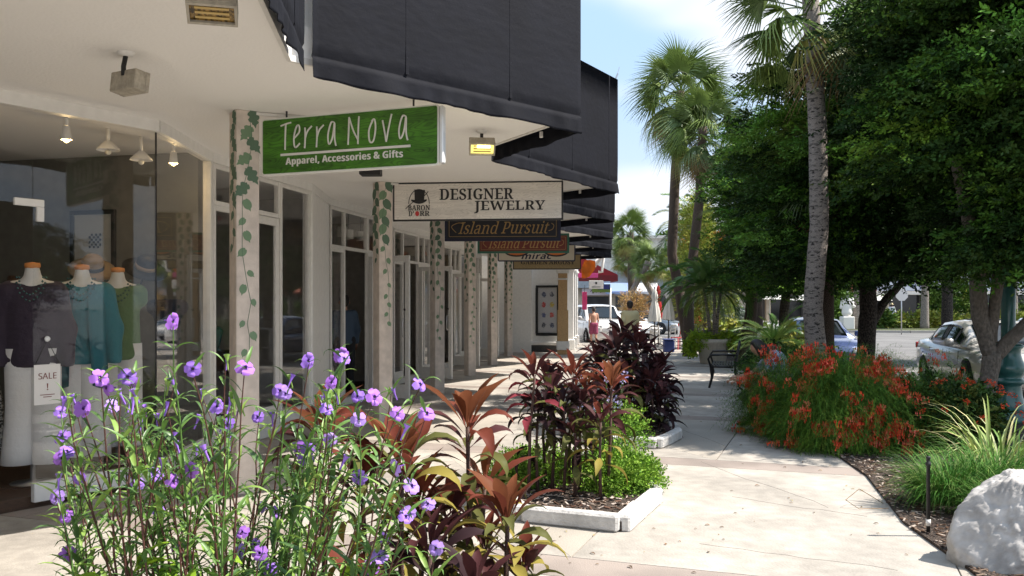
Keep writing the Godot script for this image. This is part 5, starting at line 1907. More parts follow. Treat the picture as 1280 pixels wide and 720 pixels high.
	for i in 24:
		var a := rf(0, TAU)
		var e := rf(-0.1, 1.3)
		var p := Vector3(cos(a) * cos(e) * 0.66, 0.36 + sin(e) * 0.46, absf(sin(a) * cos(e)) * 0.58)
		if p.x > 0.2:
			p.x += 0.15
		var xs := []
		var cs := []
		for k in 14:
			var d := Vector3(rng.randfn(), rng.randfn(), rng.randfn()).normalized() * 0.028
			xs.append(Transform3D(Basis.from_euler(Vector3(rf(0, TAU), rf(0, TAU), 0)).scaled(Vector3.ONE * 0.6), p + d))
			cs.append(tone(Color(0.66, 0.09, 0.035), 0.2))
		multi(ix, "flower_head", sprig(5, 0.02, 0.028, 0.8, 51), M.petal, xs, cs)
	# strap-leaved clumps
	var grass := func(label: String, at: Vector3, n: int, len: float, wid: float, spread: float, cols: Array) -> void:
		var t := thing("grass_clump", label, "plant", at, 0.0)
		var ms := [leaf_mesh(len, wid, 1.15, 1.7, 0.4, 6, 0, 0.3), leaf_mesh(len * 1.1, wid, 1.3, 1.3, 0.4, 6, 0, 0.3), leaf_mesh(len * 0.9, wid, 0.9, 1.9, 0.4, 6, 0, 0.3)]
		var xs := [[], [], []]
		var cs := [[], [], []]
		for i in n:
			var az := rf(0, TAU)
			var r := spread * sqrt(rng.randf())
			var k := i % 3
			xs[k].append(Transform3D((along(Vector3(cos(az), 0, sin(az)), 0) * Basis(Vector3.UP, rf(-0.7, 0.7)) * Basis(Vector3(0, 0, 1), rf(-0.25, 0.2))).scaled(Vector3.ONE * rf(0.65, 1.1)), Vector3(cos(az) * r, 0.02, sin(az) * r * 0.8)))
			cs[k].append(tone(cols[rng.randi() % cols.size()], 0.25))
		for k in 3:
			multi(t, "blades", ms[k], M.needle, xs[k], cs[k])
	var lir := [Color(0.06, 0.17, 0.025), Color(0.085, 0.22, 0.035), Color(0.04, 0.12, 0.02), Color(0.17, 0.25, 0.07)]
	grass.call("dense dark-green grass clump behind the black stake", Q(3.56, 7.15, 0.02), 1500, 0.52, 0.008, 0.24, lir)
	grass.call("grass clump between the black stake and the white boulder", Q(3.72, 6.6, 0.02), 900, 0.44, 0.008, 0.2, lir)
	grass.call("grass clump behind the white boulder's far shoulder", Q(4.1, 7.5, 0.02), 1000, 0.6, 0.009, 0.3, lir)
	grass.call("cream-striped spiky plant in front of the lamp post base", Q(4.55, 8.2, 0.02), 130, 0.85, 0.026, 0.22, [Color(0.36, 0.42, 0.16), Color(0.52, 0.52, 0.28), Color(0.2, 0.3, 0.08)])
	grass.call("wispy tuft beside the black sandals", Q(3.35, 11.8, 0.02), 40, 0.5, 0.006, 0.1, [Color(0.2, 0.28, 0.1), Color(0.3, 0.36, 0.15)])
	# boulder
	var nz := FastNoiseLite.new()
	nz.frequency = 1.4
	nz.fractal_octaves = 5
	nz.seed = 9
	var nf := FastNoiseLite.new()
	nf.noise_type = FastNoiseLite.TYPE_CELLULAR
	nf.cellular_return_type = FastNoiseLite.RETURN_DISTANCE
	nf.frequency = 1.9
	var sh := Sh.new(true)
	var rings := []
	var planes := [[Vector3(-0.75, 0.55, 0.35).normalized(), 0.86], [Vector3(0.1, 0.98, 0.1).normalized(), 0.98], [Vector3(-0.25, 0.3, 0.92).normalized(), 0.90], [Vector3(0.55, 0.1, 0.83).normalized(), 0.92], [Vector3(-0.95, -0.1, 0.2).normalized(), 1.02]]
	var rr := RandomNumberGenerator.new()
	rr.seed = 12
	for i in 18:
		planes.append([Vector3(rr.randfn(), rr.randfn() * 0.7 + 0.2, rr.randfn()).normalized(), rr.randf_range(0.96, 1.10)])
	for i in 71:
		var e := -0.6 + (PI / 2 + 0.6) * i / 70.0
		var ring := []
		for k in 120:
			var a := TAU * k / 120
			var d := Vector3(cos(a) * cos(e), sin(e), sin(a) * cos(e))
			var r := 1.25
			for q in planes:
				var c := d.dot(q[0])
				if c > 0.2:
					r = minf(r, q[1] / c)
			r += 0.05 * nz.get_noise_3dv(d * 1.6) + 0.05 * nf.get_noise_3dv(d * 2.2) + 0.035 * nz.get_noise_3dv(d * 5.0) + 0.012 * nz.get_noise_3dv(d * 14.0)
			var p := d * r
			p *= Vector3(0.365, 0.53, 0.33)
			p.x += 0.16 * clampf(0.45 - p.y, -0.2, 0.45) * (-0.75) + 0.02
			p.y = maxf(p.y, -0.06)
			ring.append(p)
		rings.append(ring)
	for i in 70:
		for k in 120:
			var k2 := (k + 1) % 120
			sh.quad(rings[i][k2], rings[i][k], rings[i + 1][k], rings[i + 1][k2])
	tag(put(self, "boulder", sh.done(), M.rock, Transform3D(Basis(Vector3.UP, 0.3), Q(3.25, 5.62, 0.03))), "pale weathered boulder in the mulch bed at the walk's edge", "boulder")
	# irrigation stake
	var t := thing("irrigation_stake", "thin black irrigation stake with a white band", "stake", Q(2.98, 6.3, 0.0))
	var sk := Sh.new(true)
	sk.lathe([Vector2(0, -0.02), Vector2(0.013, -0.02), Vector2(0.013, 0.50), Vector2(0.019, 0.505), Vector2(0.019, 0.525), Vector2(0.012, 0.53), Vector2(0.012, 0.55), Vector2(0.016, 0.555), Vector2(0.016, 0.57), Vector2(0, 0.572)], 12)
	put(t, "pipe", sk.done(), M.plain_black)
	sk = Sh.new(true)
	sk.lathe([Vector2(0.0135, 0.075), Vector2(0.0165, 0.075), Vector2(0.0165, 0.12), Vector2(0.0135, 0.12)], 12)
	put(t, "band", sk.done(), M.plain_white)
	# a broken reed lying on the walk's edge
	t = thing("dry_runner", "thin dry runner curling over the walk's edge", "twig", Q(2.98, 7.3, 0.01))
	sk = Sh.new(true)
	sk.tube([Vector3(0.1, 0.0, 0), Vector3(-0.1, 0.12, 0.0), Vector3(-0.25, 0.05, 0.1), Vector3(-0.18, 0.0, 0.2), Vector3(0.05, 0.01, 0.22)], [0.003], 5)
	put(t, "runner", sk.done(), M.fan_dead)


func tree(label: String, at: Vector3, trunks: Array, blobs: Array, n: int, bark: Material, meshes: Array, cols: Array, thr := -0.02, group := "shade trees along the street") -> Node3D:
	var t := thing("shade_tree", label, "tree", at, 0.0, group)
	for i in trunks.size():
		var sh := Sh.new(true)
		var path: Array = trunks[i][0]
		var fine := []
		var rr := []
		for j in path.size() - 1:
			for k in 5:
				var f := k / 5.0
				fine.append(path[j].lerp(path[j + 1], f) + Vector3(rf(-0.008, 0.008), 0, rf(-0.008, 0.008)))
				rr.append(lerpf(trunks[i][1][j], trunks[i][1][j + 1], f) * rf(0.97, 1.03))
		fine.append(path[-1])
		rr.append(trunks[i][1][-1])
		sh.tube(fine, rr, 14)
		put(t, "trunk" if i == 0 else "limb", sh.done(), bark)
	if n > 8000:
		boughs(t, blobs, int(n / 62.0), 62, meshes, M.leafy, cols)
	else:
		crown(t, "crown", blobs, n, meshes, M.leafy, cols, 0.4, 0.85, thr, 0.30, n + 7, 0.8, 1.4)
	return t


func build_trees() -> void:
	var lf := [sprig(18, 0.28, 0.068, 0.5, 61), sprig(20, 0.32, 0.060, 0.5, 62), sprig(16, 0.24, 0.074, 0.45, 63)]
	var cols := [Color(0.019, 0.044, 0.010), Color(0.031, 0.070, 0.013), Color(0.056, 0.125, 0.018), Color(0.11, 0.22, 0.03)]
	tree("forked tree by the teal lamp post with a dense dark crown", Q(6.55, 12.1, 0.0), [
		[[Vector3(-0.1, -0.05, 0), Vector3(-0.02, 0.5, 0), Vector3(0.06, 1.0, 0)], [0.14, 0.108, 0.125]],
		[[Vector3(0.03, 0.95, 0), Vector3(-0.12, 1.5, 0), Vector3(-0.22, 2.3, 0.1), Vector3(-0.6, 3.6, 0.3)], [0.105, 0.11, 0.10, 0.07]],
		[[Vector3(0.08, 0.95, 0), Vector3(0.42, 1.36, 0.12), Vector3(0.85, 1.9, 0.2), Vector3(1.4, 3.4, 0.2)], [0.10, 0.085, 0.08, 0.06]],
		[[Vector3(0.04, 1.15, 0), Vector3(0.06, 1.9, 0.1), Vector3(0.1, 2.9, 0.3), Vector3(0.2, 4.5, 0.2)], [0.075, 0.075, 0.07, 0.05]],
		[[Vector3(0.4, 3.6, 1.0), Vector3(0.35, 3.1, 1.2), Vector3(0.12, 2.75, 1.25)], [0.018, 0.014, 0.008]]],
		[[Vector3(1.2, 4.9, 0.2), Vector3(2.5, 2.5, 2.4)], [Vector3(-0.15, 4.4, 0.1), Vector3(1.15, 1.4, 1.4)], [Vector3(0.25, 2.75, 0.9), Vector3(0.55, 0.72, 0.55)], [Vector3(-0.2, 2.45, 0.8), Vector3(0.5, 0.4, 0.45)], [Vector3(1.5, 3.0, 0.5), Vector3(1.2, 0.8, 1.2)], [Vector3(2.4, 3.0, -1.0), Vector3(1.6, 1.0, 1.6)], [Vector3(-0.6, 6.0, 0.2), Vector3(0.9, 0.9, 0.9)]], 30000, M.bark, lf, cols)
	tree("dark-trunked shade tree behind the scarlet bushes", Q(6.75, 16.8, 0.0), [
		[[Vector3(-0.15, -0.05, 0), Vector3(0.0, 0.7, 0), Vector3(0.05, 1.5, 0), Vector3(0.05, 2.6, 0), Vector3(0.1, 4.5, 0)], [0.20, 0.17, 0.165, 0.14, 0.08]],
		[[Vector3(0.08, 1.25, 0), Vector3(0.38, 1.75, 0), Vector3(0.8, 2.2, 0), Vector3(1.6, 2.9, 0)], [0.09, 0.08, 0.065, 0.04]],
		[[Vector3(0.05, 1.9, 0), Vector3(-0.5, 2.6, 0), Vector3(-1.3, 3.3, 0.2)], [0.08, 0.06, 0.04]]],
		[[Vector3(0.2, 4.7, 0), Vector3(2.6, 2.6, 2.2)], [Vector3(-0.9, 2.9, 0.7), Vector3(1.3, 0.75, 1.2)], [Vector3(1.1, 3.0, 0.6), Vector3(1.4, 0.7, 1.1)], [Vector3(0.1, 2.75, 1.2), Vector3(0.9, 0.5, 0.6)], [Vector3(2.2, 3.5, 0.3), Vector3(1.2, 1.0, 1.1)], [Vector3(2.6, 3.1, -0.6), Vector3(1.0, 0.6, 1.0)]], 26000, M.bark_dark, lf, cols)
	tree("shade tree with a brighter green crown beyond the tall palm trunk", Q(7.3, 23.5, 0.0), [
		[[Vector3(0, -0.05, 0), Vector3(-0.05, 1.2, 0), Vector3(0.05, 2.3, 0), Vector3(0.1, 4.2, 0)], [0.15, 0.13, 0.12, 0.07]],
		[[Vector3(0, 1.9, 0), Vector3(0.5, 2.5, 0), Vector3(1.1, 3.2, 0)], [0.07, 0.05, 0.03]]],
		[[Vector3(0.1, 4.6, 0), Vector3(1.75, 1.9, 1.8)], [Vector3(-0.6, 3.2, 0.6), Vector3(1.1, 1.1, 1.2)], [Vector3(0.9, 3.0, 0.4), Vector3(1.3, 1.0, 1.2)], [Vector3(0.0, 2.35, 0.9), Vector3(1.3, 0.5, 0.8)], [Vector3(1.6, 4.6, -0.3), Vector3(1.6, 1.8, 1.5)], [Vector3(0.3, 6.0, 0.0), Vector3(1.5, 1.1, 1.2)]], 22000, M.bark_dark, lf, [Color(0.036, 0.082, 0.016), Color(0.060, 0.135, 0.020), Color(0.085, 0.175, 0.024), Color(0.13, 0.25, 0.03)])
	tree("tall shade tree filling the gap between the crowns", Q(13.6, 27.5, -0.13), [
		[[Vector3(0, -0.05, 0), Vector3(0.0, 2.4, 0), Vector3(0.1, 5.6, 0)], [0.18, 0.16, 0.08]]],
		[[Vector3(0.0, 6.8, 0), Vector3(3.6, 3.2, 2.2)], [Vector3(2.4, 5.6, 0.4), Vector3(3.2, 2.0, 1.8)], [Vector3(-1.6, 9.0, 0.0), Vector3(2.4, 2.0, 1.6)]], 18000, M.bark_dark, lf, cols)
	tree("street tree opposite the first shop window, mirrored in its glass", Q(12.5, 2.5, -0.13), [
		[[Vector3(0, -0.05, 0), Vector3(0.0, 1.5, 0), Vector3(0.1, 3.2, 0)], [0.18, 0.15, 0.09]]],
		[[Vector3(0.0, 2.9, 0), Vector3(2.4, 1.6, 4.2)]], 9000, M.bark_dark, lf, cols)
	# bamboo-like yellow-green plume and a pale crown behind it
	tree("feathery yellow-green tree behind the twin palms", Q(7.45, 34.0, -0.13), [[[Vector3(0, 0, 0), Vector3(0, 2.5, 0), Vector3(0.1, 4.4, 0)], [0.09, 0.07, 0.03]]],
		[[Vector3(-0.4, 3.4, 0), Vector3(0.85, 2.3, 0.8)], [Vector3(0.3, 2.6, 0), Vector3(0.9, 1.5, 0.8)], [Vector3(-0.3, 5.2, 0), Vector3(0.5, 0.9, 0.5)]], 2600, M.bark, [sprig(12, 0.30, 0.11, 0.28, 65), sprig(10, 0.26, 0.12, 0.25, 66)], [Color(0.30, 0.34, 0.06), Color(0.22, 0.30, 0.05), Color(0.40, 0.40, 0.10)], -0.4, "")


func build_palms() -> void:
	fan_palm("tall ringed palm with a pale bare trunk and yellowing fronds, nearest of the palms", Q(5.05, 14.6, 0.0), [Vector3(0.0, -0.05, 0), Vector3(0.02, 0.6, 0), Vector3(-0.06, 1.6, 0), Vector3(0.05, 3.0, 0), Vector3(0.02, 4.6, 0), Vector3(-0.1, 6.75, 0)], [0.21, 0.175, 0.158, 0.155, 0.148, 0.135], 30, 1.0, M.palm_bark, 1)
	var p1 := fan_palm("taller of the two leaning palms in the plaza", Q(5.75, 30.0, 0.0), [Vector3(0.35, -0.05, 0), Vector3(0.05, 1.6, 0), Vector3(-0.3, 3.4, 0), Vector3(-0.2, 5.8, 0), Vector3(0.0, 8.95, 0)], [0.22, 0.18, 0.165, 0.165, 0.15], 40, 1.1, M.palm_bark_brown, 14, "twin palms in the plaza")
	p1.rotation.y = 0.0
	fan_palm("shorter of the two leaning palms in the plaza", Q(5.85, 28.6, 0.0), [Vector3(-0.1, -0.05, 0), Vector3(-0.12, 1.6, 0), Vector3(0.05, 3.4, 0), Vector3(0.25, 5.2, 0), Vector3(0.35, 7.45, 0)], [0.21, 0.17, 0.155, 0.15, 0.14], 38, 1.05, M.palm_bark_brown, 14, "twin palms in the plaza")
	# palms further off
	var far := "palms around the far shops"
	var a := fan_palm("curved palm leaning towards the far white building", Q(11.2, 70.0, -0.13), [Vector3(0.9, 0, 0), Vector3(0.4, 2.0, 0), Vector3(-0.9, 4.2, 0), Vector3(-1.9, 5.8, 0)], [0.26, 0.24, 0.22, 0.28], 34, 1.1, M.palm_bark, 6, far)
	var b := fan_palm("upright far palm between the closed umbrellas and the white building", Q(12.2, 66.0, -0.13), [Vector3(0.3, 0, 0), Vector3(0.1, 2.5, 0), Vector3(0.0, 5.0, 0)], [0.24, 0.22, 0.22], 34, 1.05, M.palm_bark_brown, 8, far)
	dup(b, "highest far palm peeping past the black awnings", Q(8.6, 64.0, -0.13) + Vector3(0, 1.6, 0), 1.0, 1.1)
	dup(b, "far palm with a rounded head above the twin umbrellas", Q(13.6, 62.0, -0.13) + Vector3(0, 1.0, 0), 2.0, 0.95)
	dup(a, "palm whose crown hangs over the red awning", Q(7.6, 58.0, -0.13), 2.6, 0.8)
	# plain trunks on the lawn island and in the strip
	var strip := "bare palm trunks under the tree crowns"
	var spots := [[6.6, 25.0, 0.17, 0.2, "thick leaning palm trunk beyond the bench"], [8.2, 29.5, 0.2, 0.0, "straight grey palm trunk beyond the sago palm"], [5.9, 16.5, 0.13, 0.0, "dark palm trunk close behind the tall pale palm"]]
	for s in spots:
		fan_palm(s[4], Q(s[0], s[1], 0.0), [Vector3(0, -0.1, 0), Vector3(s[3], 1.5, 0), Vector3(s[3] * 1.5, 4.5, 0)], [s[2] * 1.25, s[2], s[2] * 0.85], 16, 0.9, M.palm_bark_brown, 4, strip)
	var isl := "palm trunks on the grass island"
	var il := ["palm trunk on the island in front of the topiary", "palm trunk on the island beside the yellow fish post", "palm trunk on the island behind the silver car roof", "slim palm trunk on the island near the forked tree", "palm trunk on the island by the man in the straw hat", "palm trunk on the island near the blue car"]
	var ip := [[35.0, 66.0], [38.8, 68.0], [42.0, 70.0], [44.3, 71.0], [30.0, 64.0], [24.5, 62.5]]
	var proto: Node3D
	for i in ip.size():
		if i == 0:
			proto = fan_palm(il[0], Q(ip[0][0], ip[0][1], -0.02), [Vector3(0, -0.1, 0), Vector3(0.05, 2.5, 0), Vector3(0.0, 6.0, 0)], [0.34, 0.27, 0.24], 26, 1.2, M.palm_bark, 6, isl)
		else:
			dup(proto, il[i], Q(ip[i][0], ip[i][1], -0.02), i * 1.3, 0.85 + 0.07 * (i % 3))
	# date palm with orange fruit
	var dm := [feather_mesh(3.4, 46, 0.55, 0.05, 0.0, 1.2, 5, 0.5), feather_mesh(3.0, 42, 0.5, 0.05, 0.0, 1.6, 6, 0.6)]
	var dp := feather_palm("date_palm", "date palm with arching grey-green fronds and hanging orange fruit", Q(11.7, 55.0, -0.13), [[[Vector3(0, 0, 0), Vector3(0, 3, 0), Vector3(0, 6.6, 0)], 0.3, 0.28]], 44, dm, [M.feather_grey, M.feather, M.feather_grey], M.palm_bark_brown, -0.75, 1.4, 1.0)
	var fr := []
	var fc := []
	for i in 700:
		var cl := i % 4
		fr.append(Transform3D(Basis().scaled(Vector3.ONE * 1.6), Vector3([0.5, 0.95, 1.35, -0.9][cl] + rng.randfn() * 0.22, 6.0 + rng.randfn() * 0.25 - 0.1 * cl, 0.9 + rng.randfn() * 0.3)))
		fc.append(tone(Color(0.75, 0.22, 0.03), 0.25))
	multi(dp, "fruit", sprig(4, 0.05, 0.06, 0.8, 71), M.petal, fr, fc)
	# potted palm
	var pot := thing("planter_pot", "round cream planter pot of trailing lime-green plants", "planter", Q(5.75, 25.2, 0.0))
	var sh := Sh.new(true)
	sh.lathe([Vector2(0, 0), Vector2(0.36, 0), Vector2(0.44, 0.56), Vector2(0.52, 0.58), Vector2(0.53, 0.70), Vector2(0.46, 0.70), Vector2(0.44, 0.62), Vector2(0, 0.62)], 28)
	put(pot, "pot", sh.done(), mat("pot_cream", 0.72, 0.67, 0.58, 0.8, {"tex": "mottle", "size": 0.5}))
	crown(pot, "trailing_plant", [[Vector3(-0.40, 0.68, 0.1), Vector3(0.34, 0.20, 0.3)], [Vector3(0.42, 0.68, 0.15), Vector3(0.34, 0.18, 0.3)], [Vector3(-0.66, 0.42, 0.1), Vector3(0.12, 0.28, 0.14)]], 700, [sprig(10, 0.14, 0.05, 0.6, 23)], M.leafy, [Color(0.32, 0.45, 0.04), Color(0.24, 0.38, 0.04)], 0.3, 0.3, -0.4, 0.5, 3)
	var pm := [feather_mesh(1.5, 30, 0.36, 0.035, 0.0, 1.5, 8, 0.3), feather_mesh(1.35, 28, 0.34, 0.035, 0.0, 1.2, 9, 0.3)]
	feather_palm("potted_palm", "bushy triple-stemmed palm growing in the cream pot", Q(5.75, 25.2, 0.6), [[[Vector3(-0.05, 0, 0), Vector3(-0.14, 0.8, 0), Vector3(-0.26, 1.55, 0)], 0.06, 0.035], [[Vector3(0.03, 0, 0), Vector3(0.04, 0.8, 0.03), Vector3(0.05, 1.7, 0)], 0.06, 0.035], [[Vector3(0.08, 0, 0.04), Vector3(0.14, 0.8, 0), Vector3(0.24, 1.5, 0)], 0.055, 0.035]], 20, pm, [M.feather, M.feather, M.fan_green], M.palm_bark, -0.35, 1.25, 1.0)
	var sm := [feather_mesh(1.05, 46, 0.16, 0.012, 0.0, 1.0, 18, 0.7), feather_mesh(0.95, 44, 0.15, 0.012, 0.0, 0.7, 19, 0.7)]
	feather_palm("sago_palm", "low sago palm with stiff dark fronds behind the bench", Q(5.95, 20.0, 0.0), [[[Vector3(0, 0, 0), Vector3(0, 0.4, 0), Vector3(0, 0.8, 0)], 0.16, 0.15]], 34, sm, [M.feather, M.fan_green], M.bark, -0.15, 1.2, 1.0)
	# low hedge behind the seated person
	bush("low_hedge", "low dark glossy hedge behind the scarlet bushes", "hedge", Q(5.0, 16.4, 0.02), [[Vector3(0, 0.4, 0), Vector3(0.75, 0.5, 0.5)], [Vector3(0.7, 0.35, 0.2), Vector3(0.6, 0.4, 0.5)]], 1600, [sprig(9, 0.14, 0.06, 0.5, 41)], M.leafy, [Color(0.03, 0.07, 0.02), Color(0.05, 0.10, 0.03)])
	# twigs of a dry shrub and straw-coloured grass tree in the plaza
	bush("straw_shrub", "straw-coloured dry shrub in the plaza", "shrub", Q(5.0, 36.0, -0.01), [[Vector3(0, 1.75, 0), Vector3(0.42, 0.38, 0.4)], [Vector3(0.1, 1.45, 0), Vector3(0.28, 0.3, 0.28)]], 300, [sprig(9, 0.3, 0.12, 0.2, 45)], M.leafy, [Color(0.45, 0.30, 0.12), Color(0.36, 0.24, 0.10)], "", 0.4, -0.5)
	put(get_child(get_child_count() - 1), "stem", (func() -> Mesh:
		var s := Sh.new(true)
		for i in 6:
			s.tube([Vector3(0, 0, 0), Vector3(rf(-0.1, 0.1), 0.9, 0), Vector3(rf(-0.3, 0.3), 1.6, rf(-0.2, 0.2))], [0.02, 0.012], 6)
		return s.done()).call(), M.bark)


# ---- street furniture
func make_bench(label: String, m: Material, at: Vector3, turn: float) -> Node3D:
	var t := thing("park_bench", label, "bench", at, turn)
	for i in 8:
		var sh := Sh.new()
		sh.cbox(Vector3(0, 0.44 + 0.004 * absf(i - 3.5), -0.19 + i * 0.056), Vector3(1.5, 0.014, 0.042), 0.004)
		put(t, "seat_slat", sh.done(), m)
	for i in 7:
		var sh := Sh.new()
		sh.cbox(Vector3(0, 0.50 + i * 0.055, -0.235 - i * 0.013), Vector3(1.5, 0.042, 0.014), 0.004)
		put(t, "back_slat", sh.done(), m)
	for x in [-0.76, 0.0, 0.76]:
		var sh := Sh.new(true)
		sh.tube([Vector3(x, 0.0, 0.27), Vector3(x, 0.22, 0.22), Vector3(x, 0.42, 0.25), Vector3(x, 0.43, 0.0), Vector3(x, 0.42, -0.2)], [0.022], 6, true, 0.7)
		sh.tube([Vector3(x, 0.0, -0.33), Vector3(x, 0.25, -0.24), Vector3(x, 0.48, -0.23), Vector3(x, 0.90, -0.33)], [0.022], 6, true, 0.7)
		put(t, "leg_frame", sh.done(), m)
		if x != 0.0:
			sh = Sh.new(true)
			sh.tube([Vector3(x, 0.42, 0.24), Vector3(x, 0.58, 0.29), Vector3(x, 0.66, 0.24), Vector3(x, 0.67, 0.0), Vector3(x, 0.66, -0.26)], [0.022], 6, true, 0.8)
			put(t, "armrest", sh.done(), m)
	return t


func lamp_post(called: String, label: String, at: Vector3, size: float, h: float) -> void:
	var t := thing(called, label, "lamp post", at)
	var sh := Sh.new(true)
	sh.lathe([Vector2(0, 0), Vector2(0.29, 0), Vector2(0.29, 0.06), Vector2(0.27, 0.08), Vector2(0.275, 0.13), Vector2(0.245, 0.155), Vector2(0.20, 0.23), Vector2(0.165, 0.36), Vector2(0.155, 0.47), Vector2(0.16, 0.50), Vector2(0.20, 0.515), Vector2(0.205, 0.555), Vector2(0.17, 0.575), Vector2(0.165, 0.60), Vector2(0.19, 0.64), Vector2(0.215, 0.70), Vector2(0.20, 0.75), Vector2(0.165, 0.82), Vector2(0.145, 0.90), Vector2(0.15, 0.96), Vector2(0.185, 0.985), Vector2(0.185, 1.01), Vector2(0.15, 1.025), Vector2(0.095, 1.03)], 32)
	put(t, "base", sh.done(), M.teal, Transform3D(Basis().scaled(Vector3.ONE * size), Vector3.ZERO))
	sh = Sh.new(true)
	sh.lathe([Vector2(0.088 * size, 1.0 * size), Vector2(0.075 * size, h), Vector2(0, h)], 20)
	put(t, "pole", sh.done(), M.teal)
	sh = Sh.new(true)
	sh.lathe([Vector2(0.05, h), Vector2(0.12, h + 0.06), Vector2(0.2, h + 0.35), Vector2(0.17, h + 0.55), Vector2(0, h + 0.6)], 16)
	put(t, "globe", sh.done(), M.lamp_glass)
	sh = Sh.new(true)
	sh.lathe([Vector2(0.21, h + 0.5), Vector2(0.19, h + 0.58), Vector2(0.05, h + 0.7), Vector2(0, h + 0.8)], 16)
	put(t, "cap", sh.done(), M.teal)


func closed_umbrella(label: String, at: Vector3, h: float, m: Material, r: float) -> void:
	var t := thing("closed_umbrella", label, "umbrella", at, 0.0, "folded parasols in the plaza")
	var sh := Sh.new(true)
	sh.lathe([Vector2(0, 0), Vector2(0.2, 0), Vector2(0.2, 0.04), Vector2(0.03, 0.07)], 16)
	put(t, "base", sh.done(), M.dark_metal)
	sh = Sh.new(true)
	sh.lathe([Vector2(0.024, 0), Vector2(0.024, h + 0.04), Vector2(0, h + 0.06)], 10)
	put(t, "pole", sh.done(), M.bark_dark)
	sh = Sh.new(true)
	var rings := []
	for i in 12:
		var q := i / 11.0
		var ring := []
		for k in 32:
			var a := TAU * k / 32
			var rr: float = r * [0.06, 0.30, 0.42, 0.5, 0.36, 0.5, 0.62, 0.74, 0.84, 0.93, 0.98, 1.0][i] * (1.0 + 0.24 * cos(a * 8.0 + i * 0.1))
			ring.append(Vector3(cos(a) * rr, h - q * h * 0.54 - 0.02 * cos(a * 8.0) * q, sin(a) * rr))
		rings.append(ring)
	rings.reverse()
	for i in 11:
		for k in 32:
			var k2 := (k + 1) % 32
			sh.quad(rings[i][k2], rings[i][k], rings[i + 1][k], rings[i + 1][k2])
	put(t, "canopy", sh.done(), m)
	sh = Sh.new(true)
	sh.tube([Vector3(r * 0.42, h * 0.80, 0), Vector3(0, h * 0.80, r * 0.42), Vector3(-r * 0.42, h * 0.80, 0), Vector3(0, h * 0.80, -r * 0.42), Vector3(r * 0.42, h * 0.80, 0)], [0.012], 5)
	put(t, "strap", sh.done(), m)


func cafe_chair(label: String, at: Vector3, turn: float, m: Material) -> void:
	var t := thing("cafe_chair", label, "chair", at, turn, "plaza chairs")
	var sh := Sh.new()
	sh.cbox(Vector3(0, 0.45, 0), Vector3(0.44, 0.03, 0.44), 0.008)
	put(t, "seat", sh.done(), m)
	sh = Sh.new()
	for x in [-0.2, 0.2]:
		sh.bar(Vector3(x, 0.46, -0.2), Vector3(x, 0.88, -0.26), 0.03, 0.03)
	for y in [0.62, 0.74, 0.86]:
		sh.cbox(Vector3(0, y, -0.225 - (y - 0.5) * 0.1), Vector3(0.42, 0.07, 0.02), 0.005)
	put(t, "backrest", sh.done(), m)
	for x in [-0.2, 0.2]:
		for z in [-0.2, 0.2]:
			sh = Sh.new()
			sh.bar(Vector3(x, 0.44, z), Vector3(x * 1.1, 0.0, z * 1.1), 0.03, 0.03)
			put(t, "leg", sh.done(), m)


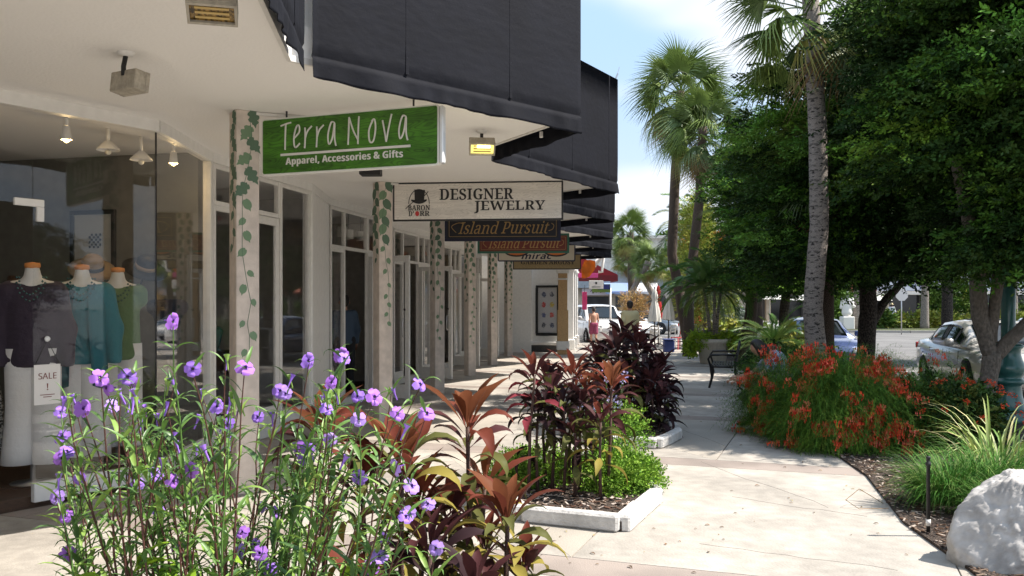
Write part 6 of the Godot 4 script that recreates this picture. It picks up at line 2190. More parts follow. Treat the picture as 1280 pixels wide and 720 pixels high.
# ---- vehicles: nose towards +z
func car(called: String, label: String, cat: String, at: Vector3, turn: float, paint: Material, o := {}) -> Node3D:
	var t := thing(called, label, cat, at, turn, o.get("group", ""))
	var L: float = o.get("len", 4.8) / 2
	var W: float = o.get("wide", 1.86) / 2
	var H: float = o.get("high", 1.47)
	var belt: float = o.get("belt", 0.92)
	var hood: float = o.get("hood", 0.86)
	var suv: bool = o.get("suv", false)
	var wb: float = L * 0.60
	# lower body: [z / L, half width, top height, bottom height]
	var st := [[-1.0, 0.80, belt - 0.22, 0.42], [-0.985, 0.88, belt - 0.10, 0.33], [-0.94, 0.94, belt + 0.03, 0.26], [-0.85, 0.975, belt + 0.06, 0.22], [-0.6, 0.995, belt + 0.04, 0.2], [-0.3, 1.0, belt, 0.19], [0.1, 1.0, belt - 0.01, 0.19], [0.38, 0.995, belt - 0.02, 0.2], [0.6, 0.985, hood + 0.02, 0.2], [0.8, 0.96, hood - 0.06, 0.21], [0.92, 0.90, hood - 0.16, 0.23], [0.975, 0.82, hood - 0.26, 0.27], [1.0, 0.70, hood - 0.36, 0.36]]
	var rings := []
	for s in st:
		var w: float = W * s[1]
		var y1: float = s[2]
		var y0: float = s[3]
		var m := (y1 + y0) / 2
		var z: float = s[0] * L
		var half := [Vector2(0.0, y1 + 0.035), Vector2(w * 0.55, y1 + 0.025), Vector2(w * 0.84, y1 - 0.01), Vector2(w * 0.94, y1 - 0.06), Vector2(w * 0.985, lerpf(y1, m, 0.55)), Vector2(w, m), Vector2(w * 0.985, lerpf(m, y0, 0.5)), Vector2(w * 0.95, y0 + 0.04), Vector2(w * 0.85, y0)]
		var ring := []
		for p in half:
			ring.append(Vector3(p.x, p.y, z))
		ring.append(Vector3(0, y0, z))
		for i in range(half.size() - 1, 0, -1):
			ring.append(Vector3(-half[i].x, half[i].y, z))
		ring.reverse()
		rings.append(ring)
	var sh := Sh.new(true)
	sh.loft(rings)
	put(t, "body", sh.done(), paint)
	# cabin: [z / L, base half width, roof half width, roof height]
	var cb := [[-0.86, 0.80, 0.70, belt + 0.05], [-0.62, 0.86, 0.66, H - 0.20], [-0.42, 0.90, 0.645, H - 0.05], [-0.15, 0.915, 0.64, H], [0.08, 0.92, 0.64, H - 0.02], [0.2, 0.92, 0.655, H - 0.08], [0.36, 0.91, 0.70, lerpf(H, belt, 0.52)], [0.56, 0.89, 0.76, belt + 0.03]]
	if suv:
		cb = [[-0.93, 0.88, 0.78, H - 0.12], [-0.88, 0.89, 0.76, H - 0.03], [-0.5, 0.92, 0.74, H], [-0.1, 0.93, 0.74, H], [0.1, 0.93, 0.74, H - 0.03], [0.2, 0.92, 0.75, H - 0.10], [0.34, 0.91, 0.80, lerpf(H, belt, 0.6)], [0.46, 0.90, 0.84, belt + 0.02]]
	var cab := func(i: float, f: float, s: float) -> Vector3:
		var k := clampi(int(i), 0, cb.size() - 2)
		var q := i - k
		var z := lerpf(cb[k][0], cb[k + 1][0], q) * L
		var wb2 := lerpf(cb[k][1], cb[k + 1][1], q) * W
		var wt := lerpf(cb[k][2], cb[k + 1][2], q) * W
		var top := lerpf(cb[k][3], cb[k + 1][3], q) - 0.05
		return Vector3(s * (lerpf(wb2, wt, f) + 0.02 * sin(f * PI)), lerpf(belt - 0.03, top, f), z)
	var roof := func(i: float, u: float) -> Vector3:
		var k := clampi(int(i), 0, cb.size() - 2)
		var q := i - k
		var wt := lerpf(cb[k][2], cb[k + 1][2], q) * W
		var top := lerpf(cb[k][3], cb[k + 1][3], q)
		return Vector3(u * wt, top - 0.05 * pow(absf(u), 3.0), lerpf(cb[k][0], cb[k + 1][0], q) * L)
	sh = Sh.new(true)
	rings = []
	for i in cb.size():
		var ring := []
		for f in [0.0, 0.25, 0.5, 0.75, 1.0]:
			ring.append(cab.call(i, f, 1.0))
		for u in [0.8, 0.4, 0.0, -0.4, -0.8]:
			ring.append(roof.call(i, u))
		for f in [1.0, 0.75, 0.5, 0.25, 0.0]:
			ring.append(cab.call(i, f, -1.0))
		rings.append(ring)
	sh.loft(rings)
	put(t, "cabin", sh.done(), paint)
	var patch := func(fn: Callable, i0: float, i1: float, a0: float, a1: float, off: Vector3, name: String, m: Material, slant := 0.0) -> void:
		var s2 := Sh.new(true)
		var pts := []
		for r in 7:
			var row := []
			for c in 7:
				var i := lerpf(i0, i1, c / 6.0)
				var a := lerpf(a0, a1, r / 6.0)
				i += slant * (r / 6.0) * (1.0 if c > 3 else 0.0)
				row.append(fn.call(i, a) + off)
			pts.append(row)
		s2.sheet(pts, 0.004, off.normalized())
		put(t, name, s2.done(), m)
	for s in [-1.0, 1.0]:
		var side := func(i: float, f: float) -> Vector3:
			return cab.call(i, f, s)
		patch.call(side, 1.25 if not suv else 0.8, 3.05, 0.20, 0.88, Vector3(s * 0.010, 0, 0), "side_window", M.car_glass)
		patch.call(side, 3.15, 5.0, 0.20, 0.88, Vector3(s * 0.010, 0, 0), "side_window", M.car_glass)
		patch.call(side, 5.0, 5.9, 0.20, 0.80, Vector3(s * 0.010, 0, 0), "quarter_window", M.car_glass)
		# mirror
		sh = Sh.new(true)
		sh.lathe([Vector2(0, -0.075), Vector2(0.06, -0.06), Vector2(0.085, 0.0), Vector2(0.07, 0.06), Vector2(0, 0.075)], 14, Vector3.ZERO, 0.7)
		put(t, "mirror", sh.done(), paint, Transform3D(Basis(Vector3(0, 0, 1), PI / 2).scaled(Vector3(1.35, 1, 1)), Vector3(s * (W + 0.09), belt + 0.07, L * 0.33)))
		# door seams and handles
		for z in [-0.42, -0.02, 0.40]:
			sh = Sh.new()
			var ww := W * 0.999
			sh.bar(Vector3(s * (ww + 0.0), 0.32, z * L), Vector3(s * (ww * 0.975), belt - 0.10, z * L + 0.03), 0.008, 0.010)
			put(t, "door_seam", sh.done(), M.plain_black)
		for z in [-0.33, 0.07]:
			sh = Sh.new()
			sh.cbox(Vector3(s * (W * 0.992), belt - 0.15, z * L), Vector3(0.03, 0.03, 0.2), 0.008)
			put(t, "door_handle", sh.done(), M.chrome)
		for e in [[wb, 1.0], [-wb, -1.0]]:
			var wr: float = 0.36 if suv else 0.335
			sh = Sh.new(true)
			sh.lathe([Vector2(0, 0.0), Vector2(wr + 0.07, 0.0), Vector2(wr + 0.055, 0.028), Vector2(0, 0.03)], 28)
			put(t, "wheel_arch", sh.done(), M.rubber, Transform3D(Basis(Vector3(0, 0, 1), -s * PI / 2), Vector3(s * (W * 0.955), wr + 0.02, e[0])))
			sh = Sh.new(true)
			sh.lathe([Vector2(wr * 0.66, 0.0), Vector2(wr - 0.02, 0.0), Vector2(wr, 0.025), Vector2(wr, 0.18), Vector2(wr - 0.03, 0.205), Vector2(wr * 0.68, 0.205), Vector2(wr * 0.66, 0.17)], 28)
			var wh := put(t, "wheel", sh.done(), M.rubber, Transform3D(Basis(Vector3(0, 0, 1), -s * PI / 2), Vector3(s * (W - 0.19), wr, e[0])))
			sh = Sh.new(true)
			sh.lathe([Vector2(wr * 0.68, 0.17), Vector2(wr * 0.62, 0.16), Vector2(wr * 0.58, 0.10), Vector2(0.0, 0.10)], 24)
			for k in 7:
				var a := TAU * k / 7
				sh.bar(Vector3(cos(a) * 0.03, 0.17, sin(a) * 0.03), Vector3(cos(a) * wr * 0.63, 0.165, sin(a) * wr * 0.63), 0.05, 0.03)
			put(wh, "rim", sh.done(), M.steel)
		# lamps
		sh = Sh.new(true)
		var hl := []
		for r in 4:
			var row := []
			for c in 5:
				row.append(Vector3(s * W * lerpf(0.50, 0.93, c / 4.0), hood - 0.17 - r * 0.045 - 0.05 * (1.0 - c / 4.0) + 0.03 * c / 4.0, L * lerpf(0.985, 0.875, pow(c / 4.0, 1.5)) + r * 0.015 + 0.02))
			hl.append(row)
		sh.sheet(hl, 0.02, Vector3(0, 0.3, 1).normalized())
		put(t, "headlight", sh.done(), M.lamp_glass)
		sh = Sh.new()
		sh.cbox(Vector3(s * W * 0.72, belt - 0.12, -L * 0.985), Vector3(W * 0.4, 0.14, 0.05), 0.015)
		put(t, "tail_light", sh.done(), M.car_red)
	var top := func(i: float, u: float) -> Vector3:
		return roof.call(i, u)
	patch.call(top, cb.size() - 3.0, cb.size() - 1.06, -0.86, 0.86, Vector3(0, 0.008, 0.008), "windscreen", M.car_glass)
	patch.call(top, 0.1, 1.6, -0.84, 0.84, Vector3(0, 0.008, -0.008), "rear_window", M.car_glass)
	if o.get("sunroof", false):
		patch.call(top, 2.6, 3.9, -0.6, 0.6, Vector3(0, 0.006, 0), "sunroof", M.car_glass)
	# grille, plate, bumper line
	sh = Sh.new()
	for i in 5:
		sh.cbox(Vector3(0, hood - 0.34 - i * 0.035, L * 0.995 - 0.01 + 0.005 * i), Vector3(W * 0.9, 0.012, 0.05), 0.003)
	put(t, "grille", sh.done(), M.chrome)
	sh = Sh.new()
	sh.cbox(Vector3(0, hood - 0.42, L * 0.975), Vector3(W * 0.95, 0.20, 0.06), 0.01)
	put(t, "grille_opening", sh.done(), M.plain_black)
	return t


func build_cars() -> void:
	var silver := mat("paint_silver", 0.62, 0.605, 0.575, 0.28, {"metal": 0.12, "coat": 1.0})
	var white := mat("paint_white", 0.70, 0.70, 0.69, 0.25, {"coat": 1.0})
	var blue := mat("paint_blue", 0.075, 0.115, 0.27, 0.25, {"metal": 0.3, "coat": 1.0})
	var grey := mat("paint_grey", 0.25, 0.27, 0.29, 0.25, {"metal": 0.4, "coat": 1.0})
	var g := "parked cars"
	car("parked_car", "silver sedan parked behind the forked tree and lamp post", "car", Q(10.1, 18.55, -0.135), -0.19, silver, {"len": 5.0, "wide": 1.93, "high": 1.50, "belt": 0.97, "hood": 0.92, "sunroof": true, "group": g})
	car("parked_car", "blue car behind the tall palm trunk", "car", Q(8.95, 26.0, -0.135), -0.1, blue, {"len": 4.5, "high": 1.45, "group": g})
	car("parked_car", "white car whose roof shows beyond the lamp post", "car", Q(15.0, 24.2, -0.135), -0.2, white, {"high": 1.52, "group": g})
	car("parked_truck", "white pickup facing the walk beside the shop corner", "car", Q(4.05, 41.5, -0.135), 0.15, white, {"len": 5.2, "wide": 1.95, "high": 1.85, "belt": 1.15, "hood": 1.12, "suv": true, "group": g})
	car("parked_car", "pale sedan just past the white pickup", "car", Q(6.0, 48.0, -0.135), 0.5, silver, {"high": 1.5, "group": g})
	car("parked_car", "grey car far beyond the man in the yellow shirt", "car", Q(8.6, 56.0, -0.135), 0.9, grey, {"high": 1.5, "group": g})
	car("parked_car", "white van-like car beyond the folded red parasol", "car", Q(10.0, 40.0, -0.135), 1.35, white, {"len": 4.8, "high": 1.75, "belt": 1.05, "hood": 1.0, "suv": true, "group": g})


func build_people() -> void:
	var yellow := mat("cloth_yellow", 0.62, 0.56, 0.33, 0.85)
	var dark := mat("cloth_dark", 0.06, 0.06, 0.07, 0.85)
	var floral := mat("cloth_floral", 0.50, 0.09, 0.20, 0.85, {"tex": "blotch", "size": 0.22})
	var pale := mat("cloth_pale", 0.60, 0.62, 0.70, 0.85)
	var greenc := mat("cloth_green", 0.03, 0.16, 0.06, 0.85)
	var straw := mat("straw", 0.55, 0.45, 0.27, 0.85)
	var redc := mat("cloth_red", 0.40, 0.04, 0.08, 0.85)
	make_person("person", "person in a pale yellow shirt walking away past the dark cordylines", Q(3.35, 25.0, 0.0), PI, 1.78, 0.6, yellow, dark)
	make_person("person", "bare-backed person in pink floral shorts by the shop corner", Q(3.48, 37.5, 0.0), PI + 0.2, 1.58, 0.3, yellow, floral, {"bare": true, "hem": 0.42})
	make_person("person", "person in a straw hat and pale shirt across the road", Q(31.5, 73.0, -0.02), PI - 0.6, 1.85, 0.3, pale, greenc, {"hat": straw, "sleeves": true, "reach": 1.0})
	make_person("person", "person in red beside the palm trunks across the road", Q(42.0, 84.5, -0.02), 0.4, 1.7, 0.2, redc, dark, {"hat": M.plain_white})
	make_person("person", "person in an orange top by the dark litter bin across the road", Q(33.6, 78.0, -0.02), 0.9, 1.7, 0.4, mat("cloth_orange", 0.50, 0.20, 0.06, 0.85), dark)
	# seated, bent forward, facing the shops (-x)
	var t := thing("person", "person in a plaid shirt sitting bent forward behind the scarlet bush", "person", Q(3.62, 12.3, 0.0))
	var b := []
	for s in [-1.0, 1.0]:
		var z: float = 0.10 * s
		var hip := Vector3(0.18, 0.52, z)
		var knee := Vector3(-0.26, 0.54 + (0.06 if s > 0 else 0.0), z * 1.3)
		var ank := Vector3(-0.24 - 0.06 * s, 0.11, z * 1.2)
		b.append([hip, knee, 0.088, 0.062])
		b.append([knee, ank, 0.060, 0.042])
		b.append([ank + Vector3(0.02, -0.05, 0), ank + Vector3(-0.17, -0.065, 0.02 * s), 0.042, 0.034])
		var sho := Vector3(0.02, 0.90, z * 1.8)
		var elb := Vector3(-0.20, 0.68, z * 2.1)
		var wri := Vector3(-0.44, 0.64, z * 1.2)
		b.append([sho, elb, 0.050, 0.042])
		b.append([elb, wri, 0.042, 0.028])
		b.append([wri, wri + Vector3(-0.07, -0.02, 0), 0.028, 0.034])
	b.append([Vector3(0.18, 0.53, -0.06), Vector3(0.18, 0.53, 0.06), 0.12, 0.12])
	b.append([Vector3(0.18, 0.55, 0), Vector3(0.06, 0.86, 0), 0.13, 0.14])
	b.append([Vector3(0.03, 0.92, -0.13), Vector3(0.03, 0.92, 0.13), 0.065, 0.065])
	b.append([Vector3(0.0, 0.94, 0), Vector3(-0.12, 1.02, 0), 0.056, 0.052])
	b.append([Vector3(-0.17, 1.02, 0), Vector3(-0.20, 1.06, 0), 0.078, 0.088])
	var sh := body_mesh(b, 0.018, 0.012)
	for s in [-1.0, 1.0]:
		for i in 4:
			var p := Vector3(-0.53, 0.60 + 0.0, 0.12 * s + (i - 1.5) * 0.02)
			sh.tube([p, p + Vector3(-0.035, -0.01, 0), p + Vector3(-0.055, -0.035 - 0.004 * i, 0)], [0.010, 0.009, 0.006], 6)
		sh.tube([Vector3(-0.47, 0.63, 0.12 * s - 0.03 * s), Vector3(-0.51, 0.61, 0.12 * s - 0.055 * s), Vector3(-0.54, 0.60, 0.12 * s - 0.055 * s)], [0.012, 0.010, 0.007], 6)
	put(t, "body", sh.done(), M.skin)
	var im := Image.create(64, 64, false, Image.FORMAT_RGB8)
	for y in 64:
		for x in 64:
			var c := Color(0.72, 0.74, 0.80)
			if x % 16 < 5:
				c = c.darkened(0.35)
			if y % 16 < 5:
				c = c * Color(0.62, 0.72, 0.86)
			im.set_pixel(x, y, c)
	T["plaid"] = ImageTexture.create_from_image(im)
	var plaid := mat("cloth_plaid", 0.8, 0.8, 0.8, 0.85, {"tex": "plaid", "size": 0.3})
	put(t, "shirt", body_mesh([[Vector3(0.19, 0.55, 0), Vector3(0.06, 0.86, 0), 0.155, 0.165], [Vector3(0.03, 0.91, -0.14), Vector3(0.03, 0.91, 0.14), 0.085, 0.085], [Vector3(0.02, 0.90, -0.18), Vector3(-0.10, 0.77, -0.2), 0.07, 0.065], [Vector3(0.02, 0.90, 0.18), Vector3(-0.10, 0.77, 0.2), 0.07, 0.065]], 0.018, 0.02, [[Vector3(-0.03, 0.95, 0), Vector3(-0.8, 0.6, 0)]]).done(), plaid)
	put(t, "shorts", body_mesh([[Vector3(0.18, 0.52, -0.1), Vector3(-0.14, 0.535, -0.12), 0.115, 0.098], [Vector3(0.18, 0.52, 0.1), Vector3(-0.14, 0.57, 0.12), 0.115, 0.098], [Vector3(0.18, 0.53, -0.06), Vector3(0.18, 0.53, 0.06), 0.14, 0.14]], 0.018, 0.02).done(), mat("cloth_tan", 0.30, 0.24, 0.17, 0.9))
	put(t, "hair", body_mesh([[Vector3(-0.12, 1.03, 0), Vector3(-0.20, 1.085, 0), 0.096, 0.10], [Vector3(-0.13, 1.02, 0), Vector3(-0.10, 0.97, 0), 0.085, 0.06]], 0.014, 0.02, [[Vector3(-0.245, 1.05, 0), Vector3(-0.85, -0.5, 0)]]).done(), M.hair)
	for s in [-1.0, 1.0]:
		var ank := Vector3(-0.24 - 0.06 * s, 0.0, 0.12 * s)
		sh = Sh.new(true)
		sh.tube([ank + Vector3(0.06, 0.02, 0), ank + Vector3(-0.1, 0.018, 0.01 * s), ank + Vector3(-0.21, 0.018, 0.02 * s)], [0.05, 0.05, 0.035], 10, true, 0.4)
		sh.tube([ank + Vector3(-0.1, 0.02, 0.055), ank + Vector3(-0.1, 0.095, 0.01), ank + Vector3(-0.1, 0.02, -0.045)], [0.018], 8)
		put(t, "sandal", sh.done(), M.plain_black)
	# the low seat wall under that person
	t = thing("seat_wall", "low terracotta seat wall half hidden by the scarlet bush", "wall", Q(3.95, 12.35, 0.0))
	var terra := mat("terracotta", 0.36, 0.15, 0.085, 0.9, {"tex": "mottle", "size": 0.4})
	for i in 3:
		sh = Sh.new()
		sh.cbox(Vector3(0, 0.07 + i * 0.135, 0), Vector3(0.45 - 0.02 * (i % 2), 0.13, 1.5), 0.012)
		put(t, "course", sh.done(), terra)


func mannequin(label: String, at: Vector3, turn: float, top: Material, kind: int) -> void:
	var t := thing("mannequin", label, "mannequin", at, turn, "headless mannequins in the shop window")
	var sh := Sh.new(true)
	sh.lathe([Vector2(0, -0.15), Vector2(0.17, -0.15), Vector2(0.17, -0.13), Vector2(0.02, -0.11), Vector2(0.015, 0.35)], 18)
	put(t, "stand", sh.done(), M.steel)
	t.scale = Vector3.ONE * 1.09
	put(t, "body", body_mesh([[Vector3(0, 0.95, 0), Vector3(0, 1.25, 0), 0.12, 0.13, Vector3(1.2, 1, 0.85)], [Vector3(-0.13, 1.43, 0), Vector3(0.13, 1.43, 0), 0.065, 0.065], [Vector3(0, 1.45, 0), Vector3(0, 1.62, 0.02), 0.058, 0.055]], 0.016, 0.03, [[Vector3(0, 1.60, 0), Vector3(0, 0.98, -0.15)]]).done(), mat("dress_form", 0.60, 0.58, 0.54, 0.6))
	sh = Sh.new(true)
	sh.lathe([Vector2(0, 0), Vector2(0.056, 0), Vector2(0.060, 0.015), Vector2(0.056, 0.035), Vector2(0, 0.045)], 18)
	put(t, "neck_cap", sh.done(), mat("neck_wood", 0.55, 0.22, 0.06, 0.5), Transform3D(Basis(Vector3.RIGHT, 0.15), Vector3(0, 1.60, 0.015)))
	var b := [[Vector3(0, 0.86, 0), Vector3(0, 1.3, 0), 0.165, 0.15, Vector3(1.2, 1, 0.85)], [Vector3(-0.14, 1.42, 0), Vector3(0.14, 1.42, 0), 0.078, 0.078]]
	if kind < 2:
		for s in [-1.0, 1.0]:
			b.append([Vector3(0.19 * s, 1.40, 0), Vector3(0.25 * s, 1.10, -0.02), 0.066, 0.060])
			b.append([Vector3(0.25 * s, 1.10, -0.02), Vector3(0.26 * s, 0.84, 0.06), 0.060, 0.055])
	else:
		for s in [-1.0, 1.0]:
			b.append([Vector3(0.18 * s, 1.40, 0), Vector3(0.20 * s, 1.34, 0), 0.07, 0.05])
	put(t, "top", body_mesh(b, 0.016, 0.025, [[Vector3(0, 0.80, 0), Vector3.DOWN], [Vector3(0, 1.49, 0), Vector3(0, 1, 0.3)]]).done(), top)
	# trousers with a soft crease
	sh = Sh.new(true)
	for s in [-1.0, 1.0]:
		var rings := []
		for i in 9:
			var q := i / 8.0
			var ring := []
			for k in 18:
				var a := TAU * k / 18
				var r := lerpf(0.13, 0.095, minf(q * 1.8, 1.0)) + 0.03 * q
				ring.append(Vector3(s * lerpf(0.075, 0.105, q) + cos(a) * r * (1.0 + 0.05 * sin(a * 3.0 + q * 4.0)), lerpf(0.95, 0.02, q), sin(a) * r * 0.9))
			rings.append(ring)
		sh.loft(rings)
	put(t, "trousers", sh.done(), mat("cloth_white", 0.66, 0.65, 0.63, 0.85, {"nrm": "wave", "size": 0.6, "bump": 0.7}))
	# necklace
	sh = Sh.new(true)
	for j in 2:
		var p := []
		for i in 13:
			var a := PI * i / 12.0
			p.append(Vector3(cos(a) * (0.085 + 0.02 * j), 1.50 - sin(a) * (0.12 + 0.05 * j) + 0.02 * absf(cos(a)), 0.07 + sin(a) * 0.08))
		for q in p:
			sh.lathe([Vector2(0, -0.011), Vector2(0.011, 0), Vector2(0, 0.011)], 6, q)
	put(t, "necklace", sh.done(), mat("beads", 0.05, 0.11, 0.11, 0.2))
	if kind == 1:
		for s in [-1.0, 1.0]:  # open cardigan fronts
			var pts := []
			for r in 10:
				var q := r / 9.0
				var row := []
				for c in 5:
					var x: float = s * (lerpf(0.05, 0.09, q) + c * 0.032)
					row.append(Vector3(x, lerpf(1.47, 0.62 - 0.05 * c / 4.0, q), 0.10 + 0.065 * sin(q * PI * 0.9) - c * 0.014 + 0.012 * sin(c * 2.6 + q * 5.0)))
				pts.append(row)
			sh = Sh.new(true)
			sh.sheet(pts, 0.004, Vector3(0, 0, 1))
			put(t, "cardigan_front", sh.done(), mat("cloth_teal_deep", 0.018, 0.125, 0.155, 0.85))


func hat(label: String, at: Vector3, tiltb: Basis, straw: Material, band: Material) -> void:
	var t := thing("display_hat", label, "hat", at, 0.0, "hats on display")
	t.basis = tiltb
	var sh := Sh.new(true)
	sh.lathe([Vector2(0.22, -0.015), Vector2(0.225, -0.01), Vector2(0.12, 0.012), Vector2(0.105, 0.015), Vector2(0.1, 0.1), Vector2(0.075, 0.135), Vector2(0, 0.14)], 24)
	put(t, "brim_and_crown", sh.done(), straw)
	sh = Sh.new(true)
	sh.lathe([Vector2(0.106, 0.015), Vector2(0.109, 0.016), Vector2(0.106, 0.055), Vector2(0.103, 0.056)], 24)
	put(t, "band", sh.done(), band)
	sh = Sh.new(true)
	sh.lathe([Vector2(0.09, -1.0), Vector2(0.09, -0.98), Vector2(0.008, -0.96), Vector2(0.008, 0.1)], 12)
	put(t, "stand", sh.done(), M.dark_metal)


func build_interior() -> void:
	var purple := mat("cloth_aubergine", 0.030, 0.020, 0.034, 0.85, {"sheen": 0.3, "nrm": "wave", "size": 0.5, "bump": 0.9})
	var teal := mat("cloth_teal", 0.025, 0.15, 0.18, 0.85, {"sheen": 0.3, "nrm": "wave", "size": 0.5, "bump": 0.9})
	var olive := mat("cloth_olive", 0.10, 0.17, 0.075, 0.85, {"sheen": 0.3, "nrm": "wave", "size": 0.5, "bump": 0.9})
	mannequin("mannequin in a dark aubergine sweater and white trousers", Q(-4.22, 7.75, 0.24), 0.35, purple, 0)
	mannequin("mannequin in a teal cardigan and white trousers", Q(-3.98, 8.15, 0.24), 0.35, teal, 1)
	mannequin("mannequin in a sleeveless olive top and white trousers", Q(-3.92, 8.75, 0.24), 0.45, olive, 2)
	var t := thing("display_plinth", "low dark plinth under the mannequins", "plinth", Q(-4.1, 8.25, 0.085))
	var sh := Sh.new()
	sh.prism(PackedVector2Array([Vector2(-0.7, 0.75), Vector2(-0.1, 0.75), Vector2(0.62, -0.25), Vector2(0.55, -0.95), Vector2(-0.3, -0.95)]), 0.0, 0.01)
	put(t, "top", sh.done(), M.inside_floor)
	var straw := mat("hat_straw", 0.26, 0.185, 0.11, 0.85)
	hat("straw hat behind the teal cardigan", Q(-4.22, 8.85, 2.02), Basis(Vector3(0, 0, 1), -0.35) * Basis(Vector3.RIGHT, 0.5), straw, M.plain_black)
	hat("black and straw hat beside the olive top", Q(-3.75, 9.0, 2.03), Basis(Vector3(0, 0, 1), -0.45) * Basis(Vector3.RIGHT, 0.4), M.plain_black, straw)
	# framed picture on the dividing wall
	var a := corner_n(1) + Vector2(-0.09, 0)
	var e := Vector2(-9.0, corner_n(1).y + 1.35)
	var dir := (V(e) - V(a)).normalized()
	var xf := Transform3D(Basis(-dir, Vector3.UP, (-dir).cross(Vector3.UP)), V(a) + dir * 1.35 + Vector3.UP * 2.35)
	t = thing("framed_picture", "black framed picture with a small dark square on pale card", "picture")
	t.transform = xf.translated_local(Vector3(0, 0, 0.075))
	sh = Sh.new()
	for q in [[Vector3(0, 0.37, 0), Vector3(0.60, 0.05, 0.04)], [Vector3(0, -0.37, 0), Vector3(0.60, 0.05, 0.04)], [Vector3(0.275, 0, 0), Vector3(0.05, 0.69, 0.04)], [Vector3(-0.275, 0, 0), Vector3(0.05, 0.69, 0.04)]]:
		sh.cbox(q[0], q[1], 0.005)
	put(t, "frame", sh.done(), M.plain_black)
	sh = Sh.new()
	sh.box(Vector3(0, 0, -0.008), Vector3(0.5, 0.69, 0.01))
	put(t, "card", sh.done(), mat("card", 0.40, 0.40, 0.37, 0.9))
	sh = Sh.new()
	for i in 6:
		for k in 6:
			if (i + k) % 2 == 0:
				sh.box(Vector3(0.03 + 0.028 * i - 0.07, -0.03 + 0.028 * k, 0.001), Vector3(0.026, 0.026, 0.006))
	put(t, "print", sh.done(), M.plain_black)
	# shelf with goods in the back corner
	t = thing("wall_shelf", "wooden wall shelf with dark goods behind the mannequins", "shelf", Q(-6.3, 10.3, 0.0))
	sh = Sh.new()
	sh.cbox(Vector3(0, 1.55, 0), Vector3(2.2, 0.05, 0.4), 0.005)
	put(t, "board", sh.done(), M.inside_floor)
	for i in 5:
		sh = Sh.new(true)
		sh.lathe([Vector2(0, 0), Vector2(0.09, 0), Vector2(0.11, 0.18), Vector2(0.07, 0.36), Vector2(0.05, 0.42), Vector2(0, 0.42)], 14)
		put(t, "vase", sh.done(), [M.inside_floor, M.plain_black, M.bark][i % 3], Transform3D(Basis(), Vector3(-0.8 + i * 0.42, 1.58, 0)))
	# zebra dress at the doorway
	var im := Image.create(128, 128, false, Image.FORMAT_RGB8)
	var nz := FastNoiseLite.new()
	nz.frequency = 0.02
	for y in 128:
		for x in 128:
			var v := sin((x + 40.0 * nz.get_noise_2d(x, y)) * 0.35 + 6.0 * nz.get_noise_2d(y * 2.0, x))
			im.set_pixel(x, y, Color(0.9, 0.9, 0.88) if v > 0.35 else Color(0.03, 0.03, 0.03))
	T["zebra"] = ImageTexture.create_from_image(im)
	t = thing("hanging_dress", "black and white striped dress hanging in the doorway", "dress", Q(-4.85, 7.9, 0.0))
	sh = Sh.new(true)
	sh.lathe([Vector2(0.30, 0.35), Vector2(0.27, 0.8), Vector2(0.17, 1.3), Vector2(0.19, 1.6), Vector2(0.10, 1.75), Vector2(0, 1.76)], 18, Vector3.ZERO, 0.5)
	put(t, "cloth", sh.done(), mat("zebra_cloth", 0.8, 0.8, 0.8, 0.85, {"tex": "zebra", "size": 0.45}))
	# blouse on a low form by the corner glass
	t = thing("dress_form", "dark navy patterned blouse on a low display form", "dress form", Q(-3.62, 9.25, 0.085))
	put(t, "blouse", body_mesh([[Vector3(0, 1.15, 0), Vector3(0, 1.45, 0), 0.12, 0.13], [Vector3(-0.14, 1.55, 0), Vector3(0.14, 1.55, 0), 0.08, 0.08]], 0.02, 0.03).done(), mat("cloth_navy", 0.02, 0.025, 0.06, 0.85, {"tex": "blotch", "size": 0.2}))
	sh = Sh.new(true)
	sh.lathe([Vector2(0.18, 0), Vector2(0.18, 0.02), Vector2(0.015, 0.04), Vector2(0.015, 1.1)], 12)
	put(t, "stand", sh.done(), M.dark_metal)
	# sale card hung on the glass
	var l0 := Vector2(-5.40, 4.965)
	var l1 := corner_c(1)
	var gx := frame_at(l0, l1)
	var len := (l1 - l0).length()
	t = thing("sale_sign", "white sale card hanging by a cord from a suction hook", "sign")
	t.transform = gx.translated_local(Vector3(len - 1.02, 1.0, 0.02))
	sh = Sh.new()
	sh.cbox(Vector3(0, 0, 0), Vector3(0.22, 0.33, 0.004), 0.001)
	put(t, "card", sh.done(), M.plain_white)
	sh = Sh.new(true)
	sh.tube([Vector3(-0.10, 0.165, 0), Vector3(0.0, 0.37, 0), Vector3(0.10, 0.165, 0)], [0.004], 5)
	put(t, "cord", sh.done(), M.plain_black)
	sh = Sh.new(true)
	sh.lathe([Vector2(0.024, 0), Vector2(0.02, 0.012), Vector2(0, 0.016)], 14)
	put(t, "hook", sh.done(), M.lamp_glass, Transform3D(Basis(Vector3.RIGHT, PI / 2), Vector3(0, 0.375, 0)))
	var brown := mat("print_brown", 0.20, 0.06, 0.05, 0.8)
	lettering(t, "SALE", false, false, 0.15, 0.05, brown, Vector3(0, 0.07, 0.004), 0.0, 0.002)
	lettering(t, "!", false, false, 0.012, 0.055, brown, Vector3(0, -0.02, 0.004), 0.0, 0.002)
	for i in 2:
		sh = Sh.new()
		sh.box(Vector3(0, -0.085 - 0.018 * i, 0.003), Vector3(0.12 - 0.05 * i, 0.006, 0.002))
		put(t, "small_print", sh.done(), brown)
	t = thing("door_notice", "small white lettering on the glass below the sale card", "notice")
	t.transform = gx.translated_local(Vector3(len - 0.92, 0.62, 0.008))
	lettering(t, "PLEASE", false, true, 0.16, 0.032, M.plain_white, Vector3(0, 0.03, 0), 0.0, 0.002)
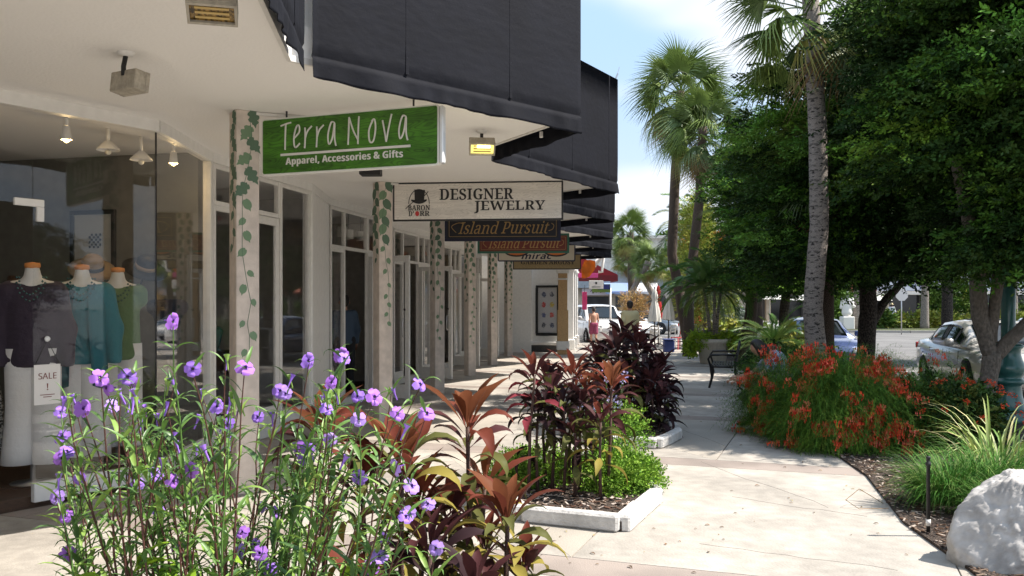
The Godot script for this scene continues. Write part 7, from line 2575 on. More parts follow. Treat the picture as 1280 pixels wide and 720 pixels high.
	for i in 2:
		sh = Sh.new()
		sh.box(Vector3(0, -0.012 - i * 0.03, 0), Vector3(0.20 - 0.1 * i, 0.012, 0.002))
		put(t, "small_print", sh.done(), M.plain_white)
	# track lamps inside the first shop
	var bulb := mat("bulb_lit", 0.9, 0.8, 0.5, 0.4, {"glow": Color(1, 0.85, 0.55), "power": 4.0})
	var bulb_off := mat("bulb_off", 0.7, 0.68, 0.6, 0.3)
	var labels := ["lit track spot close to the doorway glass", "unlit white cone lamp beside the lit spot", "second unlit cone lamp under the shop ceiling", "track spot near the corner of the glass"]
	var at := [Q(-3.95, 7.8, 3.14), Q(-3.9, 8.5, 3.15), Q(-3.75, 8.9, 3.12), Q(-3.5, 9.1, 3.14)]
	for i in 4:
		t = thing("ceiling_lamp", labels[i], "lamp", at[i], 0.0, "lamps under the first shop's ceiling")
		sh = Sh.new(true)
		sh.tube([Vector3(0, 0.08, 0), Vector3(0, CEIL - at[i].y, 0)], [0.018], 8)
		put(t, "stem", sh.done(), M.white_paint)
		sh = Sh.new(true)
		if i in [0, 3]:
			sh.lathe([Vector2(0.045, -0.02), Vector2(0.03, 0.10), Vector2(0, 0.11)], 14)
		else:
			sh.lathe([Vector2(0.11, 0.0), Vector2(0.10, 0.02), Vector2(0.03, 0.09), Vector2(0, 0.10)], 16)
		put(t, "shade", sh.done(), M.white_paint)
		sh = Sh.new(true)
		sh.lathe([Vector2(0, -0.05), Vector2(0.025, -0.035), Vector2(0.03, -0.01), Vector2(0, 0.01)], 10)
		put(t, "bulb", sh.done(), bulb if i in [0, 3] else bulb_off)
		if i in [0, 3]:
			var l := OmniLight3D.new()
			l.name = "glow"
			l.light_color = Color(1, 0.85, 0.6)
			l.light_energy = 0.12
			l.light_size = 0.03
			l.omni_range = 10
			l.omni_attenuation = 2
			l.shadow_enabled = true
			l.position = Vector3(0, -0.02, 0)
			t.add_child(l)
	# second and third shops: counters, pendants, a few goods
	var cases := [[-4.4, 12.2], [-3.9, 16.3], [-3.5, 20.4], [-3.2, 24.7]]
	var cl := ["dark display counter behind the second shop window", "display counter behind the third shop window", "display counter behind the fourth shop window", "display counter behind the fifth shop window"]
	for i in 4:
		t = thing("display_counter", cl[i], "counter", Q(cases[i][0], cases[i][1], 0.085), 0.1)
		sh = Sh.new()
		sh.cbox(Vector3(0, 0.45, 0), Vector3(0.9, 0.9, 0.5), 0.01)
		put(t, "cabinet", sh.done(), M.inside_floor)
		sh = Sh.new()
		sh.cbox(Vector3(0, 0.92, 0), Vector3(0.96, 0.04, 0.56), 0.006)
		put(t, "top", sh.done(), M.inside_pale if i % 2 else M.plain_black)
		for k in 4:
			sh = Sh.new(true)
			sh.lathe([Vector2(0, 0), Vector2(0.06, 0), Vector2(0.02, 0.04), Vector2(0.08, 0.16 + 0.04 * k), Vector2(0.02, 0.22 + 0.04 * k), Vector2(0, 0.22 + 0.04 * k)], 12)
			put(t, "vase", sh.done(), [M.gold, M.plain_white, M.cord_red, M.teal][k], Transform3D(Basis(), Vector3(-0.32 + k * 0.21, 0.94, 0)))
	for i in 4:
		t = thing("pendant_lamp", ["white drum pendant nearest the door in the third shop", "second white drum pendant in the third shop", "third white drum pendant, deepest in the third shop", "white drum pendant in the second shop"][i], "lamp", [Q(-2.95, 15.3, 2.85), Q(-2.95, 15.9, 2.85), Q(-2.80, 16.3, 2.85), Q(-3.6, 12.0, 2.7)][i], 0.0, "white drum pendants")
		sh = Sh.new(true)
		sh.lathe([Vector2(0.085, 0), Vector2(0.085, 0.17), Vector2(0, 0.17)], 16)
		put(t, "shade", sh.done(), M.umbrella_white)
		sh = Sh.new()
		sh.bar(Vector3(0, 0.17, 0), Vector3(0, CEIL - t.position.y, 0), 0.01, 0.01)
		put(t, "cord", sh.done(), M.dark_metal)
	make_person("person", "person in a denim jacket inside the third shop", Q(-3.05, 16.0, 0.085), PI + 0.4, 1.75, 0.1, mat("cloth_denim", 0.06, 0.095, 0.15, 0.85), mat("cloth_black", 0.02, 0.02, 0.025, 0.9), {"sleeves": true})


func window_unit(parent: Node3D, x: float, y: float, w: float, h: float, z: float, glass: Material, rim: Material) -> void:
	var sh := Sh.new()
	sh.box(Vector3(x, y + h / 2 + 0.05, z), Vector3(w + 0.2, 0.1, 0.16))
	sh.box(Vector3(x, y - h / 2 - 0.05, z), Vector3(w + 0.2, 0.1, 0.2))
	sh.box(Vector3(x - w / 2 - 0.05, y, z), Vector3(0.1, h, 0.16))
	sh.box(Vector3(x + w / 2 + 0.05, y, z), Vector3(0.1, h, 0.16))
	var o := put(parent, "window", sh.done(), rim)
	sh = Sh.new()
	sh.box(Vector3(x, y, z - 0.02), Vector3(w, h, 0.05))
	put(o, "pane", sh.done(), glass)


func far_awning(parent: Node3D, x0: float, x1: float, y: float, z: float, out: float, m: Material) -> void:
	var n := int((x1 - x0) / 0.4)
	var pts := []
	for r in 3:
		var row := []
		for c in n + 1:
			var x := lerpf(x0, x1, float(c) / n)
			row.append(Vector3(x, y - [0.0, 0.9, 1.2][r] + (0.1 if r == 2 and c % 2 == 0 else 0.0), z + [0.0, out, out][r]))
		pts.append(row)
	var sh := Sh.new()
	sh.sheet(pts, 0.03, Vector3(0, 0.6, 0.8).normalized())
	put(parent, "awning", sh.done(), m)


func build_far() -> void:
	var stucco := mat("stucco_white", 0.68, 0.66, 0.62, 0.9, {"tex": "mottle", "size": 3.0})
	var bluegrey := mat("stucco_bluegrey", 0.28, 0.33, 0.38, 0.9, {"tex": "mottle", "size": 3.0})
	var tanw := mat("stucco_tan", 0.45, 0.39, 0.31, 0.9, {"tex": "mottle", "size": 3.0})
	var redaw := mat("awning_red", 0.28, 0.045, 0.035, 0.85)
	var dark := mat("dark_pane", 0.015, 0.017, 0.02, 0.1)
	# the next building along the walk: white wall, angled display window, cream column
	var b := thing("corner_building", "white building past the arcade with a cream column and an angled display window", "building", Q(0.0, 31.0))
	var sh := Sh.new()
	sh.box(Vector3(-3.62, 2.2, -0.15), Vector3(8.6, 4.4, 0.3))
	put(b, "front_wall", sh.done(), M.white_paint)
	var wx := frame_at(Vector2(0.70, 34.5), Vector2(1.62, 30.55))
	wx.origin -= b.position
	sh = Sh.new()
	sh.box(Vector3(2.0, 2.0, -0.1), Vector3(4.1, 4.4, 0.2))
	wx = Transform3D(Basis(Vector3(0.96, 0, 0.28), Vector3.UP, Vector3(-0.28, 0, 0.96)), Vector3(0.70, 0, -0.35))
	sh = Sh.new()
	sh.box(Vector3(0.52, 2.2, -0.2), Vector3(1.1, 4.4, 0.2))
	put(b, "bay_wall", sh.done(), M.white_paint, wx)
	sh = Sh.new()
	sh.cbox(Vector3(0.52, 0.12, -0.05), Vector3(1.06, 0.24, 0.14), 0.01)
	put(b, "stone_base", sh.done(), mat("dark_stone", 0.12, 0.12, 0.125, 0.8, {"tex": "blotch", "size": 0.3}), wx)
	sh = Sh.new()
	sh.cbox(Vector3(0.52, 0.31, -0.03), Vector3(1.08, 0.12, 0.2), 0.02)
	put(b, "sill", sh.done(), M.white_paint, wx)
	sh = Sh.new()
	for q in [[Vector3(0.56, 2.33, -0.07), Vector3(0.84, 0.08, 0.08)], [Vector3(0.56, 0.63, -0.07), Vector3(0.84, 0.10, 0.08)], [Vector3(0.17, 1.48, -0.07), Vector3(0.08, 1.62, 0.08)], [Vector3(0.95, 1.48, -0.07), Vector3(0.08, 1.62, 0.08)]]:
		sh.cbox(q[0], q[1], 0.008)
	var dw := put(b, "display_window", sh.done(), M.plain_black, wx)
	sh = Sh.new()
	sh.box(Vector3(0.56, 1.48, -0.06), Vector3(0.70, 1.60, 0.006))
	put(dw, "pane", sh.done(), M.glass)
	# poster of small coloured figures
	var im := Image.create(96, 200, false, Image.FORMAT_RGB8)
	im.fill(Color(0.80, 0.81, 0.83))
	var cols := [Color(0.25, 0.3, 0.45), Color(0.75, 0.15, 0.15), Color(0.35, 0.4, 0.6), Color(0.3, 0.33, 0.4), Color(0.85, 0.75, 0.2), Color(0.85, 0.3, 0.25)]
	for r in 4:
		for c in 2:
			for i in 60:
				var a := rf(0, TAU)
				var d := rf(2, 11)
				im.fill_rect(Rect2i(int(28 + c * 42 + cos(a) * d), int(28 + r * 46 + sin(a) * d * 1.1), 3, 3), cols[(r + c * 3) % 6])
	T["poster"] = ImageTexture.create_from_image(im)
	var pm := mat("poster", 1, 1, 1, 0.7)
	pm.albedo_texture = T["poster"]
	var ps := QuadMesh.new()
	ps.size = Vector2(0.68, 1.58)
	put(b, "poster", ps, pm, wx * Transform3D(Basis(), Vector3(0.56, 1.48, -0.085)))
	var cream := mat("column_cream", 0.58, 0.38, 0.19, 0.8, {"tex": "mottle", "size": 0.5})
	sh = Sh.new()
	sh.cbox(Vector3(1.72, 0.75, 1.15), Vector3(0.36, 1.5, 0.36), 0.01)
	sh.cbox(Vector3(1.72, 2.1, 1.15), Vector3(0.30, 1.3, 0.30), 0.01)
	put(b, "column", sh.done(), cream)
	for q in [[0.30, 0.42, 0.30], [2.55, 0.36, 0.06], [2.80, 0.42, 0.12], [2.92, 0.56, 0.14], [3.2, 0.5, 0.42]]:
		sh = Sh.new()
		sh.cbox(Vector3(1.72, q[0], 1.15), Vector3(q[1], q[2], q[1]), 0.015)
		put(b, "column_moulding", sh.done(), M.white_paint)
	sh = Sh.new()
	sh.box(Vector3(1.75, 3.9, -1.0), Vector3(1.0, 1.0, 5.0))
	put(b, "lintel", sh.done(), M.white_paint)
	for i in 3:
		sh = Sh.new()
		var z := -1.6 - i * 2.2
		sh.cbox(Vector3(2.15 + 0.24 * i, 1.7, z), Vector3(0.26, 3.4, 0.26), 0.02)
		sh.cbox(Vector3(2.15 + 0.24 * i, 0.2, z), Vector3(0.36, 0.4, 0.36), 0.02)
		sh.cbox(Vector3(2.15 + 0.24 * i, 3.0, z), Vector3(0.36, 0.14, 0.36), 0.02)
		put(b, "pilaster", sh.done(), M.white_paint)
		sh = Sh.new()
		sh.box(Vector3(1.95 + 0.24 * i, 1.6, z - 1.1), Vector3(0.06, 2.8, 1.7))
		put(b, "dark_glazing", sh.done(), dark)
	sh = Sh.new()
	sh.box(Vector3(-3.3, 2.0, -6.0), Vector3(10.4, 4.0, 9.0))
	put(b, "block", sh.done(), stucco)
	# red shop awning with hanging signs, an orange flag in a white bracket
	var t := thing("red_awning", "dark red shop awning past the white corner building", "awning", Q(3.55, 39.0, 0))
	sh = Sh.new()
	sh.sheet([[Vector3(-0.7, 3.75, 1.3), Vector3(-0.6, 3.75, -1.3)], [Vector3(0.95, 2.95, 1.4), Vector3(1.0, 2.95, -1.4)]], 0.03, Vector3(0.35, 0.9, 0.2).normalized())
	sh.quad(Vector3(-0.7, 3.75, 1.32), Vector3(-0.7, 2.95, 1.32), Vector3(0.95, 2.95, 1.42), Vector3(0.95, 2.95, 1.42))
	put(t, "canopy", sh.done(), mat("canvas_red", 0.24, 0.012, 0.022, 0.8))
	sh = Sh.new()
	sh.box(Vector3(0.12, 2.82, 1.40), Vector3(1.66, 0.26, 0.02))
	sh.box(Vector3(0.97, 2.82, 0.0), Vector3(0.02, 0.26, 2.8))
	put(t, "valance", sh.done(), mat("canvas_maroon", 0.13, 0.008, 0.014, 0.8))
	sh = Sh.new(true)
	sh.tube([Vector3(0.65, 0, 1.45), Vector3(0.65, 2.4, 1.45)], [0.04], 8)
	put(t, "post", sh.done(), M.plain_white)
	var hs := [["pink hanging shop sign", 2.85, 33.0, 2.78, 0.75, 0.17, mat("sign_pink", 0.62, 0.07, 0.28, 0.6)], ["white hanging shop sign with a small emblem below the pink one", 3.25, 34.0, 2.46, 0.55, 0.32, M.plain_white], ["blue and green hanging shop sign beside the white one", 3.65, 36.0, 2.36, 0.75, 0.34, mat("sign_leaf", 0.13, 0.2, 0.04, 0.6)], ["deep pink hanging banner under the shop signs", 3.05, 37.0, 1.85, 0.20, 0.75, mat("sign_magenta", 0.6, 0.04, 0.16, 0.6)]]
	for s in hs:
		t = thing("hanging_sign", s[0], "sign", Q(s[1], s[2], s[3]), 0.0, "small hanging signs past the corner building")
		sh = Sh.new()
		sh.cbox(Vector3.ZERO, Vector3(s[4], s[5], 0.04), 0.006)
		put(t, "board", sh.done(), s[6])
		sh = Sh.new()
		sh.bar(Vector3(0, s[5] / 2, 0), Vector3(0, s[5] / 2 + 0.3, 0), 0.015, 0.015)
		put(t, "hanger", sh.done(), M.dark_metal)
		if s[1] == 3.25:
			sh = Sh.new()
			sh.box(Vector3(0, 0.06, 0.022), Vector3(0.07, 0.09, 0.006))
			sh.box(Vector3(0, -0.09, 0.022), Vector3(0.34, 0.025, 0.006))
			put(t, "print", sh.done(), M.dark_metal)
		elif s[1] == 3.65:
			sh = Sh.new()
			sh.box(Vector3(0.1, 0.06, 0.022), Vector3(0.5, 0.2, 0.006))
			put(t, "print", sh.done(), mat("sign_blue", 0.02, 0.03, 0.16, 0.6))
	t = thing("orange_flag", "orange flag hanging under the tan shop sign's end", "flag", Q(2.85, 32.2, 3.0))
	sh = Sh.new(true)
	sh.sheet([[Vector3(-0.2, 0.3, 0), Vector3(0, 0.32, 0.05), Vector3(0.2, 0.28, 0)], [Vector3(-0.32, 0, 0.04), Vector3(0, 0.0, -0.03), Vector3(0.2, 0, 0.03)], [Vector3(-0.3, -0.35, 0), Vector3(-0.15, -0.34, 0.04), Vector3(-0.02, -0.3, 0)]], 0.006, Vector3(0, 0, 1))
	put(t, "cloth", sh.done(), mat("canvas_orange", 0.70, 0.17, 0.01, 0.7, {"back": 0.5}))
	t = thing("scroll_bracket", "white scrolled bracket above the pink sign", "bracket", Q(3.1, 32.6, 2.95))
	sh = Sh.new(true)
	sh.tube([Vector3(-0.3, -0.15, 0), Vector3(-0.05, 0.2, 0), Vector3(0.2, 0.5, 0), Vector3(0.3, 0.45, 0), Vector3(0.25, 0.2, 0), Vector3(0.24, -0.05, 0), Vector3(0.1, -0.05, 0)], [0.06, 0.09, 0.07, 0.05], 8)
	put(t, "scroll", sh.done(), M.plain_white)
	# across the end of the street
	b = thing("far_shop_building", "white two-storey shop building at the end of the street", "building", Q(4.0, 92.0, 0.0))
	sh = Sh.new()
	sh.box(Vector3(0, 6.9, -5.0), Vector3(42, 3.6, 9))
	put(b, "upper_wall", sh.done(), stucco)
	sh = Sh.new()
	sh.box(Vector3(0, 4.3, -4.0), Vector3(42, 1.6, 8.6))
	put(b, "facade_band", sh.done(), bluegrey)
	sh = Sh.new()
	sh.box(Vector3(0, 1.75, -4.3), Vector3(42, 3.5, 8.0))
	put(b, "ground_floor", sh.done(), tanw)
	sh = Sh.new()
	sh.box(Vector3(0, 8.85, -4.9), Vector3(42.6, 0.3, 9.6))
	put(b, "roof", sh.done(), stucco)
	for i in 8:
		window_unit(b, -16.0 + i * 4.7, 6.9, 1.1, 1.5, -0.45, dark, stucco)
	for i in 12:
		sh = Sh.new()
		var x := -19.0 + i * 3.4
		sh.box(Vector3(x, 1.45, -0.26), Vector3(2.7, 2.3, 0.1))
		put(b, "shop_pane", sh.done(), dark)
		sh = Sh.new()
		sh.cbox(Vector3(x, 3.1, -0.12), Vector3(3.0, 0.75, 0.3), 0.02)
		var sgn := put(b, "shop_sign_board", sh.done(), mat("board_lilac", 0.42, 0.38, 0.40, 0.8))
		put(sgn, "script", strokes([[Vector2(-0.6, 0.0), Vector2(-0.4, 0.2), Vector2(-0.35, -0.15), Vector2(-0.1, 0.05), Vector2(0.0, -0.08), Vector2(0.2, 0.06), Vector2(0.45, -0.08), Vector2(0.7, 0.05)]], 0.035, Vector2.ONE, Vector2(x, 3.1), 0.05), M.cord_plum)
	for i in 2:
		far_awning(b, 5.6 + i * 3.0, 8.2 + i * 3.0, 4.0, 0.3, 1.2, [mat("canvas_blue", 0.22, 0.30, 0.50, 0.8), mat("canvas_pale", 0.55, 0.55, 0.57, 0.8)][i])
	# across the island
	b = thing("restaurant_building", "long restaurant front across the grass island with red awnings and a white name board", "building", Q(48.0, 96.0, 0.0))
	sh = Sh.new()
	sh.box(Vector3(0, 6.5, -5.0), Vector3(70, 4.0, 9.0))
	put(b, "upper_wall", sh.done(), mat("stucco_grey", 0.20, 0.20, 0.20, 0.9))
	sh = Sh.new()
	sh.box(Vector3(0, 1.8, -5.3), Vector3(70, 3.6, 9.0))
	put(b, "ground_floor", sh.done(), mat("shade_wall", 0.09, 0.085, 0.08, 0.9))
	for i in 16:
		sh = Sh.new()
		sh.cbox(Vector3(-33 + i * 4.3, 1.8, 0.0), Vector3(0.5, 3.6, 0.5), 0.03)
		put(b, "post", sh.done(), tanw)
	for i in 15:
		sh = Sh.new()
		sh.box(Vector3(-30.8 + i * 4.3, 1.5, -0.72), Vector3(3.4, 2.6, 0.08))
		put(b, "shop_pane", sh.done(), dark)
	var board := Sh.new()
	board.cbox(Vector3(-1.0, 3.75, 0.4), Vector3(22, 1.0, 0.3), 0.03)
	put(b, "name_board", board.done(), mat("board_white", 0.55, 0.58, 0.66, 0.7))
	board = Sh.new()
	board.cbox(Vector3(-1.0, 4.85, 0.4), Vector3(22, 1.1, 0.3), 0.03)
	put(b, "script_board", board.done(), mat("board_navy", 0.03, 0.035, 0.07, 0.7))
	board = Sh.new()
	board.cbox(Vector3(-1.0, 3.0, 0.4), Vector3(22, 0.35, 0.5), 0.03)
	put(b, "canopy_edge", board.done(), stucco)
	for s in [["C", -5.4, 0.8], ["eo", 1.2, 1.1], ["au", 5.0, 1.1]]:
		lettering(b, s[0], true, true, s[2], 0.85, M.plain_white, Vector3(s[1], 4.85, 0.6), 0.3, 0.05)
	for s in [["m of", 1.1, 1.9], ["a S", -4.0, 1.3]]:
		lettering(b, s[0], false, true, s[2], 0.55, mat("ink_blue", 0.10, 0.13, 0.25, 0.7), Vector3(s[1], 3.75, 0.6), 0.0, 0.05)
	far_awning(b, -16.5, -9.0, 4.3, 0.3, 1.6, redaw)
	far_awning(b, -25.0, -18.0, 4.3, 0.3, 1.6, redaw)
	far_awning(b, 11.0, 22.0, 4.3, 0.3, 1.6, mat("awning_rust", 0.36, 0.10, 0.06, 0.85))
	far_awning(b, -33.5, -27.0, 4.3, 0.3, 1.6, redaw)
	# hedges and topiary on the island
	var lf := [sprig(10, 0.5, 0.22, 0.5, 81), sprig(9, 0.45, 0.24, 0.5, 82)]
	var hg := [Color(0.07, 0.13, 0.025), Color(0.11, 0.18, 0.03), Color(0.05, 0.10, 0.02)]
	var yl := [Color(0.22, 0.25, 0.04), Color(0.14, 0.19, 0.035), Color(0.30, 0.30, 0.06)]
	var hs2 := [["clipped green hedge beside the white statue", Vector3(25.6, 0.7, -66.0), Vector3(3.0, 0.95, 1.2), hg, 800], ["low yellow-green hedge in front of the man in the straw hat", Vector3(31.0, 0.35, -66.5), Vector3(5.5, 0.55, 1.0), yl, 900], ["yellow-green hedge below the topiary ball", Vector3(38.0, 0.35, -67.5), Vector3(2.0, 0.55, 1.0), yl, 400], ["taller green hedge behind the silver car's roof", Vector3(45.0, 0.7, -73.0), Vector3(4.5, 1.1, 1.5), hg, 900], ["round clipped topiary ball across the road", Vector3(39.5, 1.9, -79.0), Vector3(2.3, 1.9, 2.0), hg, 1100], ["smaller green shrub by the island lamp post", Vector3(29.0, 1.5, -78.0), Vector3(1.5, 1.6, 1.4), hg, 500], ["flowering yellow shrub beyond the cream pot", Vector3(8.4, 0.55, -33.0), Vector3(0.9, 0.45, 0.5), yl, 300], ["grey-green shrub beyond the cream pot", Vector3(8.8, 0.9, -36.5), Vector3(1.2, 0.8, 0.6), [Color(0.2, 0.24, 0.2), Color(0.28, 0.31, 0.26)], 400], ["lime shrub at the foot of the sago palm", Vector3(7.0, 0.4, -21.5), Vector3(0.6, 0.5, 0.5), yl, 300]]
	for h in hs2:
		bush("clipped_hedge", h[0], "hedge", Vector3(h[1].x, 0, h[1].z), [[Vector3(0, h[1].y, 0), h[2]]], h[4], lf, M.leafy, h[3], "", 0.9, -0.5, 0.3, 0.6 if h[1].z > -40 else 0.9, 0.9 if h[1].z > -40 else 1.4)
	# green tree tops behind the far buildings
	var back := [[-2.0, 108.0, 5.5, 4.0], [9.0, 106.0, 4.5, 4.0], [20.0, 112.0, 6.5, 5.5], [34.0, 115.0, 7.0, 6.0], [50.0, 116.0, 8.0, 6.0], [66.0, 116.0, 7.5, 6.0], [82.0, 112.0, 7.0, 6.0]]
	var bl := ["green tree behind the white far building's near end", "green tree rising behind the white far building", "round green tree between the two far buildings", "tall tree behind the restaurant's red awnings", "tall tree behind the restaurant's name board", "tree behind the restaurant's far end", "tree closing the street beyond the restaurant"]
	for i in back.size():
		var p: Array = back[i]
		tree(bl[i], Q(p[0], p[1], 0), [[[Vector3.ZERO, Vector3(0, p[2], 0)], [0.35, 0.2]]], [[Vector3(0, p[2], 0), Vector3(p[3], p[3] * 0.75, 3.0)]], 1600, M.bark, [sprig(12, 0.9, 0.4, 0.5, 91)], hg, -0.3, "trees behind the far shops")
	# small things on the island
	t = thing("white_statue", "white classical statue on a plinth beside the hedge", "statue", Q(23.6, 62.0, -0.02))
	put(t, "figure", body_mesh([[Vector3(0, 1.2, 0), Vector3(0, 2.0, 0), 0.36, 0.27], [Vector3(-0.3, 2.1, 0), Vector3(0.3, 2.1, 0), 0.15, 0.15], [Vector3(0.32, 2.1, 0), Vector3(0.45, 1.6, 0.15), 0.11, 0.08], [Vector3(0.45, 1.6, 0.15), Vector3(0.2, 1.75, 0.3), 0.08, 0.06], [Vector3(-0.32, 2.1, 0), Vector3(-0.45, 1.5, 0), 0.11, 0.07], [Vector3(0, 2.2, 0), Vector3(0, 2.42, 0.02), 0.1, 0.09], [Vector3(0, 2.52, 0.03), Vector3(0, 2.62, 0.03), 0.14, 0.15]], 0.05, 0.05).done(), M.plain_white)
	sh = Sh.new()
	sh.cbox(Vector3(0, 0.45, 0), Vector3(0.8, 0.9, 0.8), 0.04)
	put(t, "plinth", sh.done(), M.plain_white)
	lamp_post("street_lamp", "teal lamp post on the island beyond the dark tree trunk", Q(29.0, 76.0, -0.02), 1.3, 5.0)
	for i in 2:
		t = thing("fish_post", ["yellow fish-shaped post standing upright across the road", "yellow twisted figure post beside the forked tree"][i], "post", [Q(40.7, 79.0, -0.02), Q(43.6, 72.0, -0.02)][i])
		sh = Sh.new(true)
		sh.tube([Vector3(0, 0, 0), Vector3(0.1, 1.0, 0), Vector3(-0.02 - 0.1 * i, 2.0, 0), Vector3(0.05 - 0.35 * i, 3.3, 0)], [0.2, 0.12, 0.16, 0.1], 10)
		put(t, "post", sh.done(), mat("fish_yellow", 0.75, 0.62, 0.02, 0.5))
		sh = Sh.new(true)
		sh.tube([Vector3(-0.25 - 0.2 * i, 3.5, 0), Vector3(0.02 - 0.3 * i, 3.1, 0), Vector3(0.25 - 0.35 * i, 3.6, 0)], [0.05, 0.1, 0.05], 8)
		put(t, "tail", sh.done(), M.fish_yellow)
	t = thing("road_sign", "back of an octagonal road sign on a thin pole", "road sign", Q(23.9, 54.0, -0.135))
	sh = Sh.new()
	var oct := PackedVector2Array()
	for i in 8:
		oct.append(Vector2(cos(TAU * (i + 0.5) / 8), sin(TAU * (i + 0.5) / 8)) * 0.40)
	sh.plate(oct, -0.01, 0.01, Transform3D(Basis(), Vector3(0, 2.45, 0.05)))
	put(t, "plate", sh.done(), M.steel)
	sh = Sh.new(true)
	sh.tube([Vector3.ZERO, Vector3(0, 3.0, 0)], [0.035], 8)
	put(t, "pole", sh.done(), M.steel)
	t = thing("island_bin", "dark low litter bin at the hedge across the road", "bin", Q(35.6, 69.0, -0.02))
	sh = Sh.new()
	sh.cbox(Vector3(0, 0.5, 0), Vector3(2.2, 0.9, 0.7), 0.05)
	put(t, "body", sh.done(), M.dark_metal)
	sh = Sh.new()
	sh.cbox(Vector3(0, 0.99, 0), Vector3(2.3, 0.08, 0.8), 0.02)
	put(t, "lid", sh.done(), M.plain_black)
	for i in 3:
		t = thing("open_parasol", ["white open parasol beside the statue hedge", "white open parasol behind the straw hat", "white open parasol beyond the blue car"][i], "umbrella", [Q(28.0, 84.0, 0), Q(35.5, 86.0, 0), Q(20.5, 70.0, 0)][i], 0.0, "white open parasols at the far restaurant")
		sh = Sh.new(false)
		sh.lathe([Vector2(1.7, 2.15), Vector2(0.9, 2.5), Vector2(0, 2.85)], 8)
		put(t, "canopy", sh.done(), M.umbrella_white)
		sh = Sh.new(true)
		sh.tube([Vector3.ZERO, Vector3(0, 2.8, 0)], [0.04], 8)
		put(t, "pole", sh.done(), M.plain_white)


func build_plaza() -> void:
	make_bench("black slatted metal bench beside the walk", M.black_iron, Q(4.4, 18.3, 0.0), -PI / 2 - 0.25)
	make_bench("dark green metal bench behind the cream pot", M.green_iron, Q(7.0, 28.2, 0.0), 0.1)
	lamp_post("street_lamp", "teal fluted lamp post base beside the forked tree", Q(7.02, 12.45, 0.0), 1.08, 4.6)
	closed_umbrella("folded cream parasol nearest the twin palms", Q(5.35, 33.0, 0.0), 2.3, M.umbrella_white, 0.22)
	closed_umbrella("folded red parasol behind the cream one", Q(5.9, 35.5, 0.0), 2.5, M.umbrella_red, 0.16)
	closed_umbrella("folded white parasol against the palm trunk", Q(6.05, 34.0, 0.0), 2.4, M.umbrella_white, 0.22)
	closed_umbrella("small folded red parasol beyond the cream pot", Q(7.6, 36.0, 0.0), 2.0, M.umbrella_red, 0.13)
	var rows := [["red plaza chair under the cream parasol", 4.9, 33.8, 0.3, M.plain_red], ["white plaza chair beside the red one", 5.6, 33.4, 2.2, M.plain_white], ["white plaza chair behind the parasols", 6.2, 35.0, 4.0, M.plain_white], ["red plaza chair by the blue bin", 6.3, 33.2, 5.2, M.plain_red], ["white plaza chair farthest back", 5.1, 36.2, 1.2, M.plain_white]]
	for r in rows:
		cafe_chair(r[0], Q(r[1], r[2], 0.0), r[3], r[4])
	for i in 2:
		var tb := thing("cafe_table", ["white round plaza table under the cream parasol", "white round plaza table behind the parasols"][i], "table", [Q(5.3, 33.7, 0), Q(5.75, 35.9, 0)][i], 0.0, "plaza tables")
		var s := Sh.new(true)
		s.lathe([Vector2(0, 0), Vector2(0.25, 0), Vector2(0.25, 0.02), Vector2(0.03, 0.04), Vector2(0.03, 0.7)], 16)
		put(tb, "stand", s.done(), M.plain_white)
		s = Sh.new(true)
		s.lathe([Vector2(0, 0.7), Vector2(0.4, 0.7), Vector2(0.4, 0.73), Vector2(0, 0.73)], 20)
		put(tb, "top", s.done(), M.plain_white)
	var t := thing("blue_bin", "blue litter box at the foot of the twin palms", "bin", Q(5.55, 31.2, 0.0))
	var sh := Sh.new()
	sh.cbox(Vector3(0, 0.21, 0), Vector3(0.36, 0.42, 0.4), 0.03)
	put(t, "body", sh.done(), mat("bin_blue", 0.02, 0.04, 0.16, 0.6))
	sh = Sh.new()
	sh.cbox(Vector3(0, 0.45, 0), Vector3(0.40, 0.05, 0.44), 0.02)
	put(t, "lid", sh.done(), M.bin_blue)
	t = thing("newspaper_box", "grey framed box beyond the bench", "box", Q(6.6, 22.6, 0.0))
	sh = Sh.new()
	for q in [[Vector3(-0.25, 0.5, 0), Vector3(0.04, 1.0, 0.3)], [Vector3(0.25, 0.5, 0), Vector3(0.04, 1.0, 0.3)], [Vector3(0, 0.98, 0), Vector3(0.46, 0.04, 0.3)], [Vector3(0, 0.42, 0), Vector3(0.46, 0.04, 0.3)]]:
		sh.cbox(q[0], q[1], 0.008)
	put(t, "frame", sh.done(), M.alu)
	sh = Sh.new()
	sh.box(Vector3(0, 0.7, -0.05), Vector3(0.46, 0.5, 0.02))
	put(t, "door", sh.done(), M.green_iron)
	t = thing("vent_box", "black vent box under the ceiling below the green sign", "vent", Q(-1.75, 10.9, CEIL - 0.07))
	sh = Sh.new()
	sh.cbox(Vector3(0, 0.02, 0), Vector3(0.26, 0.1, 0.2), 0.01)
	put(t, "box", sh.done(), M.plain_black)


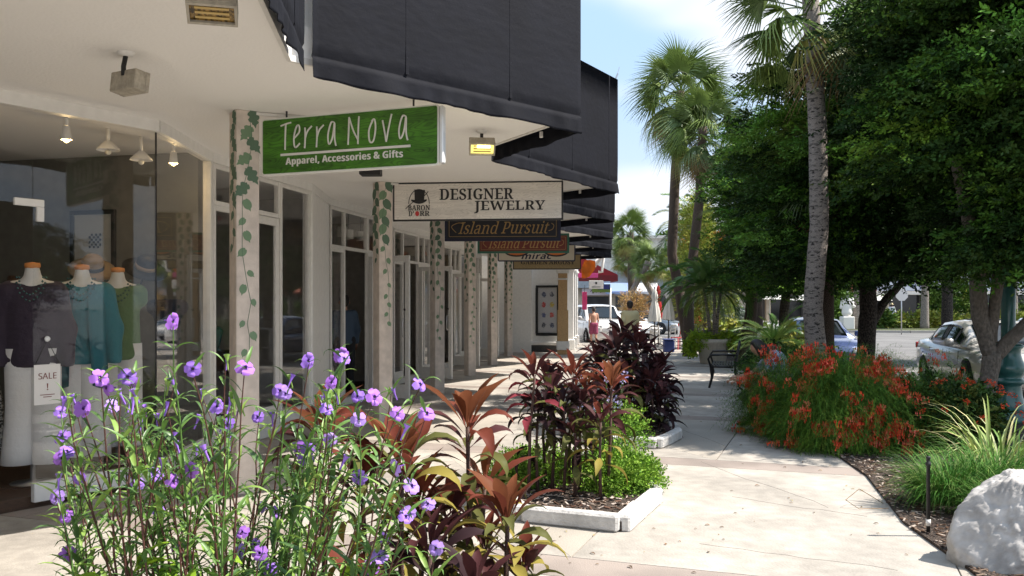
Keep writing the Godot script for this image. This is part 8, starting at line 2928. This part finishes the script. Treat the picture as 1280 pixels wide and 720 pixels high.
func _ready() -> void:
	rng.seed = 20240611
	var cam := Camera3D.new()
	cam.name = "camera"
	cam.projection = Camera3D.PROJECTION_FRUSTUM
	cam.near = 0.05
	cam.far = 900.0
	cam.size = 2.0 * 0.05 * 360.0 / 1100.0
	cam.frustum_offset = Vector2(0.0, 0.05 * 22.0 / 1100.0)
	cam.position = Vector3(0, 1.65, 0)
	add_child(cam)
	cam.current = true
	var we := WorldEnvironment.new()
	we.name = "air"
	var env := Environment.new()
	env.background_mode = Environment.BG_SKY
	var sky := Sky.new()
	var pano := PanoramaSkyMaterial.new()
	pano.panorama = sky_picture()
	sky.sky_material = pano
	env.sky = sky
	env.background_energy_multiplier = 1.0
	env.tonemap_mode = Environment.TONE_MAPPER_LINEAR
	env.tonemap_exposure = 2.12
	env.sdfgi_enabled = true
	env.ssao_enabled = true
	env.ssil_enabled = true
	we.environment = env
	add_child(we)
	var sun := DirectionalLight3D.new()
	sun.name = "sun"
	sun.light_energy = 1.4
	sun.light_color = Color(1.0, 0.965, 0.92)
	sun.light_angular_distance = 0.5
	sun.shadow_enabled = true
	sun.look_at_from_position(Vector3(2.4, 3.3, 0.1), Vector3.ZERO)
	add_child(sun)
	make_materials()
	build_ground()
	build_arcade()
	build_awnings()
	build_far()
	build_signs()
	flood_light("rust-stained unlit flood light nearest the street edge of the ceiling", Q(-1.55, 4.55, 3.17), 0.25, 1.0, false)
	flood_light("flood light seen from behind over the shop window", Q(-2.58, 6.0, 3.16), 2.65, 0.12, false)
	flood_light("lit yellow flood light near the second awning", Q(-0.29, 8.55, 3.18), 0.1, 0.75, true)
	build_interior()
	build_beds()
	build_cordylines()
	build_ruellia()
	build_street_bed()
	build_trees()
	build_palms()
	build_cars()
	build_people()
	build_plaza()


func sky_picture() -> ImageTexture:
	var w := 768
	var h := 384
	var im := Image.create(w, h, false, Image.FORMAT_RGBF)
	var n := FastNoiseLite.new()
	n.seed = 3
	n.frequency = 1.1
	n.fractal_octaves = 5
	n.fractal_gain = 0.5
	for y in h:
		var e := PI * (0.5 - (y + 0.5) / h)
		for x in w:
			var a := TAU * x / w
			var d := Vector3(cos(a) * cos(e), sin(e), sin(a) * cos(e))
			var c := Color(0.55, 0.52, 0.48)
			if d.y > -0.02:
				var q := maxf(d.y, 0.0)
				c = Color(0.31, 0.41, 0.52).lerp(Color(0.23, 0.37, 0.58), pow(q, 0.6))
				var p := Vector3(d.x, 0, d.z) / (d.y + 0.25)
				var k := n.get_noise_3d(p.x * 0.9, d.y * 2.0, p.z * 0.9)
				var cov := smoothstep(-0.22, 0.18, k)
				cov = maxf(cov, 0.55 * (1.0 - smoothstep(0.0, 0.3, q)))
				c = c.lerp(Color(0.52, 0.54, 0.575), cov * 0.92)
			im.set_pixel(x, y, c)
	return ImageTexture.create_from_image(im)
